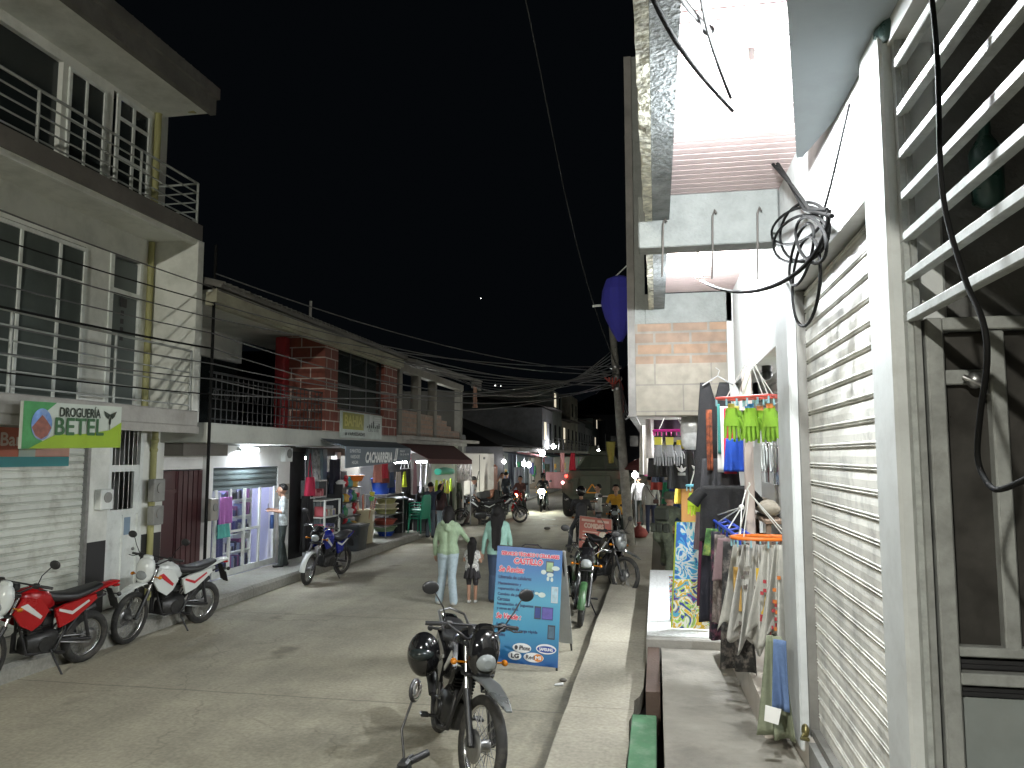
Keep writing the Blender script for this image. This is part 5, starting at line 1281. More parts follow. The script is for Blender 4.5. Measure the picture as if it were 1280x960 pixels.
for k in range(5):
    px = 924 + 13 * k; yy_ = 6.1 - .11 * k; p = onY(px, 681, yy_)
    wh = cloth("tea%d" % (k % 4), tw_cols[k % 4])
    o = place_mesh("tea_towel", cloth_sheet(.09, .34, .62 + .05 * (k % 3), 2.4, .06, .006, seed=130 + k, hem=.07, nx=30, nz=18), wh, p, R(60 + 10 * (k % 3)),
        ("leftmost white tea towel with an ochre band", "second white tea towel printed with dark sprigs", "third tea towel with a yellow printed bar", "fourth tea towel printed with red berries and vines", "rightmost tea towel, half hidden behind the pier")[k], "tea towel")
    m = MB(); rnd = random.Random(k); bandc = [(.45, .28, .08), (.12, .10, .09), (.55, .36, .03), (.35, .04, .05), (.5, .15, .03)][k]
    for j in range((3, 16, 4, 22, 6)[k]):
        v = rnd.uniform(.25, .92); u = rnd.uniform(-.3, .3); w = (.035 if k in (0, 2) else .012)
        for sd in (-1,):
            y = u * (.10 + .17 * v); z = -v * .74; m.box(.052, .056, y - w, y + w, z - (.05 if k in (0, 2) else .012), z + (.05 if k in (0, 2) else .012))
    if k in (0, 2): m = MB(); m.box(.047, .052, -.03, .03, -.48, -.16)
    pr_ = part("print", m, cloth("print%d" % k, bandc), o)
    pr_.rotation_euler = (0, 0, R(180))
# towel with blue edge and white tag at the foot of the pier
garment(968, 795, 5.2, .10, .24, .62, cloth("faded_olive", (.20, .22, .15)), "faded grey-green towel hanging low beside the pier", 2, .03, 150, 62)
garment(975, 800, 5.1, .08, .10, .42, cloth("denimblue", (.10, .16, .30)), "blue cloth strip beside the grey-green towel", 1, .02, 151, 62)
m = MB(); p = onY(966, 893, 5.0); m.slab(p + Vector((-.05, 0, -.04)), p + Vector((.03, 0, -.06)), p + Vector((.05, 0, .03)), p + Vector((-.04, 0, .05)), .01); single("paper_tag", m, white_clean, "white paper tag at the hem of the grey-green towel", "tag")
# interior light of the second shop and its contents
t = thing("ceiling_tube", "white tube lamp inside the second shop behind the floral panel", "lamp", (1.5, 10.2, 2.85)); m = MB(); m.cyl((0, -.6, 0), (0, .6, 0), .03, n=10); part("tube", m, bulb_mat("right_tube", (.95, .98, 1), 600), t)
m = MB(); m.box(-.06, .06, -.63, .63, .031, .06); part("fitting", m, white_metal, t)
t = thing("ceiling_tube", "white tube lamp inside the first shop behind the scroll door", "lamp", (1.9, 7.6, 3.2)); m = MB(); m.cyl((0, -.5, 0), (0, .5, 0), .03, n=10); part("tube", m, bulb_mat("right_tube2", (.95, .98, 1), 60), t)
m = MB(); m.box(-.06, .06, -.53, .53, .031, .06); part("fitting", m, white_metal, t)
m = MB(); m.bbox(.80, .84, 9.25, 9.32, .5, 2.9, .005); single("metal_post", m, white_clean, "thin white metal post at the edge of the tiled threshold", "post")
m = MB(); m.bbox(.30, .58, 13.3, 13.65, .501, .512, .003); single("door_mat", m, mat("dark_mat", (.05, .06, .06), .9), "small dark mat on the white tiles before the soldier", "mat")
# far wares, hung thickly beyond the overhang and behind the soldier
fw = [(842, 590, 16.2, .2, 1.0, (.03, .05, .22), "navy"), (850, 588, 15.6, .16, 1.3, (.10, .18, .35), "steel blue"), (856, 590, 15.0, .10, 1.4, (.3, .32, .36), "pale grey"), (834, 594, 16.6, .22, .6, (.02, .16, .08), "dark green"),
      (818, 560, 12.6, .3, .45, (.42, .10, .22), "raspberry"), (826, 566, 13.4, .28, .5, (.05, .06, .09), "slate"), (842, 566, 13.0, .26, .45, (.30, .28, .26), "stone grey"), (806, 530, 11.6, .16, .75, (.45, .43, .40), "off-white"),
      (860, 566, 12.0, .3, .5, (.07, .03, .05), "aubergine"), (868, 590, 11.2, .22, .5, (.04, .10, .14), "petrol"), (851, 596, 11.8, .18, .4, (.5, .38, .05), "saffron"), (822, 584, 17.4, .3, .5, (.3, .05, .04), "brick red")]
for k, (px, py, y_, w, h, col_, nm) in enumerate(fw):
    p = onY(px, py, y_); place_mesh("hanging_garment", cloth_sheet(w * .8, w * 1.2, h, 2, .035, seed=160 + k), cloth("far%d" % k, col_), p, R(80 + 7 * (k % 4)), "%s garment among the cloths hanging beyond the magenta hanger" % nm, "garment")
t = thing("round_stool", "brown round stool with a pale seat beyond the soldier", "stool", (.40, 15.6, .15))
m = MB(); m.lathe([(.2, .9), (.24, .92), (.24, .97), (.2, .99)], n=16); part("seat", m, mat("stool_seat", (.40, .28, .16), .6), t)
for k in range(4): m = MB(); a = PI / 4 + k * PI / 2; m.cyl((.2 * math.cos(a), .2 * math.sin(a), 0), (.14 * math.cos(a), .14 * math.sin(a), .9), .018, n=7); part("leg", m, mat("stool_wood", (.22, .11, .05), .6), t)
# red parasol over the pavement further on
t = thing("parasol", "dull red market parasol over the pavement beyond the soldier", "parasol", (.55, 21, .15)); m = MB(); m.cyl((0, 0, 0), (0, 0, 2.55), .025, n=8); part("pole", m, steel, t)
m = MB(); m.lathe([(1.5, 2.0), (1.35, 2.12), (.8, 2.4), (.05, 2.6)], n=8, smooth=False); m.lathe([(1.48, 1.98), (1.33, 2.1), (.78, 2.38), (.05, 2.58)], n=8, smooth=False); part("canopy", m, cloth("dullred", (.14, .03, .025)), t)
# crumpled violet-blue tarpaulin hung outside the corner house
t = thing("tarpaulin", "violet-blue tarpaulin bundle hanging off the corner of the right-hand house", "tarpaulin", (onX(770, 380, -.55)))
m = MB(); m.loft([(.42, 0, 0, .04, .06), (.36, .0, 0, .16, .17), (.2, 0, 0, .20, .22), (0, .02, 0, .21, .24), (-.2, .04, 0, .15, .19), (-.42, .06, 0, .07, .10), (-.55, .08, 0, .02, .03)], 12, p=2.0)
m.v = [(v[2] * 1.15 + .05, v[1] * 1.3, v[0]) for v in m.v]; m.sm = [False] * len(m.sm); part("fabric", m, cloth("violetblue", (.035, .035, .32)), t)
m = MB(); m.cyl((-.35, 0, -.02), (.25, .1, .03), .02, n=8); m.tube([(0, 0, .42), (.2, 0, .6)], .01, 6); part("bracket", m, white_metal, t)
# ---- utility pole and its wires
PT = Vector((-1.33, 20.9, 7.4)); PB_ = Vector((-.72, 20.9, .1))
PT = Vector((-1.14, 20.9, 6.2))
t = thing("utility_pole", "leaning grey concrete utility pole at the kerb with bunched wires", "utility pole", (-.72, 20.9, .1))
m = MB(); m.cyl((0, 0, 0), PT - PB_, .14, .09, 16); part("shaft", m, mat("pole_concrete", (.30, .29, .26), .85, var=.3, scale=8, bump=.3, dirt=(.14, .13, .12), dscale=5), t)
m = MB()
for z in (4.3, 4.6, 4.9):
    q = PB_ + (PT - PB_) * ((z - .1) / 6.1) - PB_; m.lathe([(.15, -.04), (.16, 0), (.15, .04)], q, n=12)
part("clamps", m, steel, t)
m = MB(); q = PB_ + (PT - PB_) * .73 - PB_
for k in range(4): m.tube([q + Vector((-.3 + .1 * k, -.2, .05)), q + Vector((-.1, -.25, -.15 - .05 * k)), q + Vector((.1, -.22, 0)), q + Vector((.18, -.2, -.3 - .2 * k))], .025, 6)
part("red_wrap", m, cloth("wrapred", (.45, .08, .06)), t)
HP = PB_ + (PT - PB_) * .75
def sag(a, b, s, n=20):
    a, b = Vector(a), Vector(b); return [a.lerp(b, i / n) - Vector((0, 0, s * 4 * (i / n) * (1 - i / n))) for i in range(n + 1)]
m = MB(); m.cyl((-7.16, 11.42, .2), (-7.16, 11.42, 6.0), .026, n=8); single("service_pole", m, cable, "dark thin service pole at the corner between the pharmacy and tiled houses", "pole")
rnd = random.Random(12); ordw = ["first", "second", "third", "fourth", "fifth", "sixth", "seventh", "eighth", "ninth"]
for k in range(9):
    y0 = 11.35 + .0 * k; z0 = 3.5 + .25 * k
    near = sag((-7.12, 1.0, z0 + .1 + rnd.uniform(-.1, .1)), (-7.1, 11.35, z0), .12)
    if k < 8: wire(near, .010 if k != 3 else .017, "%s of the wires strung along the pharmacy's front" % ("lowest", "second lowest", "third lowest", "thick bundled", "fifth lowest", "sixth lowest", "third highest", "second highest")[k], cable_grey if k % 3 else cable, n=5)
    wire(sag((-7.1, 11.35, z0), (HP.x + rnd.uniform(-.15, .1), HP.y - .15, HP.z + rnd.uniform(-.35, .35)), .25 + rnd.uniform(0, .5)), .011, "%s lowest of nine slack wires leaving the pharmacy corner for the pole" % ordw[k], cable_grey, n=5, group="slack wires crossing to the pole")
for k in range(9):
    wire(sag((-7.0, 17.0 + 1.4 * k, 5.0 + .05 * k), (HP.x, HP.y - .1, HP.z + .12 * k - .2), .2 + .1 * k), .011, "%s of nine wires to the pole from the left eaves, counting from the pharmacy" % ordw[k], cable_grey, n=5, group="wires from the far left eaves")
for k in range(4):
    wire(sag((HP.x + .1, HP.y, HP.z - .05 - .12 * k), (-.32, 13.0 - .5 * k, 3.1 + .1 * k), .25 + .1 * k), .014, "%s from the top of four service wires drooping from pole to corner house" % ordw[k], cable_grey, n=5, group="service wires to the corner house")
for k in range(2):
    wire(sag((HP.x, HP.y + .1, HP.z + .3 * k), (-2.2, 60, 5.5 + .5 * k), .8), .012, ("lower", "upper")[k] + " overhead wire running up the street beyond the pole", cable_grey, n=5, group="wires running up the street")
wire(bez(onY(655, -10, 12), onY(690, 150, 15), onY(715, 330, 18), (HP.x, HP.y - .1, HP.z + .3)), .012, "long wire dropping from above the street to the pole", cable_grey, n=5)

# ---- fill lamp added behind the viewer to light upper facades and porch door
t = thing("fill_lamp", "added fill lamp on a long arm over the road, unseen behind the viewer", "fill lamp", (-1.0, -7.5, .1))
m = MB(); m.cyl((0, 0, 0), (0, 0, 7.2), .13, .09, 14); part("post", m, mat("pole_concrete", (.30, .29, .26)), t)
m = MB(); m.tube([(0, 0, 7.0), (-.8, 0, 7.4), (-2.4, 0, 7.5)], .035, 8); part("arm", m, steel, t)
m = MB(); m.loft([(-3.1, 0, 7.5, .10, .04), (-2.9, 0, 7.52, .16, .07), (-2.4, 0, 7.52, .12, .06)], 12, p=3); part("lamp_head", m, steel, t)
m = MB(); m.sphere((-2.75, 0, 7.42), .14, 14, 8, 0, (1.3, .9, .6)); part("lamp_glass", m, bulb_mat("fill_lamp_glow", (1, .98, .87), 4600), t)
# ================================================================ MOTORCYCLES  (x forward, y left, z up, rear contact near x=-.66)
def wheel(parent, name, x, r, tw, steer=None, spoked=True, front=True, rim_m=None):
    w = part(name, MB().cyl((0, -.055, 0), (0, .055, 0), .045, n=14), steel, parent); w.location = (x, 0, r)
    m = MB(); prof = []
    R_ = r - tw * .5
    ring = [(R_ * math.cos(a), 0, R_ * math.sin(a)) for a in [2 * PI * i / 36 for i in range(36)]]
    # tyre with knobs
    vs = []; n = 12
    for i in range(36):
        a = 2 * PI * i / 36; k = 1.0 + (.05 if i % 2 else -.02)
        for j in range(n):
            q = 2 * PI * j / n; rr = R_ + tw * .5 * math.cos(q) * (k if math.cos(q) > .5 else 1); yy = tw * .56 * math.sin(q)
            vs.append((rr * math.cos(a), yy, rr * math.sin(a)))
    fs = [(i * n + j, i * n + (j + 1) % n, ((i + 1) % 36) * n + (j + 1) % n, ((i + 1) % 36) * n + j) for i in range(36) for j in range(n)]
    m.add(vs, fs, 0, True)
    o = bpy.data.objects.new("tyre", m.mesh("tyre", rubber)); sc.collection.objects.link(o); o.parent = w
    m = MB(); m.tube([((R_ - tw * .42) * math.cos(a), 0, (R_ - tw * .42) * math.sin(a)) for a in [2 * PI * i / 36 for i in range(36)]], .017, 8, closed=True)
    o = bpy.data.objects.new("rim", m.mesh("rim", rim_m or chrome)); sc.collection.objects.link(o); o.parent = w
    m = MB()
    if spoked:
        for k in range(28):
            a = 2 * PI * k / 28; b = a + (.35 if k % 2 else -.35); s = .045 if (k // 2) % 2 else -.045
            m.cyl((.04 * math.cos(b), s, .04 * math.sin(b)), ((R_ - tw * .45) * math.cos(a), 0, (R_ - tw * .45) * math.sin(a)), .003, n=4, caps=False)
    else:
        for k in range(5):
            a = 2 * PI * k / 5; m.loft([(.03, 0, 0, .03, .03), (R_ - tw * .5, 0, 0, .012, .022)], 8); q = m.v[-16:]; M_ = Matrix.Rotation(a, 3, 'Y'); m.v[-16:] = [tuple(M_ @ Vector(v)) for v in q]
    o = bpy.data.objects.new("spokes", m.mesh("spokes", steel if spoked else alloy)); sc.collection.objects.link(o); o.parent = w
    m = MB(); s = -.065 if front else .06
    m.lathe([(.05, 0), (.115, 0), (.115, .004), (.05, .004)], (0, s, 0), (0, 1, 0), 22)
    o = bpy.data.objects.new("brake_disc", m.mesh("brake_disc", steel)); sc.collection.objects.link(o); o.parent = w
    return w
def motorcycle(lab, loc, heading, body, accent=None, style='enduro', steer=0.0, lean=R(-7), scale=1.0, headlamp=0, mirrors=True, cowl=None, fend=None, frame_m=None, rack=False, pitch=0.0, hl_col=(1, .98, .9)):
    """body/accent/cowl/fend are materials; heading in degrees (0 = +x)"""
    t = thing("motorcycle", lab, "motorcycle", loc, R(heading)); t.scale = (scale,) * 3
    t.rotation_euler = (lean, pitch, R(heading))
    accent = accent or black_plastic; cowl = cowl or body; fend = fend or cowl; frame_m = frame_m or black_paint
    en = style == 'enduro'
    rr, fr = (.31, .345) if en else (.30, .30)
    xr, xf = -.64, .70
    wheel(t, "rear_wheel", xr, rr, .10 if en else .095, spoked=en, front=False)
    # steering assembly as parts placed with a rotation about the head
    hx, hz = .36, .92
    S = Matrix.Translation((hx, 0, 0)) @ Matrix.Rotation(R(steer), 4, 'Z') @ Matrix.Translation((-hx, 0, 0))
    fw = wheel(t, "front_wheel", xf, fr, .075, spoked=en or True, front=True)
    p = S @ Vector((xf, 0, fr)); fw.location = p; fw.rotation_euler = (0, 0, R(steer))
    # fork
    m = MB()
    for s in (-.09, .09):
        m.cyl((xf, s, fr), (.50, s, .68), .027, n=10, mi=0); m.cyl((.50, s, .68), (hx + .0, s, 1.0), .019, n=10, mi=1)
    m.bbox(hx - .0, hx + .12, -.12, .12, .97, 1.0, .01); m.bbox(hx + .04, hx + .16, -.12, .12, .77, .80, .01); m.cyl((xf, -.1, fr), (xf, .1, fr), .014, n=8)
    part("fork", m.xf(S), [alloy if not en else black_plastic, chrome], t)
    # front fender
    m = MB()
    if en:
        secs = [(.30, 0, .74, .06, .012), (.50, 0, .78, .075, .016), (.72, 0, .77, .075, .016), (.92, 0, .72, .055, .012), (1.02, 0, .685, .025, .006)]
        m.loft(secs, 12, p=2.6)
    else:
        vs = []
        for i in range(13):
            a = R(150 - i * 12.5)
            for y, q in ((-.055, .0), (-.04, .02), (0, .03), (.04, .02), (.055, .0)): vs.append((xf + (fr + .02 + q) * math.cos(a), y, fr + (fr + .02 + q) * math.sin(a)))
        m.add(vs, [(i * 5 + j, i * 5 + j + 1, i * 5 + j + 6, i * 5 + j + 5) for i in range(12) for j in range(4)], 0, True)
    part("front_fender", m.xf(S), fend, t)
    # headlight unit
    hd = MB()
    if en:
        hd.loft([(.40, 0, .99, .03, .05), (.46, 0, .98, .12, .14), (.52, 0, .95, .13, .17), (.565, 0, .92, .10, .14), (.58, 0, .91, .07, .1)], 16, p=2.6)
        hd.loft([(.42, 0, 1.08, .03, .02), (.47, 0, 1.12, .085, .04), (.50, 0, 1.10, .06, .05)], 12)
    else:
        hd.loft([(.36, 0, .97, .05, .06), (.44, 0, .97, .12, .12), (.52, 0, .95, .125, .13), (.57, 0, .93, .09, .10)], 16, p=2.4)
        hd.loft([(.36, 0, 1.08, .05, .03), (.46, 0, 1.07, .11, .05), (.52, 0, 1.04, .06, .03)], 12)
    h = part("headlight_cowl", hd.xf(S), cowl, t)
    glare_scale = 1.7 if headlamp > 100 else 1.0; m = MB(); m.loft([(.565, 0, .895, .085 * glare_scale, .07 * glare_scale), (.595, 0, .89, .07 * glare_scale, .055 * glare_scale), (.61, 0, .89, .03 * glare_scale, .03 * glare_scale)], 16, p=2.3)  # lens of the strongest headlamp enlarged to stand in for its glare
    lm = bulb_mat("headlamp_on_%g" % headlamp, hl_col, headlamp) if headlamp else lens_clear
    o = bpy.data.objects.new("headlight", m.xf(S).mesh("headlight", lm)); sc.collection.objects.link(o); o.parent = h
    # handlebar
    m = MB(); w = .40 if en else .35; zb = 1.09
    m.tube([(hx - .10, -w, zb + .0), (hx - .04, -w * .62, zb + .02), (hx + .03, -.1, zb - .07), (hx + .03, .1, zb - .07), (hx - .04, w * .62, zb + .02), (hx - .10, w, zb)], .011, 8)
    if en: m.cyl((hx - .03, -w * .55, zb + .02), (hx - .03, w * .55, zb + .02), .010, n=8)
    m.bbox(hx, hx + .07, -.09, .09, zb - .05, zb + .03, .015)
    hb = part("handlebar", m.xf(S), black_paint if en else chrome, t)
    for s in (-1, 1):
        m = MB(); m.cyl((hx - .105, s * w, zb), (hx - .06, s * w * .70, zb + .012), .017, n=10)
        o = bpy.data.objects.new("grip", m.xf(S).mesh("grip", black_plastic)); sc.collection.objects.link(o); o.parent = hb
        m = MB(); m.tube([(hx - .03, s * w * .66, zb + .01), (hx - .005, s * w * .8, zb - .01), (hx - .03, s * w * 1.02, zb - .01)], .006, 6); m.bbox(hx - .08, hx - .03, s * w * .58 - .03, s * w * .58 + .03, zb - .02, zb + .04, .01)
        o = bpy.data.objects.new("lever", m.xf(S).mesh("lever", alloy)); sc.collection.objects.link(o); o.parent = hb
        if mirrors is True or (mirrors and s in mirrors):
            m = MB(); a = Vector((hx - .05, s * w * .62, zb + .02)); b = a + Vector((.02, s * .06, .12)); c = a + Vector((-.02, s * .14, .23))
            m.tube([a, b, c], .006, 6); q = MB(); q.sphere((0, 0, 0), .07, 14, 8, 0, (.22, 1.0, .72)); q.xf(Matrix.Translation(c + Vector((0, s * .03, .02)))); m.merge(q)
            mo = part("mirror", m.xf(S), black_plastic, t)
            q = MB(); q.sphere((0, 0, 0), .06, 14, 6, 0, (.12, 1, .7)); q.xf(Matrix.Translation(c + Vector((-.010, s * .03, .02))))
            o = bpy.data.objects.new("mirror_face", q.xf(S).mesh("mirror_face", mirror_glass)); sc.collection.objects.link(o); o.parent = mo
        m = MB(); m.cyl((.44, s * .10, .86), (.46, s * .20, .87), .008, n=6); m.sphere((.465, s * .215, .87), .03, 10, 6, 0, (1.2, .8, .8))
        part("indicator", m.xf(S), lens_amber, t)
    # frame
    m = MB()
    for s in (-.05, .05):
        m.tube([(.34, 0, .95), (.26, s * .5, .62), (.18, s * 2, .30), (-.16, s * 2.2, .27), (-.26, s * 2.2, .50), (-.22, s * 1.6, .72)], .016, 7)
        m.tube([(.32, 0, .90), (0, s * 1.4, .76), (-.30, s * 2.0, .72), (-.78, s * 1.8, .82)], .014, 7)
        m.tube([(-.26, s * 2.2, .45), (-.55, s * 1.9, .76)], .011, 6)
        m.cyl((xr, s * 1.9, rr), (-.20, s * 1.7, .38), .020, n=8)
        m.cyl((-.46, s * 2.3, .74), (xr + .05, s * 2.3, rr + .04), .02, n=8)
    part("frame", m, frame_m, t)
    # engine
    m = MB(); m.loft([(-.20, 0, .40, .09, .10), (-.14, 0, .40, .13, .14), (.10, 0, .38, .13, .13), (.17, 0, .38, .09, .10)], 16, p=3)
    for k in range(6): m.bbox(.0 + .012 * k, .15 + .012 * k, -.085, .085, .52 + .028 * k, .535 + .028 * k, .004)
    m.bbox(.03, .15, -.06, .06, .48, .72, .02); m.cyl((-.02, -.14, .38), (-.02, .14, .38), .085, n=18); m.cyl((-.02, -.16, .38), (-.02, -.139, .38), .06, n=18)
    m.bbox(-.16, .0, -.05, .05, .56, .68, .02)
    part("engine", m, alloy, t)
    m = MB(); m.tube([(.17, -.05, .58), (.24, -.07, .50), (.22, -.09, .30), (.0, -.12, .24), (-.25, -.13, .29), (-.38, -.14, .40)], .02, 8)
    m.tube([(-.36, -.145, .38), (-.46, -.15, .48), (-.86, -.17, .62)], [.03, .045, .045], 12)
    part("exhaust", m, black_paint if en else chrome, t)
    m = MB(); m.tube([(xr, .085, rr + .055), (-.20, .085, .42), (-.2, .085, .36), (xr, .085, rr - .055)], .010, 5); part("chain", m, steel, t)
    # tank, seat, covers
    m = MB()
    if en: m.loft([(.35, 0, .90, .05, .06), (.28, 0, .90, .12, .13), (.12, 0, .90, .14, .15), (-.04, 0, .85, .10, .11), (-.12, 0, .83, .06, .07)], 18, p=2.5)
    else: m.loft([(.36, 0, .88, .06, .07), (.28, 0, .89, .14, .13), (.10, 0, .89, .155, .14), (-.08, 0, .83, .11, .10), (-.15, 0, .81, .07, .06)], 18, p=2.4)
    m.cyl((.14, 0, 1.03), (.14, 0, 1.055), .035, n=14)
    part("fuel_tank", m, body, t)
    for s in (-1, 1):
        m = MB()
        poly = [(.44, .80), (.34, .66), (.20, .58), (.10, .64), (.02, .78), (.14, .93), (.34, .97)] if en else [(.40, .82), (.28, .66), (.14, .68), (.06, .80), (.22, .92)]
        m.prism(poly, s * .135, s * .165, 'y'); part("tank_shroud", m, accent, t)
        m = MB(); m.prism([(-.08, .76), (-.16, .54), (-.34, .60), (-.62, .80), (-.60, .86), (-.20, .80)] if en else [(-.10, .76), (-.20, .52), (-.36, .56), (-.42, .76)], s * .11, s * .145, 'y'); part("side_panel", m, body, t)
        m = MB(); m.prism([(.38, .88), (.12, .70), (.10, .73), (.30, .90)], s * .166, s * .170, 'y'); part("decal", m, mat("decal_white", (.6, .6, .58), .4) if body is not mat_white else mat("decal_red", (.45, .02, .03), .4), t); m = MB(); m.prism([(-.12, .74), (-.30, .67), (-.52, .79), (-.50, .81), (-.30, .71), (-.12, .77)], s * .146, s * .150, 'y')
        part("decal", m, mat("decal_white", (.6, .6, .58), .4) if body is not mat_white else mat("decal_red", (.45, .02, .03), .4), t)
        m = MB(); m.cyl((-.12, s * .11, .28), (-.14, s * .25, .28), .014, n=8); m.bbox(-.18, -.09, s * .23 - .03, s * .23 + .04, .272, .295, .006); part("footpeg", m, black_plastic, t)
    m = MB()
    if en: m.loft([(.02, 0, .93, .06, .03), (-.12, 0, .88, .10, .055), (-.35, 0, .86, .135, .05), (-.55, 0, .89, .12, .045), (-.74, 0, .93, .08, .03)], 16, p=3)
    else: m.loft([(-.10, 0, .84, .09, .04), (-.25, 0, .80, .135, .055), (-.48, 0, .83, .14, .05), (-.56, 0, .88, .12, .05), (-.78, 0, .91, .08, .03)], 16, p=3)
    part("seat", m, vinyl, t)
    m = MB()
    if en: m.loft([(-.50, 0, .84, .10, .03), (-.75, 0, .90, .09, .03), (-.95, 0, .93, .07, .025), (-1.02, 0, .93, .04, .015)], 14, p=3)
    else: m.loft([(-.46, 0, .78, .11, .04), (-.70, 0, .84, .10, .04), (-.86, 0, .89, .06, .025)], 14, p=3)
    tl = part("tail", m, body, t)
    m = MB(); e = -1.0 if en else -.88; m.bbox(e - .03, e + .06, -.045, .045, .87, .90, .01)
    o = bpy.data.objects.new("tail_light", m.mesh("tail_light", lens_red)); sc.collection.objects.link(o); o.parent = tl
    m = MB(); m.slab((e + .10, -.05, .86), (e + .10, .05, .86), (e - .06, .05, .58), (e - .06, -.05, .58), .012); m.slab((e + .03, -.075, .74), (e + .03, .075, .74), (e - .03, .075, .60), (e - .03, -.075, .60), .006)
    for s in (-1, 1): m.cyl((e + .10, s * .04, .80), (e + .08, s * .15, .81), .008, n=6); m.sphere((e + .08, s * .16, .81), .028, 8, 6)
    part("rear_mudguard", m, black_plastic, t)
    if rack: m = MB(); m.tube([(-.45, .13, .90), (-.85, .12, .98), (-.98, 0, 1.0), (-.85, -.12, .98), (-.45, -.13, .90)], .012, 7); part("grab_rail", m, steel, t)
    m = MB(); m.tube([(-.10, .12, .30), (-.14, .20, .15), (-.17, .27, .03)], .012, 7); m.bbox(-.21, -.12, .24, .30, .018, .03, .004); part("kickstand", m, black_paint, t)
    return t
mat_white = mat("motor_white", (.62, .65, .63), .25, var=.04)
mat_red = mat("motor_red", (.34, .008, .010), .25, var=.05)
mat_blue = mat("motor_blue", (.012, .02, .20), .25, var=.05)
mat_green = mat("motor_green", (.035, .10, .035), .4, var=.3, scale=8, dirt=(.12, .13, .10), dscale=9)
mat_silver = mat("motor_silver", (.20, .21, .21), .3, metal=.6, var=.05)
black_body = black_gloss
motorcycle("red trail motorcycle with white headlight cowl at the left edge, parked by the pharmacy shutter", (-7.06, 7.88, 0), -101, mat_red, mat_red, steer=10, cowl=mat_white, fend=mat_white)
motorcycle("white and black trail motorcycle with red marks parked before the maroon door", (-6.95, 10.15, 0), -104, mat_white, mat_white, steer=14, cowl=mat_white, fend=mat_white)
motorcycle("blue and black motorcycle parked at the left kerb beside the grey tub", (-6.72, 15.0, 0), -99, mat_blue, mat_blue, 'street', steer=12, cowl=black_gloss, fend=mat_white)
motorcycle("black trail motorcycle with chrome fork parked nearest the blue board", (-1.74, 6.42, 0), -66, black_body, black_body, steer=14, cowl=black_gloss, fend=mat_silver, lean=R(-9), rack=True, scale=1.04)
motorcycle("silver-tanked black motorcycle cut off by the bottom edge of the photo", (-.68, 3.22, .078), 176, mat_silver, black_body, 'street', steer=0, cowl=black_gloss, lean=R(-6), pitch=R(6.4), mirrors=(-1,))
motorcycle("dark green street motorcycle facing the viewer, parked behind the blue board", (-1.22, 12.25, 0), -80, mat_green, black_body, 'street', steer=-8, cowl=black_gloss, fend=mat_green, lean=R(-6))
motorcycle("dusty motorcycle with spoked front wheel beyond the green one", (-1.05, 14.9, 0), -62, black_body, black_body, steer=20, cowl=mat_silver, fend=mat_silver)
motorcycle("dark motorcycle parked across before the white truck box", (-5.75, 28.6, 0), 15, black_body, black_body, 'street', steer=5)
motorcycle("second dark motorcycle beside the man in the white shirt by the truck", (-6.3, 27.4, 0), 200, black_body, black_body, 'street', steer=5)
motorcycle("motorcycle ridden by the backpacked rider in the right lane", (-1.95, 20.2, 0), 96, black_body, black_body, 'street', steer=0, lean=0)
motorcycle("dark motorcycle facing the viewer under the yellow-shirted rider by the pole", (-1.18, 22.6, 0), -94, black_body, black_body, 'street', steer=10, lean=0)
motorcycle("motorcycle with a glowing orange lamp approaching beside the left shops", (-5.6, 31.6, 0), -96, mat_red, mat_red, 'street', lean=0, headlamp=30, hl_col=(1, .55, .3))
hm = motorcycle("oncoming motorcycle in mid street with a dazzling white headlight", (-5.15, 35.2, 0), -88, black_body, black_body, 'street', lean=0, headlamp=450, hl_col=(.95, 1, .85))
t = thing("helmet", "glossy black helmet hung on the left side of the nearest trail motorcycle", "helmet", (-2.0, 6.55, .80), 0)
m = MB(); m.sphere((0, 0, 0), .15, 18, 12, 0, (.95, .9, 1.25)); part("shell", m, black_gloss, t)
m = MB(); m.sphere((.0, -.035, .02), .135, 16, 10, 0, (.9, .95, .55)); part("visor", m, dark_glass, t)
# ================================================================ PEOPLE (built as one continuous remeshed body)
def capsule(m, a, b, ra, rb, n=12):
    a, b = Vector(a), Vector(b); d = b - a; L = d.length
    if L < 1e-5: m.sphere(a, ra, n, 8); return
    prof = [(ra * math.cos(t), -ra * math.sin(t)) for t in (PI / 2, PI / 3, PI / 6)] + [(ra, 0), (rb, L)] + [(rb * math.cos(t), L + rb * math.sin(t)) for t in (PI / 6, PI / 3, PI / 2)]
    prof[0] = (1e-4, -ra); prof[-1] = (1e-4, L + rb)
    m.lathe(prof, a, d, n)
def remesh_obj(m, name, voxel, smooth_it=6):
    me = m.mesh(name, []); o = bpy.data.objects.new(name, me); sc.collection.objects.link(o)
    md = o.modifiers.new("r", 'REMESH'); md.mode = 'VOXEL'; md.voxel_size = voxel; md.use_smooth_shade = True
    ms = o.modifiers.new("s", 'SMOOTH'); ms.iterations = smooth_it; ms.factor = .5
    dg = bpy.context.evaluated_depsgraph_get(); out = bpy.data.meshes.new_from_object(o.evaluated_get(dg))
    bpy.data.objects.remove(o); return out
skin_m = mat("skin_brown", (.34, .19, .125), .55, var=.08); hair_m = mat("hair_black", (.010, .009, .009), .6, var=.2, scale=40, bump=.4, bscale=90, spec=.2)
shoe_m = cloth("shoe_dark", (.03, .03, .03)); sole_m = cloth("shoe_light", (.45, .45, .43))
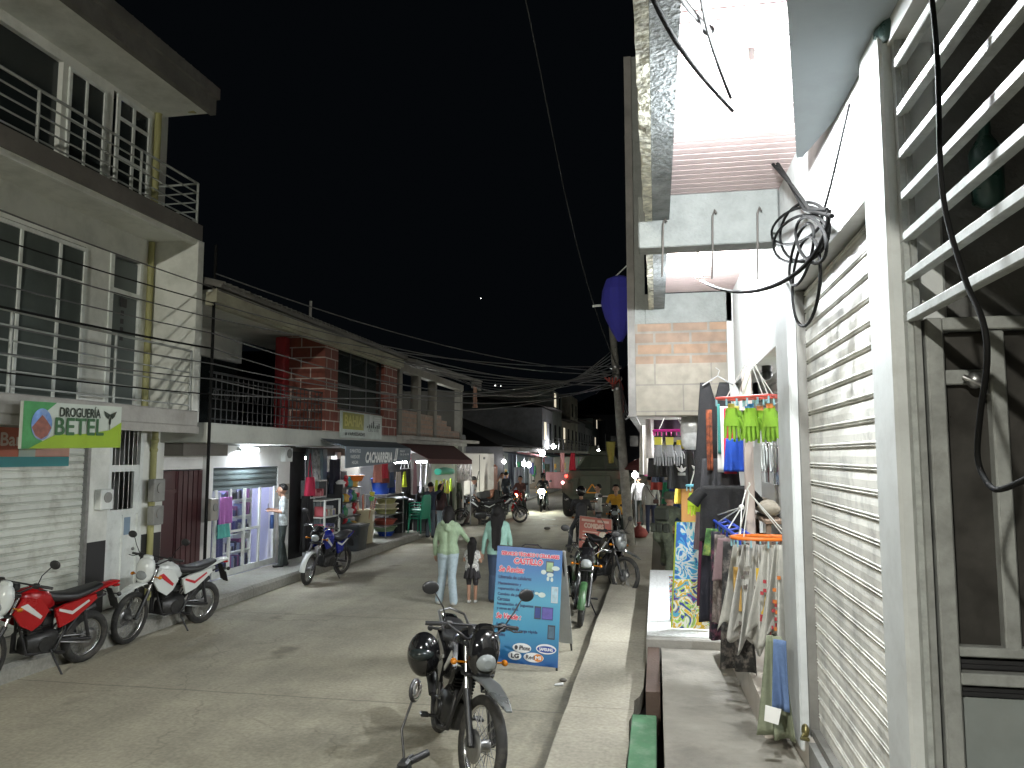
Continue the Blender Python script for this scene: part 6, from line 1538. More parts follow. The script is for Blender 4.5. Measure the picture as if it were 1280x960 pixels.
def person(lab, loc, heading, H=1.68, shirt=None, pants=None, shoes=None, pose=None, sleeves=1.0, shorts=False, hair='short', female=False, hem=.86, skirt=None, bulk=1.0, extra=None, voxel=.014, fine=True, hat=None, group=None):
    """local frame: faces +x, left +y, feet at z=0; built at 1.7 m then scaled"""
    S = H / 1.7; k = S * 1.0
    J = dict(pelvis=(0, 0, .94), chest=(0, 0, 1.25), neck=(0, 0, 1.44), head=(.015, 0, 1.585),
             ls=(0, .175, 1.39), rs=(0, -.175, 1.39), le=(-.02, .24, 1.12), re=(-.02, -.24, 1.12), lw=(.04, .25, .88), rw=(.04, -.25, .88),
             lh=(0, .085, .92), rh=(0, -.085, .92), lk=(.02, .09, .50), rk=(.02, -.09, .50), la=(-.02, .10, .09), ra=(-.02, -.10, .09), lt=None, rt=None)
    if female: J['ls'] = (0, .155, 1.38); J['rs'] = (0, -.155, 1.38)
    if pose: J.update(pose)
    J = {a: (Vector(b) if b is not None else None) for a, b in J.items()}
    prims = []; ad = lambda a, b, ra, rb, tag: prims.append((Vector(a), Vector(b), ra * bulk if tag in ('shirt', 'pants') else ra, rb * bulk if tag in ('shirt', 'pants') else rb, tag))
    P, C_, NK, HD = J['pelvis'], J['chest'], J['neck'], J['head']
    shw = (J['ls'] - J['rs']) * .5; shd = shw.normalized()
    hpd = (J['lh'] - J['rh']).normalized()
    wa = .075 if female else .085
    up = (NK - C_).normalized()
    ad(J['ls'] - shd * .03, J['rs'] + shd * .03, .062, .062, 'shirt')
    for s in (1, -1):
        ad(C_ + shd * s * .085 + up * .06, P.lerp(C_, .45) + shd * s * .05, .10, .088, 'shirt')
        ad(P.lerp(C_, .45) + shd * s * .05, P + hpd * s * .065, .088, .10 if not female else .108, 'shirt')
        ad(P + hpd * s * .075 - Vector((0, 0, .02)), P + hpd * s * .08 - Vector((.01, 0, .06)), .098, .095, 'pants')
    ad(NK - up * .03, HD - Vector((.01, 0, .06)), .055, .05, 'skin')
    ad(HD + Vector((-.02, 0, .03)), HD + Vector((-.005, 0, .025)), .095, .095, 'head')
    ad(HD + Vector((.02, 0, -.05)), HD + Vector((.03, 0, -.07)), .062, .045, 'skin')
    ad(HD + Vector((.085, 0, .005)), HD + Vector((.105, 0, -.025)), .012, .018, 'skin')
    for s in (1, -1): ad(HD + Vector((-.005, s * .092, .01)), HD + Vector((-.01, s * .094, -.025)), .016, .012, 'skin')
    for s, a in ((1, 'l'), (-1, 'r')):
        sh, el, wr = J[a + 's'], J[a + 'e'], J[a + 'w']; hp, kn, an = J[a + 'h'], J[a + 'k'], J[a + 'a']
        mid = sh.lerp(el, .55)
        ad(sh, el, .056 if not female else .048, .042 if not female else .036, 'shirt' if sleeves > .5 else 'slv')
        ad(el, wr, .042 if not female else .036, .028, 'shirt' if sleeves >= 1 else 'skin')
        # hand
        d = (wr - el).normalized(); 
        side = d.cross(Vector((0, 0, 1)));  side = side.normalized() if side.length > .1 else Vector((1, 0, 0))
        fwd = Vector((1, 0, 0)) - d * d.x; fwd = fwd.normalized() if fwd.length > .1 else side
        palm = wr + d * .07; n_ = d.cross(fwd).normalized()
        ad(wr, palm + fwd * .02, .026, .022, 'skin'); ad(wr + d * .02, palm - fwd * .02, .024, .02, 'skin')
        inward = n_ * (1 if n_.dot(Vector((0, -s, 0))) > 0 else -1)
        for q, (f, L_) in enumerate(((.033, .075), (.011, .085), (-.011, .08), (-.033, .065))):
            b0 = palm + fwd * f; b1 = b0 + d * L_ * .55 + inward * .008; b2 = b1 + d * L_ * .35 + inward * .025
            ad(b0, b1, .0115, .010, 'skin'); ad(b1, b2, .010, .0085, 'skin')
        b0 = wr + d * .025 + fwd * .028; ad(b0, b0 + d * .035 + fwd * .025 + inward * .01, .013, .011, 'skin'); ad(b0 + d * .035 + fwd * .025 + inward * .01, b0 + d * .065 + fwd * .022 + inward * .02, .011, .009, 'skin')
        ad(hp, kn, .088 if not female else .092, .060, 'pants'); ad(kn, an, .058, .042 if not shorts else .04, 'skin' if shorts else 'pants')
        if not shorts: ad(kn.lerp(an, .1), an + Vector((0, 0, -.02)), .062, .058, 'pants')
        fd = Vector((1, 0, 0)) if J[a + 't'] is None else Vector(J[a + 't']).normalized()
        ad(an + Vector((-.035, 0, -.045)), an + fd * .13 + Vector((0, 0, -.055)), .042, .034, 'shoe')
    if skirt:
        zt, zb, rt, rb = skirt
        for kk in range(10):
            a0 = 2 * PI * kk / 10; ad(P + Vector((.6 * rt * math.cos(a0), rt * .8 * math.sin(a0), zt - P.z)), P + Vector((.75 * rb * math.cos(a0), rb * math.sin(a0), zb - P.z)), .05, .045, 'skirt')
    if extra: prims += [(Vector(a), Vector(b), ra, rb, tag) for a, b, ra, rb, tag in extra]
    m = MB()
    for a, b, ra, rb, tag in prims: capsule(m, a, b, ra, rb)
    me = remesh_obj(m, "person_body", voxel if voxel else .014)
    tags = ['skin', 'shirt', 'pants', 'shoe', 'hair', 'skirt', 'x']
    mats = [skin_m, shirt, pants, shoes or shoe_m, hair_m, skirt_m if skirt else pants, exm if extra else shirt]
    for q in mats: me.materials.append(q)
    import numpy as np
    nf = len(me.polygons); cen = np.zeros(nf * 3); me.polygons.foreach_get("center", cen); cen = cen.reshape(-1, 3)
    best = np.full(nf, 1e9); idx = np.zeros(nf, int)
    for i, (a, b, ra, rb, tag) in enumerate(prims):
        A_ = np.array(a); D_ = np.array(b) - A_; l2 = max(1e-9, D_ @ D_); tt = np.clip(((cen - A_) @ D_) / l2, 0, 1)
        dd = np.linalg.norm(cen - A_ - tt[:, None] * D_, axis=1) - (ra + (rb - ra) * tt)
        ss = dd < best; best[ss] = dd[ss]; idx[ss] = i
    mi = np.zeros(nf, int); upz = cen[:, 2]
    for i, (a, b, ra, rb, tag) in enumerate(prims):
        q = idx == i
        if tag == 'head': mi[q] = 0
        elif tag == 'slv':
            A_ = np.array(a); D_ = np.array(b) - A_; tt = ((cen - A_) @ D_) / (D_ @ D_); mi[q] = np.where(tt[q] < .62, 1, 0)
        elif tag == 'shirt': mi[q] = 1
        else: mi[q] = {'skin': 0, 'pants': 2, 'shoe': 3, 'skirt': 5, 'x': 6, 'hair': 4}[tag]
    mi[(mi == 1) & (upz < hem - .02) & (idx < 12)] = 2
    mi[(mi == 2) & (upz > hem)] = 1 if hem < .95 else 2
    me.polygons.foreach_set("material_index", mi.astype(np.int32)); me.polygons.foreach_set("use_smooth", np.ones(nf, bool))
    o = bpy.data.objects.new("person", me); sc.collection.objects.link(o)
    o.location = loc; o.rotation_euler = (0, 0, R(heading)); o.scale = (S,) * 3
    o['label'] = lab; o['category'] = "person"
    if group: o['group'] = group
    h = MB(); c = HD + Vector((-.022, 0, .04))
    if hat is None:
        if hair == 'short':
            h.sphere(c + Vector((-.008, 0, .012)), .103, 16, 10, 0, (1, .97, 1)); 
            me2 = h.mesh("hair", hair_m)
            for v in me2.vertices:
                r_ = Vector(v.co) - c
                if r_.x > .03 and r_.z < .045: v.co = c + r_ * .80
                elif r_.z < -.03: v.co = c + r_ * .82
        else:
            L_ = hair if isinstance(hair, (int, float)) else .5
            capsule(h, c + Vector((-.012, 0, .012)), c + Vector((-.03, 0, -.02)), .108, .105)
            bk = HD + Vector((-.075, 0, -.05)); 
            for yy in (-.08, -.03, .03, .08): capsule(h, bk + Vector((0, yy * .8, 0)), bk + Vector((-.075 - .02 * math.cos(yy * 60), yy * .7 + .01, -L_ + .8 * abs(yy))), .06, .018 if L_ > .2 else .05)
            for yy in (-.09, .09): capsule(h, HD + Vector((-.01, yy, .03)), HD + Vector((-.05, yy, -min(L_ * .6, .2))), .03, .03)
            me2 = remesh_obj(h, "hair", .012, 4); me2.materials.append(hair_m)
            for v in me2.vertices:
                r_ = Vector(v.co) - c
                if r_.x > .045 and r_.z < .05: v.co = c + r_ * .75
            for q in me2.polygons: q.use_smooth = True
        ho = bpy.data.objects.new("hair", me2); sc.collection.objects.link(ho); ho.parent = o
    else:
        kind, hmt = hat
        if kind == 'cap': h.sphere(c + Vector((0, 0, .03)), .112, 16, 10, 0, (1, 1, .85)); h.loft([(.06, 0, c.z + .03, .085, .008), (.14, 0, c.z + .015, .07, .006), (.18, 0, c.z, .03, .004)], 12)
        elif kind == 'helmet': h.sphere(c + Vector((.01, 0, .02)), .135, 16, 12, 0, (1.05, .95, 1.05))
        elif kind == 'boonie': h.lathe([(.19, 0), (.11, .03), (.105, .10), (.06, .125), (.001, .13)], c + Vector((0, 0, .0)), n=18)
        ho = bpy.data.objects.new("hat" if kind != 'helmet' else "helmet", h.mesh("hat", hmt)); sc.collection.objects.link(ho); ho.parent = o
    e = MB()
    for s in (1, -1): e.sphere(HD + Vector((.082, s * .034, .012)), .010, 8, 6)
    eo = bpy.data.objects.new("eyes", e.mesh("eyes", mat("eye_dark", (.02, .015, .012), .2, var=0))); sc.collection.objects.link(eo); eo.parent = o
    e = MB(); e.sphere(HD + Vector((.082, 0, -.058)), .014, 8, 6, 0, (.4, 1.5, .35)); eo = bpy.data.objects.new("mouth", e.mesh("mouth", mat("lip", (.22, .07, .06), .4, var=0))); sc.collection.objects.link(eo); eo.parent = o
    return o
def child(name, m, mats, o):
    c = bpy.data.objects.new(name, m.mesh(name, mats)); sc.collection.objects.link(c); c.parent = o; return c
skirt_m = cloth("skirt_black", (.02, .018, .02)); exm = cloth("exm", (.25, .36, .22))
light_jean = cloth("light_jeans", (.34, .42, .47)); dark_jean = cloth("dark_jeans", (.030, .05, .09)); army = mat("camouflage", (.060, .070, .045), .9, var=.5, scale=14, dirt=(.022, .025, .018), dscale=9, damt=.8)
sage = cloth("sage_hoodie", (.27, .36, .24)); mintc = cloth("mint_shirt", (.26, .44, .38))
p = onZ(560, 756)
w = person("woman in a sage green hoodie and light jeans resting a hand on the girl", (p.x, p.y, 0), 92, 1.62, sage, light_jean, sole_m,
    dict(re=(.10, -.30, 1.16), rw=(.30, -.37, 1.02), lk=(.06, .12, .50), la=(.02, .17, .09), rk=(-.02, -.07, .50), ra=(-.12, -.13, .10)), hair='short', female=True, hem=.90, bulk=1.24,
    extra=[((-.08, -.08, 1.44), (-.08, .08, 1.44), .055, .055, 'shirt'), ((-.10, 0, 1.40), (-.12, 0, 1.34), .06, .05, 'shirt')])
h = MB(); c = Vector((-.03, 0, 1.60)); capsule(h, c, c + Vector((-.03, 0, -.14)), .115, .09); child("hair_tail", h, hair_m, w)
pat = mat("black_white_print", (.42, .42, .40), .8, var=.9, scale=22)
_n = pat
p = onZ(590, 754)
skirt_m = cloth("skirt_black2", (.02, .018, .02))
person("small girl with long black hair in a white patterned top and black skirt", (p.x, p.y, 0), 90, 1.12, pat, skirt_m, sole_m,
    dict(head=(.015, 0, 1.54), neck=(0, 0, 1.36), ls=(0, .15, 1.30), rs=(0, -.15, 1.30), le=(.03, .22, 1.08), lw=(.10, .17, 1.22), re=(.05, -.22, 1.05), rw=(.12, -.20, 1.20), chest=(0, 0, 1.18), la=(-.03, .08, .09), ra=(.02, -.08, .09)), sleeves=.3, shorts=True, hair=.52, female=True, hem=.66, skirt=(.98, .66, .13, .19), bulk=1.15)
p = onZ(622, 753)
exm = mintc
person("woman with long black hair in a mint shirt, half behind the blue board", (p.x, p.y, 0), 92, 1.62, mintc, dark_jean, shoe_m,
    dict(re=(-.02, -.23, 1.12), rw=(.02, -.24, .88), le=(-.03, .24, 1.12), lw=(0, .27, .88)), hair=.62, female=True, hem=.86, bulk=1.24, sleeves=1)
skirt_m = None
wshirt = cloth("pale_shirt", (.48, .50, .50)); darkp = cloth("dark_trousers", (.035, .045, .042))
p = onZ(356, 708, .2)
mn = person("man in a pale printed shirt looking at his phone outside the lit white shop", (-7.72, 15.15, .2), 205, 1.70, mat("printed_shirt", (.42, .46, .46), .8, var=.5, scale=24), darkp, shoe_m,
    dict(head=(.05, 0, 1.57), le=(.0, .25, 1.14), lw=(.22, .16, 1.17), re=(.02, -.24, 1.13), rw=(.24, -.13, 1.18), la=(.03, .11, .09), ra=(-.06, -.10, .09)), sleeves=.7, hair='short')
m = MB(); m.bbox(.30, .315, -.04, .04, 1.16, 1.31, .004); child("phone", m, black_gloss, mn)
m = MB(); m.loft([(0, 0, 0, .05, .09), (-.15, 0, 0, .06, .11), (-.28, 0, 0, .05, .10)], 12, p=3); m.v = [(v[2] * .4 + .22, v[1] - .02 + .12, v[0] + 1.08) for v in m.v]; child("blue_pouch", m, cloth("bluepouch", (.02, .05, .15)), mn)
def rifle(o, a, b):
    m = MB(); a, b = Vector(a), Vector(b); m.cyl(a, b, .014, n=7); m.cyl(a, a.lerp(b, .35), .03, n=7); mid = a.lerp(b, .42); m.bbox(mid.x - .02, mid.x + .02, mid.y - .03, mid.y + .03, mid.z - .16, mid.z, .006)
    return m
p = onZ(568, 654)
s1 = person("soldier in dark fatigues standing with his back turned near the truck", (p.x, p.y, 0), 95, 1.76, army, army, None, None, hair='short', hem=.84, bulk=1.12)
m = rifle(None, (-.12, -.15, .95), (-.14, .1, 1.5)); single_m = m; m.xf(Matrix.Translation(s1.location) @ Matrix.Rotation(R(95), 4, 'Z')); single("rifle", m, black_paint, "dark rifle slung on the soldier with his back turned", "rifle")
p = onZ(592, 657)
s2 = person("man in a white shirt and dark cap walking right beside the soldier", (p.x, p.y, 0), 5, 1.72, cloth("white_shirt", (.5, .49, .47)), cloth("brown_trousers", (.07, .055, .045)), None,
    dict(lk=(.16, .09, .52), la=(.22, .10, .11), rk=(-.05, -.09, .50), ra=(-.28, -.10, .14), re=(.02, -.24, 1.12), rw=(.16, -.22, .95)), hat=('cap', cloth("cap_dark", (.04, .04, .035))), sleeves=.6)
m = rifle(None, (.0, .12, 1.20), (.16, .12, 1.95)); m.xf(Matrix.Translation(s2.location)); single("rifle", m, black_paint, "rifle rising behind the man in the dark cap", "rifle")
p = onZ(538, 668, .1)
c1 = person("man with a blue and orange backpack reaching up to the toy packets", (p.x, p.y, 0), 80, 1.66, cloth("navy_top", (.03, .04, .07)), cloth("grey_trousers", (.10, .12, .15)), None,
    dict(re=(.08, -.30, 1.48), rw=(.14, -.36, 1.66)), sleeves=.6)
m = MB(); m.loft([(-.12, 0, 1.20, .13, .20), (-.22, 0, 1.20, .12, .19), (-.28, 0, 1.18, .09, .15)], 14, p=3.2); child("backpack", m, cloth("pack_navy", (.02, .03, .05)), c1); m = MB(); m.loft([(-.275, -.04, 1.16, .06, .12), (-.30, -.04, 1.15, .04, .09)], 12, p=3); child("pack_pocket", m, cloth("pack_orange", (.60, .12, .02)), c1)
p = onZ(551, 667, .1)
person("dark-haired woman in light jeans standing at the toy packets", (p.x, p.y, 0), 70, 1.60, cloth("maroon_top", (.05, .025, .025)), light_jean, None, None, hair=.35, female=True)
p = onZ(633, 640)
person("person in dark clothes standing under the bright shop doorway", (p.x, p.y, 0), 60, 1.75, cloth("navy2", (.03, .04, .055)), cloth("navy3", (.025, .03, .04)), None, None, hair='short', bulk=1.1)
p = onZ(628, 636)
person("person in a white top half hidden behind the dark-clothed one", (p.x, p.y, 0), -60, 1.68, cloth("white_shirt", (.5, .49, .47)), darkp, None, dict(re=(.05, -.28, 1.3), rw=(.15, -.2, 1.5)), hair='short', sleeves=.6)
# riders
sit = dict(pelvis=(0, 0, .90), chest=(.10, 0, 1.20), neck=(.15, 0, 1.38), head=(.18, 0, 1.53), ls=(.13, .18, 1.33), rs=(.13, -.18, 1.33), le=(.30, .26, 1.12), re=(.30, -.26, 1.12), lw=(.50, .28, 1.10), rw=(.50, -.28, 1.10),
           lh=(0, .09, .88), rh=(0, -.09, .88), lk=(.38, .18, .74), rk=(.38, -.18, .74), la=(.22, .2, .36), ra=(.22, -.2, .36))
def rider(lab, x, y, head, back=.28, **k):
    a = R(head); po = dict(sit); po.update(k.pop('pose', {})); return person(lab, (x - back * math.cos(a), y - back * math.sin(a), 0), head, 1.70, pose=po, **k)
rd = rider("motorcyclist in black with a dark backpack, seen from behind", -1.95, 20.2, 96, shirt=cloth("jacket_black", (.03, .03, .032)), pants=cloth("denim_mid", (.05, .055, .06)), hat=('helmet', black_gloss), pose=dict(lk=(.25, .25, .62), la=(.08, .32, .12)))
m = MB(); m.loft([(-.04, 0, 1.12, .13, .19), (-.15, 0, 1.12, .13, .19), (-.22, 0, 1.10, .09, .14)], 14, p=3.2); child("backpack", m, cloth("pack_grey", (.045, .045, .05)), rd)
rider("rider in a white and mustard shirt leaning on his motorcycle by the pole", -1.18, 22.6, -94, shirt=cloth("mustard_shirt", (.55, .30, .03)), pants=darkp, sleeves=.7)
rider("rider of the oncoming motorcycle with the dazzling headlight", -5.15, 35.2, -88, shirt=cloth("jacket_black", (.03, .03, .032)), pants=darkp, hat=('helmet', black_gloss))
rider("rider in a brown jacket on the motorcycle with the orange lamp", -5.6, 31.6, -96, shirt=cloth("brown_jacket", (.11, .05, .04)), pants=darkp, sleeves=1)
p = onZ(777, 690)
person("person in a loose white shirt standing behind the red signboard near the pole", (-1.75, 23.6, 0), 200, 1.62, cloth("white_shirt", (.5, .49, .47)), darkp, None, dict(le=(.1, .25, 1.2), lw=(.25, .2, 1.2)), sleeves=.6)
p = onZ(814, 667, .15)
wb = person("man in a white shirt with a brown sling bag walking away along the pavement", (p.x, p.y, .15), 96, 1.72, cloth("white_shirt", (.5, .49, .47)), cloth("indigo_trousers", (.035, .04, .08)), None,
    dict(lk=(.05, .09, .5), la=(-.02, .10, .09), rk=(.10, -.08, .52), ra=(.12, -.1, .10)), sleeves=1)
m = MB(); m.tube([(-.08, .12, 1.42), (-.13, 0, 1.2), (-.12, -.14, 1.02)], .012, 6); m.bbox(-.18, -.12, -.22, -.06, .90, 1.03, .02); child("sling_bag", m, cloth("bag_brown", (.09, .045, .04)), wb)
for k, (x, y, lab, c) in enumerate(((-.05, 26.5, "dark-clothed pedestrian just ahead of the man in the white shirt", (.04, .04, .045)), (-.62, 26.9, "pedestrian in a pale top beyond the utility pole", (.4, .4, .42)), (.35, 28.5, "pedestrian in brown far along the right pavement", (.1, .06, .05)))):
    person(lab, (x, y, .15), 80 + 15 * k, 1.66, cloth("ped%d" % k, c), darkp, None, None, hair='short')
p = onZ(832, 706, .3)
sd = person("soldier in dark fatigues with webbing bending forward at the tiled threshold", (.10, 14.25, .5 if False else .15), 60, 1.72, army, army, None,
    dict(pelvis=(-.02, 0, .96), chest=(.10, 0, 1.24), neck=(.20, 0, 1.40), head=(.27, 0, 1.52), ls=(.17, .18, 1.36), rs=(.17, -.18, 1.36), le=(.28, .28, 1.12), re=(.28, -.28, 1.12), lw=(.40, .16, .98), rw=(.42, -.16, .98), lk=(.26, .12, .68), la=(.22, .12, .44), rk=(.05, -.1, .5), ra=(-.08, -.1, .09)), hat=('boonie', army), bulk=1.18)
m = MB()
for y in (-.13, 0, .13): m.bbox(-.16, -.08, y - .055, y + .055, .98, 1.14, .02)
m.bbox(-.10, -.02, -.14, .14, 1.18, 1.4, .03); child("webbing_pouches", m, cloth("webbing", (.022, .025, .018)), sd)
m = MB(); m.lathe([(.001, 0), (.06, .03), (.085, .12), (.06, .2), (.02, .24), (.03, .27)], (.42, -.20, .70), n=12); child("plastic_bag", m, mat("pale_bag", (.30, .30, .33), .5), sd)
m = rifle(None, (.05, -.30, .75), (.45, .28, 1.22)); m.xf(Matrix.Translation(sd.location) @ Matrix.Rotation(R(60), 4, 'Z')); single("rifle", m, black_paint, "rifle hanging across the bending soldier's chest", "rifle")
# ================================================================ SIGNBOARDS
t_loc = (-1.5, 9.2, 0)
a = onZ(608, 845); 
yb = 9.15
bl_ = onY(613, 826, yb); br_ = onY(697, 835, yb + .02); tl_ = onY(622, 682, yb + .22); tr_ = onY(704, 686, yb + .24)
U = br_ - bl_; V = tl_ - bl_
th = thing("signboard", "blue A-frame signboard reading CASTILLO with mobile phone services, standing in the road", "signboard", ((bl_ + br_) / 2).to_tuple()[:2] + (0,))
B = Board(bl_, U, V)
blue_g = mat("signboard_blue", (.02, .16, .42), .35, var=.0)
nt = blue_g.node_tree; b = nt.nodes["Principled BSDF"]; tc = nt.nodes.new("ShaderNodeTexCoord"); sp = nt.nodes.new("ShaderNodeSeparateXYZ"); nt.links.new(tc.outputs["Generated"], sp.inputs[0])
rp = nt.nodes.new("ShaderNodeValToRGB"); e = rp.color_ramp.elements; e[0].color = (.008, .07, .27, 1); e[0].position = 0; e[1].color = (.010, .08, .30, 1); e[1].position = 1
q = e.new(.3); q.color = (.04, .26, .44, 1); q = e.new(.55); q.color = (.07, .32, .48, 1); q = e.new(.8); q.color = (.012, .14, .38, 1)
nt.links.new(sp.outputs[2], rp.inputs[0]); nt.links.new(rp.outputs[0], b.inputs["Base Color"])
m = B.back(.02); pn = part("panel", m, blue_g, th, True)
redl = mat("sign_red_letters", (.62, .03, .08), .4, var=0); navyl = mat("sign_navy_letters", (.01, .03, .12), .4, var=0); whl = mat("sign_white_letters", (.72, .74, .76), .4, var=0)
def sub(m, mt, name="lettering"): o = bpy.data.objects.new(name, m.mesh(name, mt)); sc.collection.objects.link(o); o.parent = pn; return o
m = MB(); B.text(m, "SERVICIO TÉCNICO Y CELULARES", .075, .925, .955, .962, .007, bold=.009); B.text(m, "CASTILLO", .275, .855, .705, .905, .007, shear=.2, bold=.010)
B.text(m, "Se Revisa:", .05, .775, .43, .825, .007, shear=.2, bold=.009); B.text(m, "Se Vende :", .05, .37, .42, .415, .007, shear=.2, bold=.009); sub(m, whl, "letter_outline")
m = MB(); B.text(m, "SERVICIO TÉCNICO Y CELULARES", .075, .925, .955, .962, .011, bold=.003); B.text(m, "CASTILLO", .275, .855, .705, .905, .011, shear=.2, bold=.004)
B.text(m, "Se Revisa:", .05, .775, .43, .825, .011, shear=.2, bold=.003); B.text(m, "Se Vende :", .05, .37, .42, .415, .011, shear=.2, bold=.003); sub(m, redl)
m = MB()
for v, tt, u1 in ((.715, "Liberada de celulares", .55), (.655, "Mantenimiento y", .40), (.610, "reparación de celulares", .60), (.562, "Cambio de pantalla", .50), (.522, "Carcasas", .24), (.478, "Instalación de juguetes", .60), (.438, "y otros en Gral.", .38), (.305, "Audífonos", .26), (.26, "Cargadores de carga rápida", .68), (.22, "Cables", .2)):
    B.text(m, tt, .05, v, u1, v + .03, .008, bold=.0015)
sub(m, navyl, "small_lettering")
def phone_pic(u0, v0, u1, v1, cs, body=(.03, .04, .06)):
    m = MB(); B.rect(m, u0, v0, u1, v1, .007); sub(m, mat("pic_%g" % (body[2]), body, .4, var=0), "phone_picture")
    m = MB(); B.rect(m, u0 + .012, v0 + .01, u1 - .012, v1 - .012, .009); sub(m, mat("picscreen_%g_%g" % (cs[0], cs[2]), cs, .4, var=.3, scale=12), "phone_screen")
phone_pic(.76, .80, .88, .90, (.25, .38, .20)); phone_pic(.86, .54, .96, .68, (.35, .50, .58), (.5, .55, .6)); phone_pic(.62, .39, .72, .50, (.015, .04, .20)); phone_pic(.73, .39, .90, .50, (.10, .08, .35), (.04, .05, .2)); phone_pic(.83, .23, .94, .35, (.06, .12, .18))
m = MB()
for u, v, ru, rv in ((.83, .78, .05, .018), (.91, .84, .06, .02), (.73, .80, .04, .02), (.80, .745, .02, .02), (.86, .74, .02, .02)): B.oval(m, u, v, ru, rv, .0105)
B.oval(m, .72, .60, .055, .022, .008); B.oval(m, .64, .61, .03, .012, .008); sub(m, mat("pic_white", (.55, .65, .62), .5), "robot_picture")
m = MB(); B.oval(m, .46, .135, .14, .040, .007); B.oval(m, .82, .145, .15, .042, .007); B.oval(m, .36, .065, .10, .036, .007); B.oval(m, .64, .065, .15, .040, .007); sub(m, whl, "logo_oval")
m = MB(); B.oval(m, .82, .142, .135, .028, .009); sub(m, mat("logo_blue", (.01, .05, .32), .4), "logo_blue_oval"); m = MB(); B.text(m, "SAMSUNG", .72, .13, .92, .155, .012, bold=.002); sub(m, whl, "logo_lettering")
m = MB(); B.oval(m, .375, .137, .025, .018, .011); B.text(m, "iPhone", .42, .118, .58, .155, .011, bold=.002); B.text(m, "LG", .31, .048, .42, .082, .011, bold=.004); B.text(m, "Red", .53, .05, .65, .082, .011, bold=.002); sub(m, mat("logo_dark", (.03, .03, .04), .4), "logo_lettering")
m = MB(); B.oval(m, .71, .065, .07, .032, .009); sub(m, mat("logo_orange", (.65, .22, .03), .4), "logo_disc"); m = MB(); B.text(m, "MI", .67, .052, .75, .08, .012, bold=.003); sub(m, whl, "logo_lettering")
m = MB(); zf = Vector((0, 0, 0))
for base, top in ((B.p(.02, 0, -.022), B.p(.02, 1, -.022)), (B.p(.985, 0, -.022), B.p(.985, 1, -.022))):
    d = (top - base).normalized(); g0 = base - d * (base.z / d.z); m.cyl(g0, top, .013, n=7)
    bk = top + Vector((.03, .75, -top.z)); m.cyl(bk, top, .013, n=7)
m.cyl(B.p(.02, 1, -.022), B.p(.985, 1, -.022), .013, n=7)
m.tube([B.p(.35, 1.0, -.022), B.p(.42, 1.03, -.022), B.p(.62, 1.035, -.022), B.p(.70, 1.0, -.022)], .010, 6)
part("frame", m, black_paint, th, True)
m = MB(); a1, a2 = B.p(0, 1, -.03) + Vector((.03, .03, 0)), B.p(1, 1, -.03) + Vector((.03, .03, 0)); m.slab(a2 + Vector((.02, .55, -1.22)), a1 + Vector((.02, .55, -1.22)), a1, a2, .015); part("back_panel", m, mat("signboard_back", (.42, .42, .40), .5), th, True)
# red menu board
yb = 17.6
bl_ = onY(723, 702, yb); br_ = onY(763, 707, yb); tl_ = onY(725, 645, yb + .2); tr_ = onY(764, 646, yb + .2)
th = thing("signboard", "faded red price board with white lines beside the kerb beyond the green motorcycle", "signboard", (bl_.x + .3, yb, 0))
B = Board(bl_, br_ - bl_, tl_ - bl_); pn = part("panel", B.back(.02), mat("menu_red", (.40, .10, .07), .5, var=.15, scale=4), th, True)
m = MB(); B.rect(m, .06, .90, .48, .95); B.rect(m, .56, .90, .92, .95); B.text(m, "COMIDAS", .15, .76, .75, .86, bold=.01)
for k in range(8): B.rect(m, .1, .66 - .07 * k, .58 - .05 * (k % 3), .685 - .07 * k)
sub(m, mat("menu_cream", (.55, .38, .30), .5), "lettering")
m = MB(); B.oval(m, .75, .62, .13, .09); B.oval(m, .72, .45, .16, .07); B.oval(m, .80, .30, .17, .10); sub(m, mat("menu_food", (.55, .50, .42), .5, var=.5, scale=9, dirt=(.5, .3, .03), dscale=8), "food_picture")
m = MB(); B.oval(m, .62, .18, .18, .06, .006); sub(m, mat("menu_yellow", (.50, .36, .04), .5), "food_picture")
m = MB()
for u in (0, 1): d = B.V.normalized(); g0 = B.p(u, 0, -.022); g0 = g0 - d * (g0.z / d.z); m.cyl(g0, B.p(u, 1, -.022), .015, n=6); m.cyl(B.p(u, 1, -.022) + Vector((0, .6, -B.p(u, 1).z)), B.p(u, 1, -.022), .015, n=6)
m.cyl(B.p(0, 1, -.022), B.p(1, 1, -.022), .015, n=6); part("frame", m, mat("rusty_frame", (.35, .30, .26), .6), th, True)

# ================================================================ ARMOURED VEHICLE
olive = mat("olive_drab", (.060, .072, .046), .75, var=.25, scale=3, dirt=(.09, .08, .055), dscale=2, damt=.5)
AX, AY = -2.45, 31.5
t = thing("armoured_vehicle", "dark green armoured personnel carrier with a turret driving away up the street", "armoured vehicle", (AX, AY, 0))
def arm(name, m, mt=olive): return part(name, m, mt, t)
m = MB(); W = 1.32
sec = [(0, .62), (0, 1.25), (.10, 1.95), (5.2, 1.95), (6.2, 1.35), (6.0, .75), (5.2, .60)]
def hullsec(y, zs): return [(-W * .62, y, zs[0]), (-W, y, zs[1]), (-W * .98, y, zs[2]), (-W * .80, y, zs[3]), (W * .80, y, zs[3]), (W * .98, y, zs[2]), (W, y, zs[1]), (W * .62, y, zs[0])]
rings = [hullsec(0.0, (.60, 1.05, 1.35, 1.90)), hullsec(4.8, (.60, 1.05, 1.35, 1.98)), hullsec(5.6, (.62, .95, 1.2, 1.55)), hullsec(6.2, (.75, .85, .95, 1.05))]
vs = [v for r_ in rings for v in r_]; fs = [(i * 8 + j, i * 8 + (j + 1) % 8, (i + 1) * 8 + (j + 1) % 8, (i + 1) * 8 + j) for i in range(3) for j in range(8)] + [tuple(range(8))[::-1], tuple(range(24, 32))]
m.add(vs, fs); arm("hull", m)
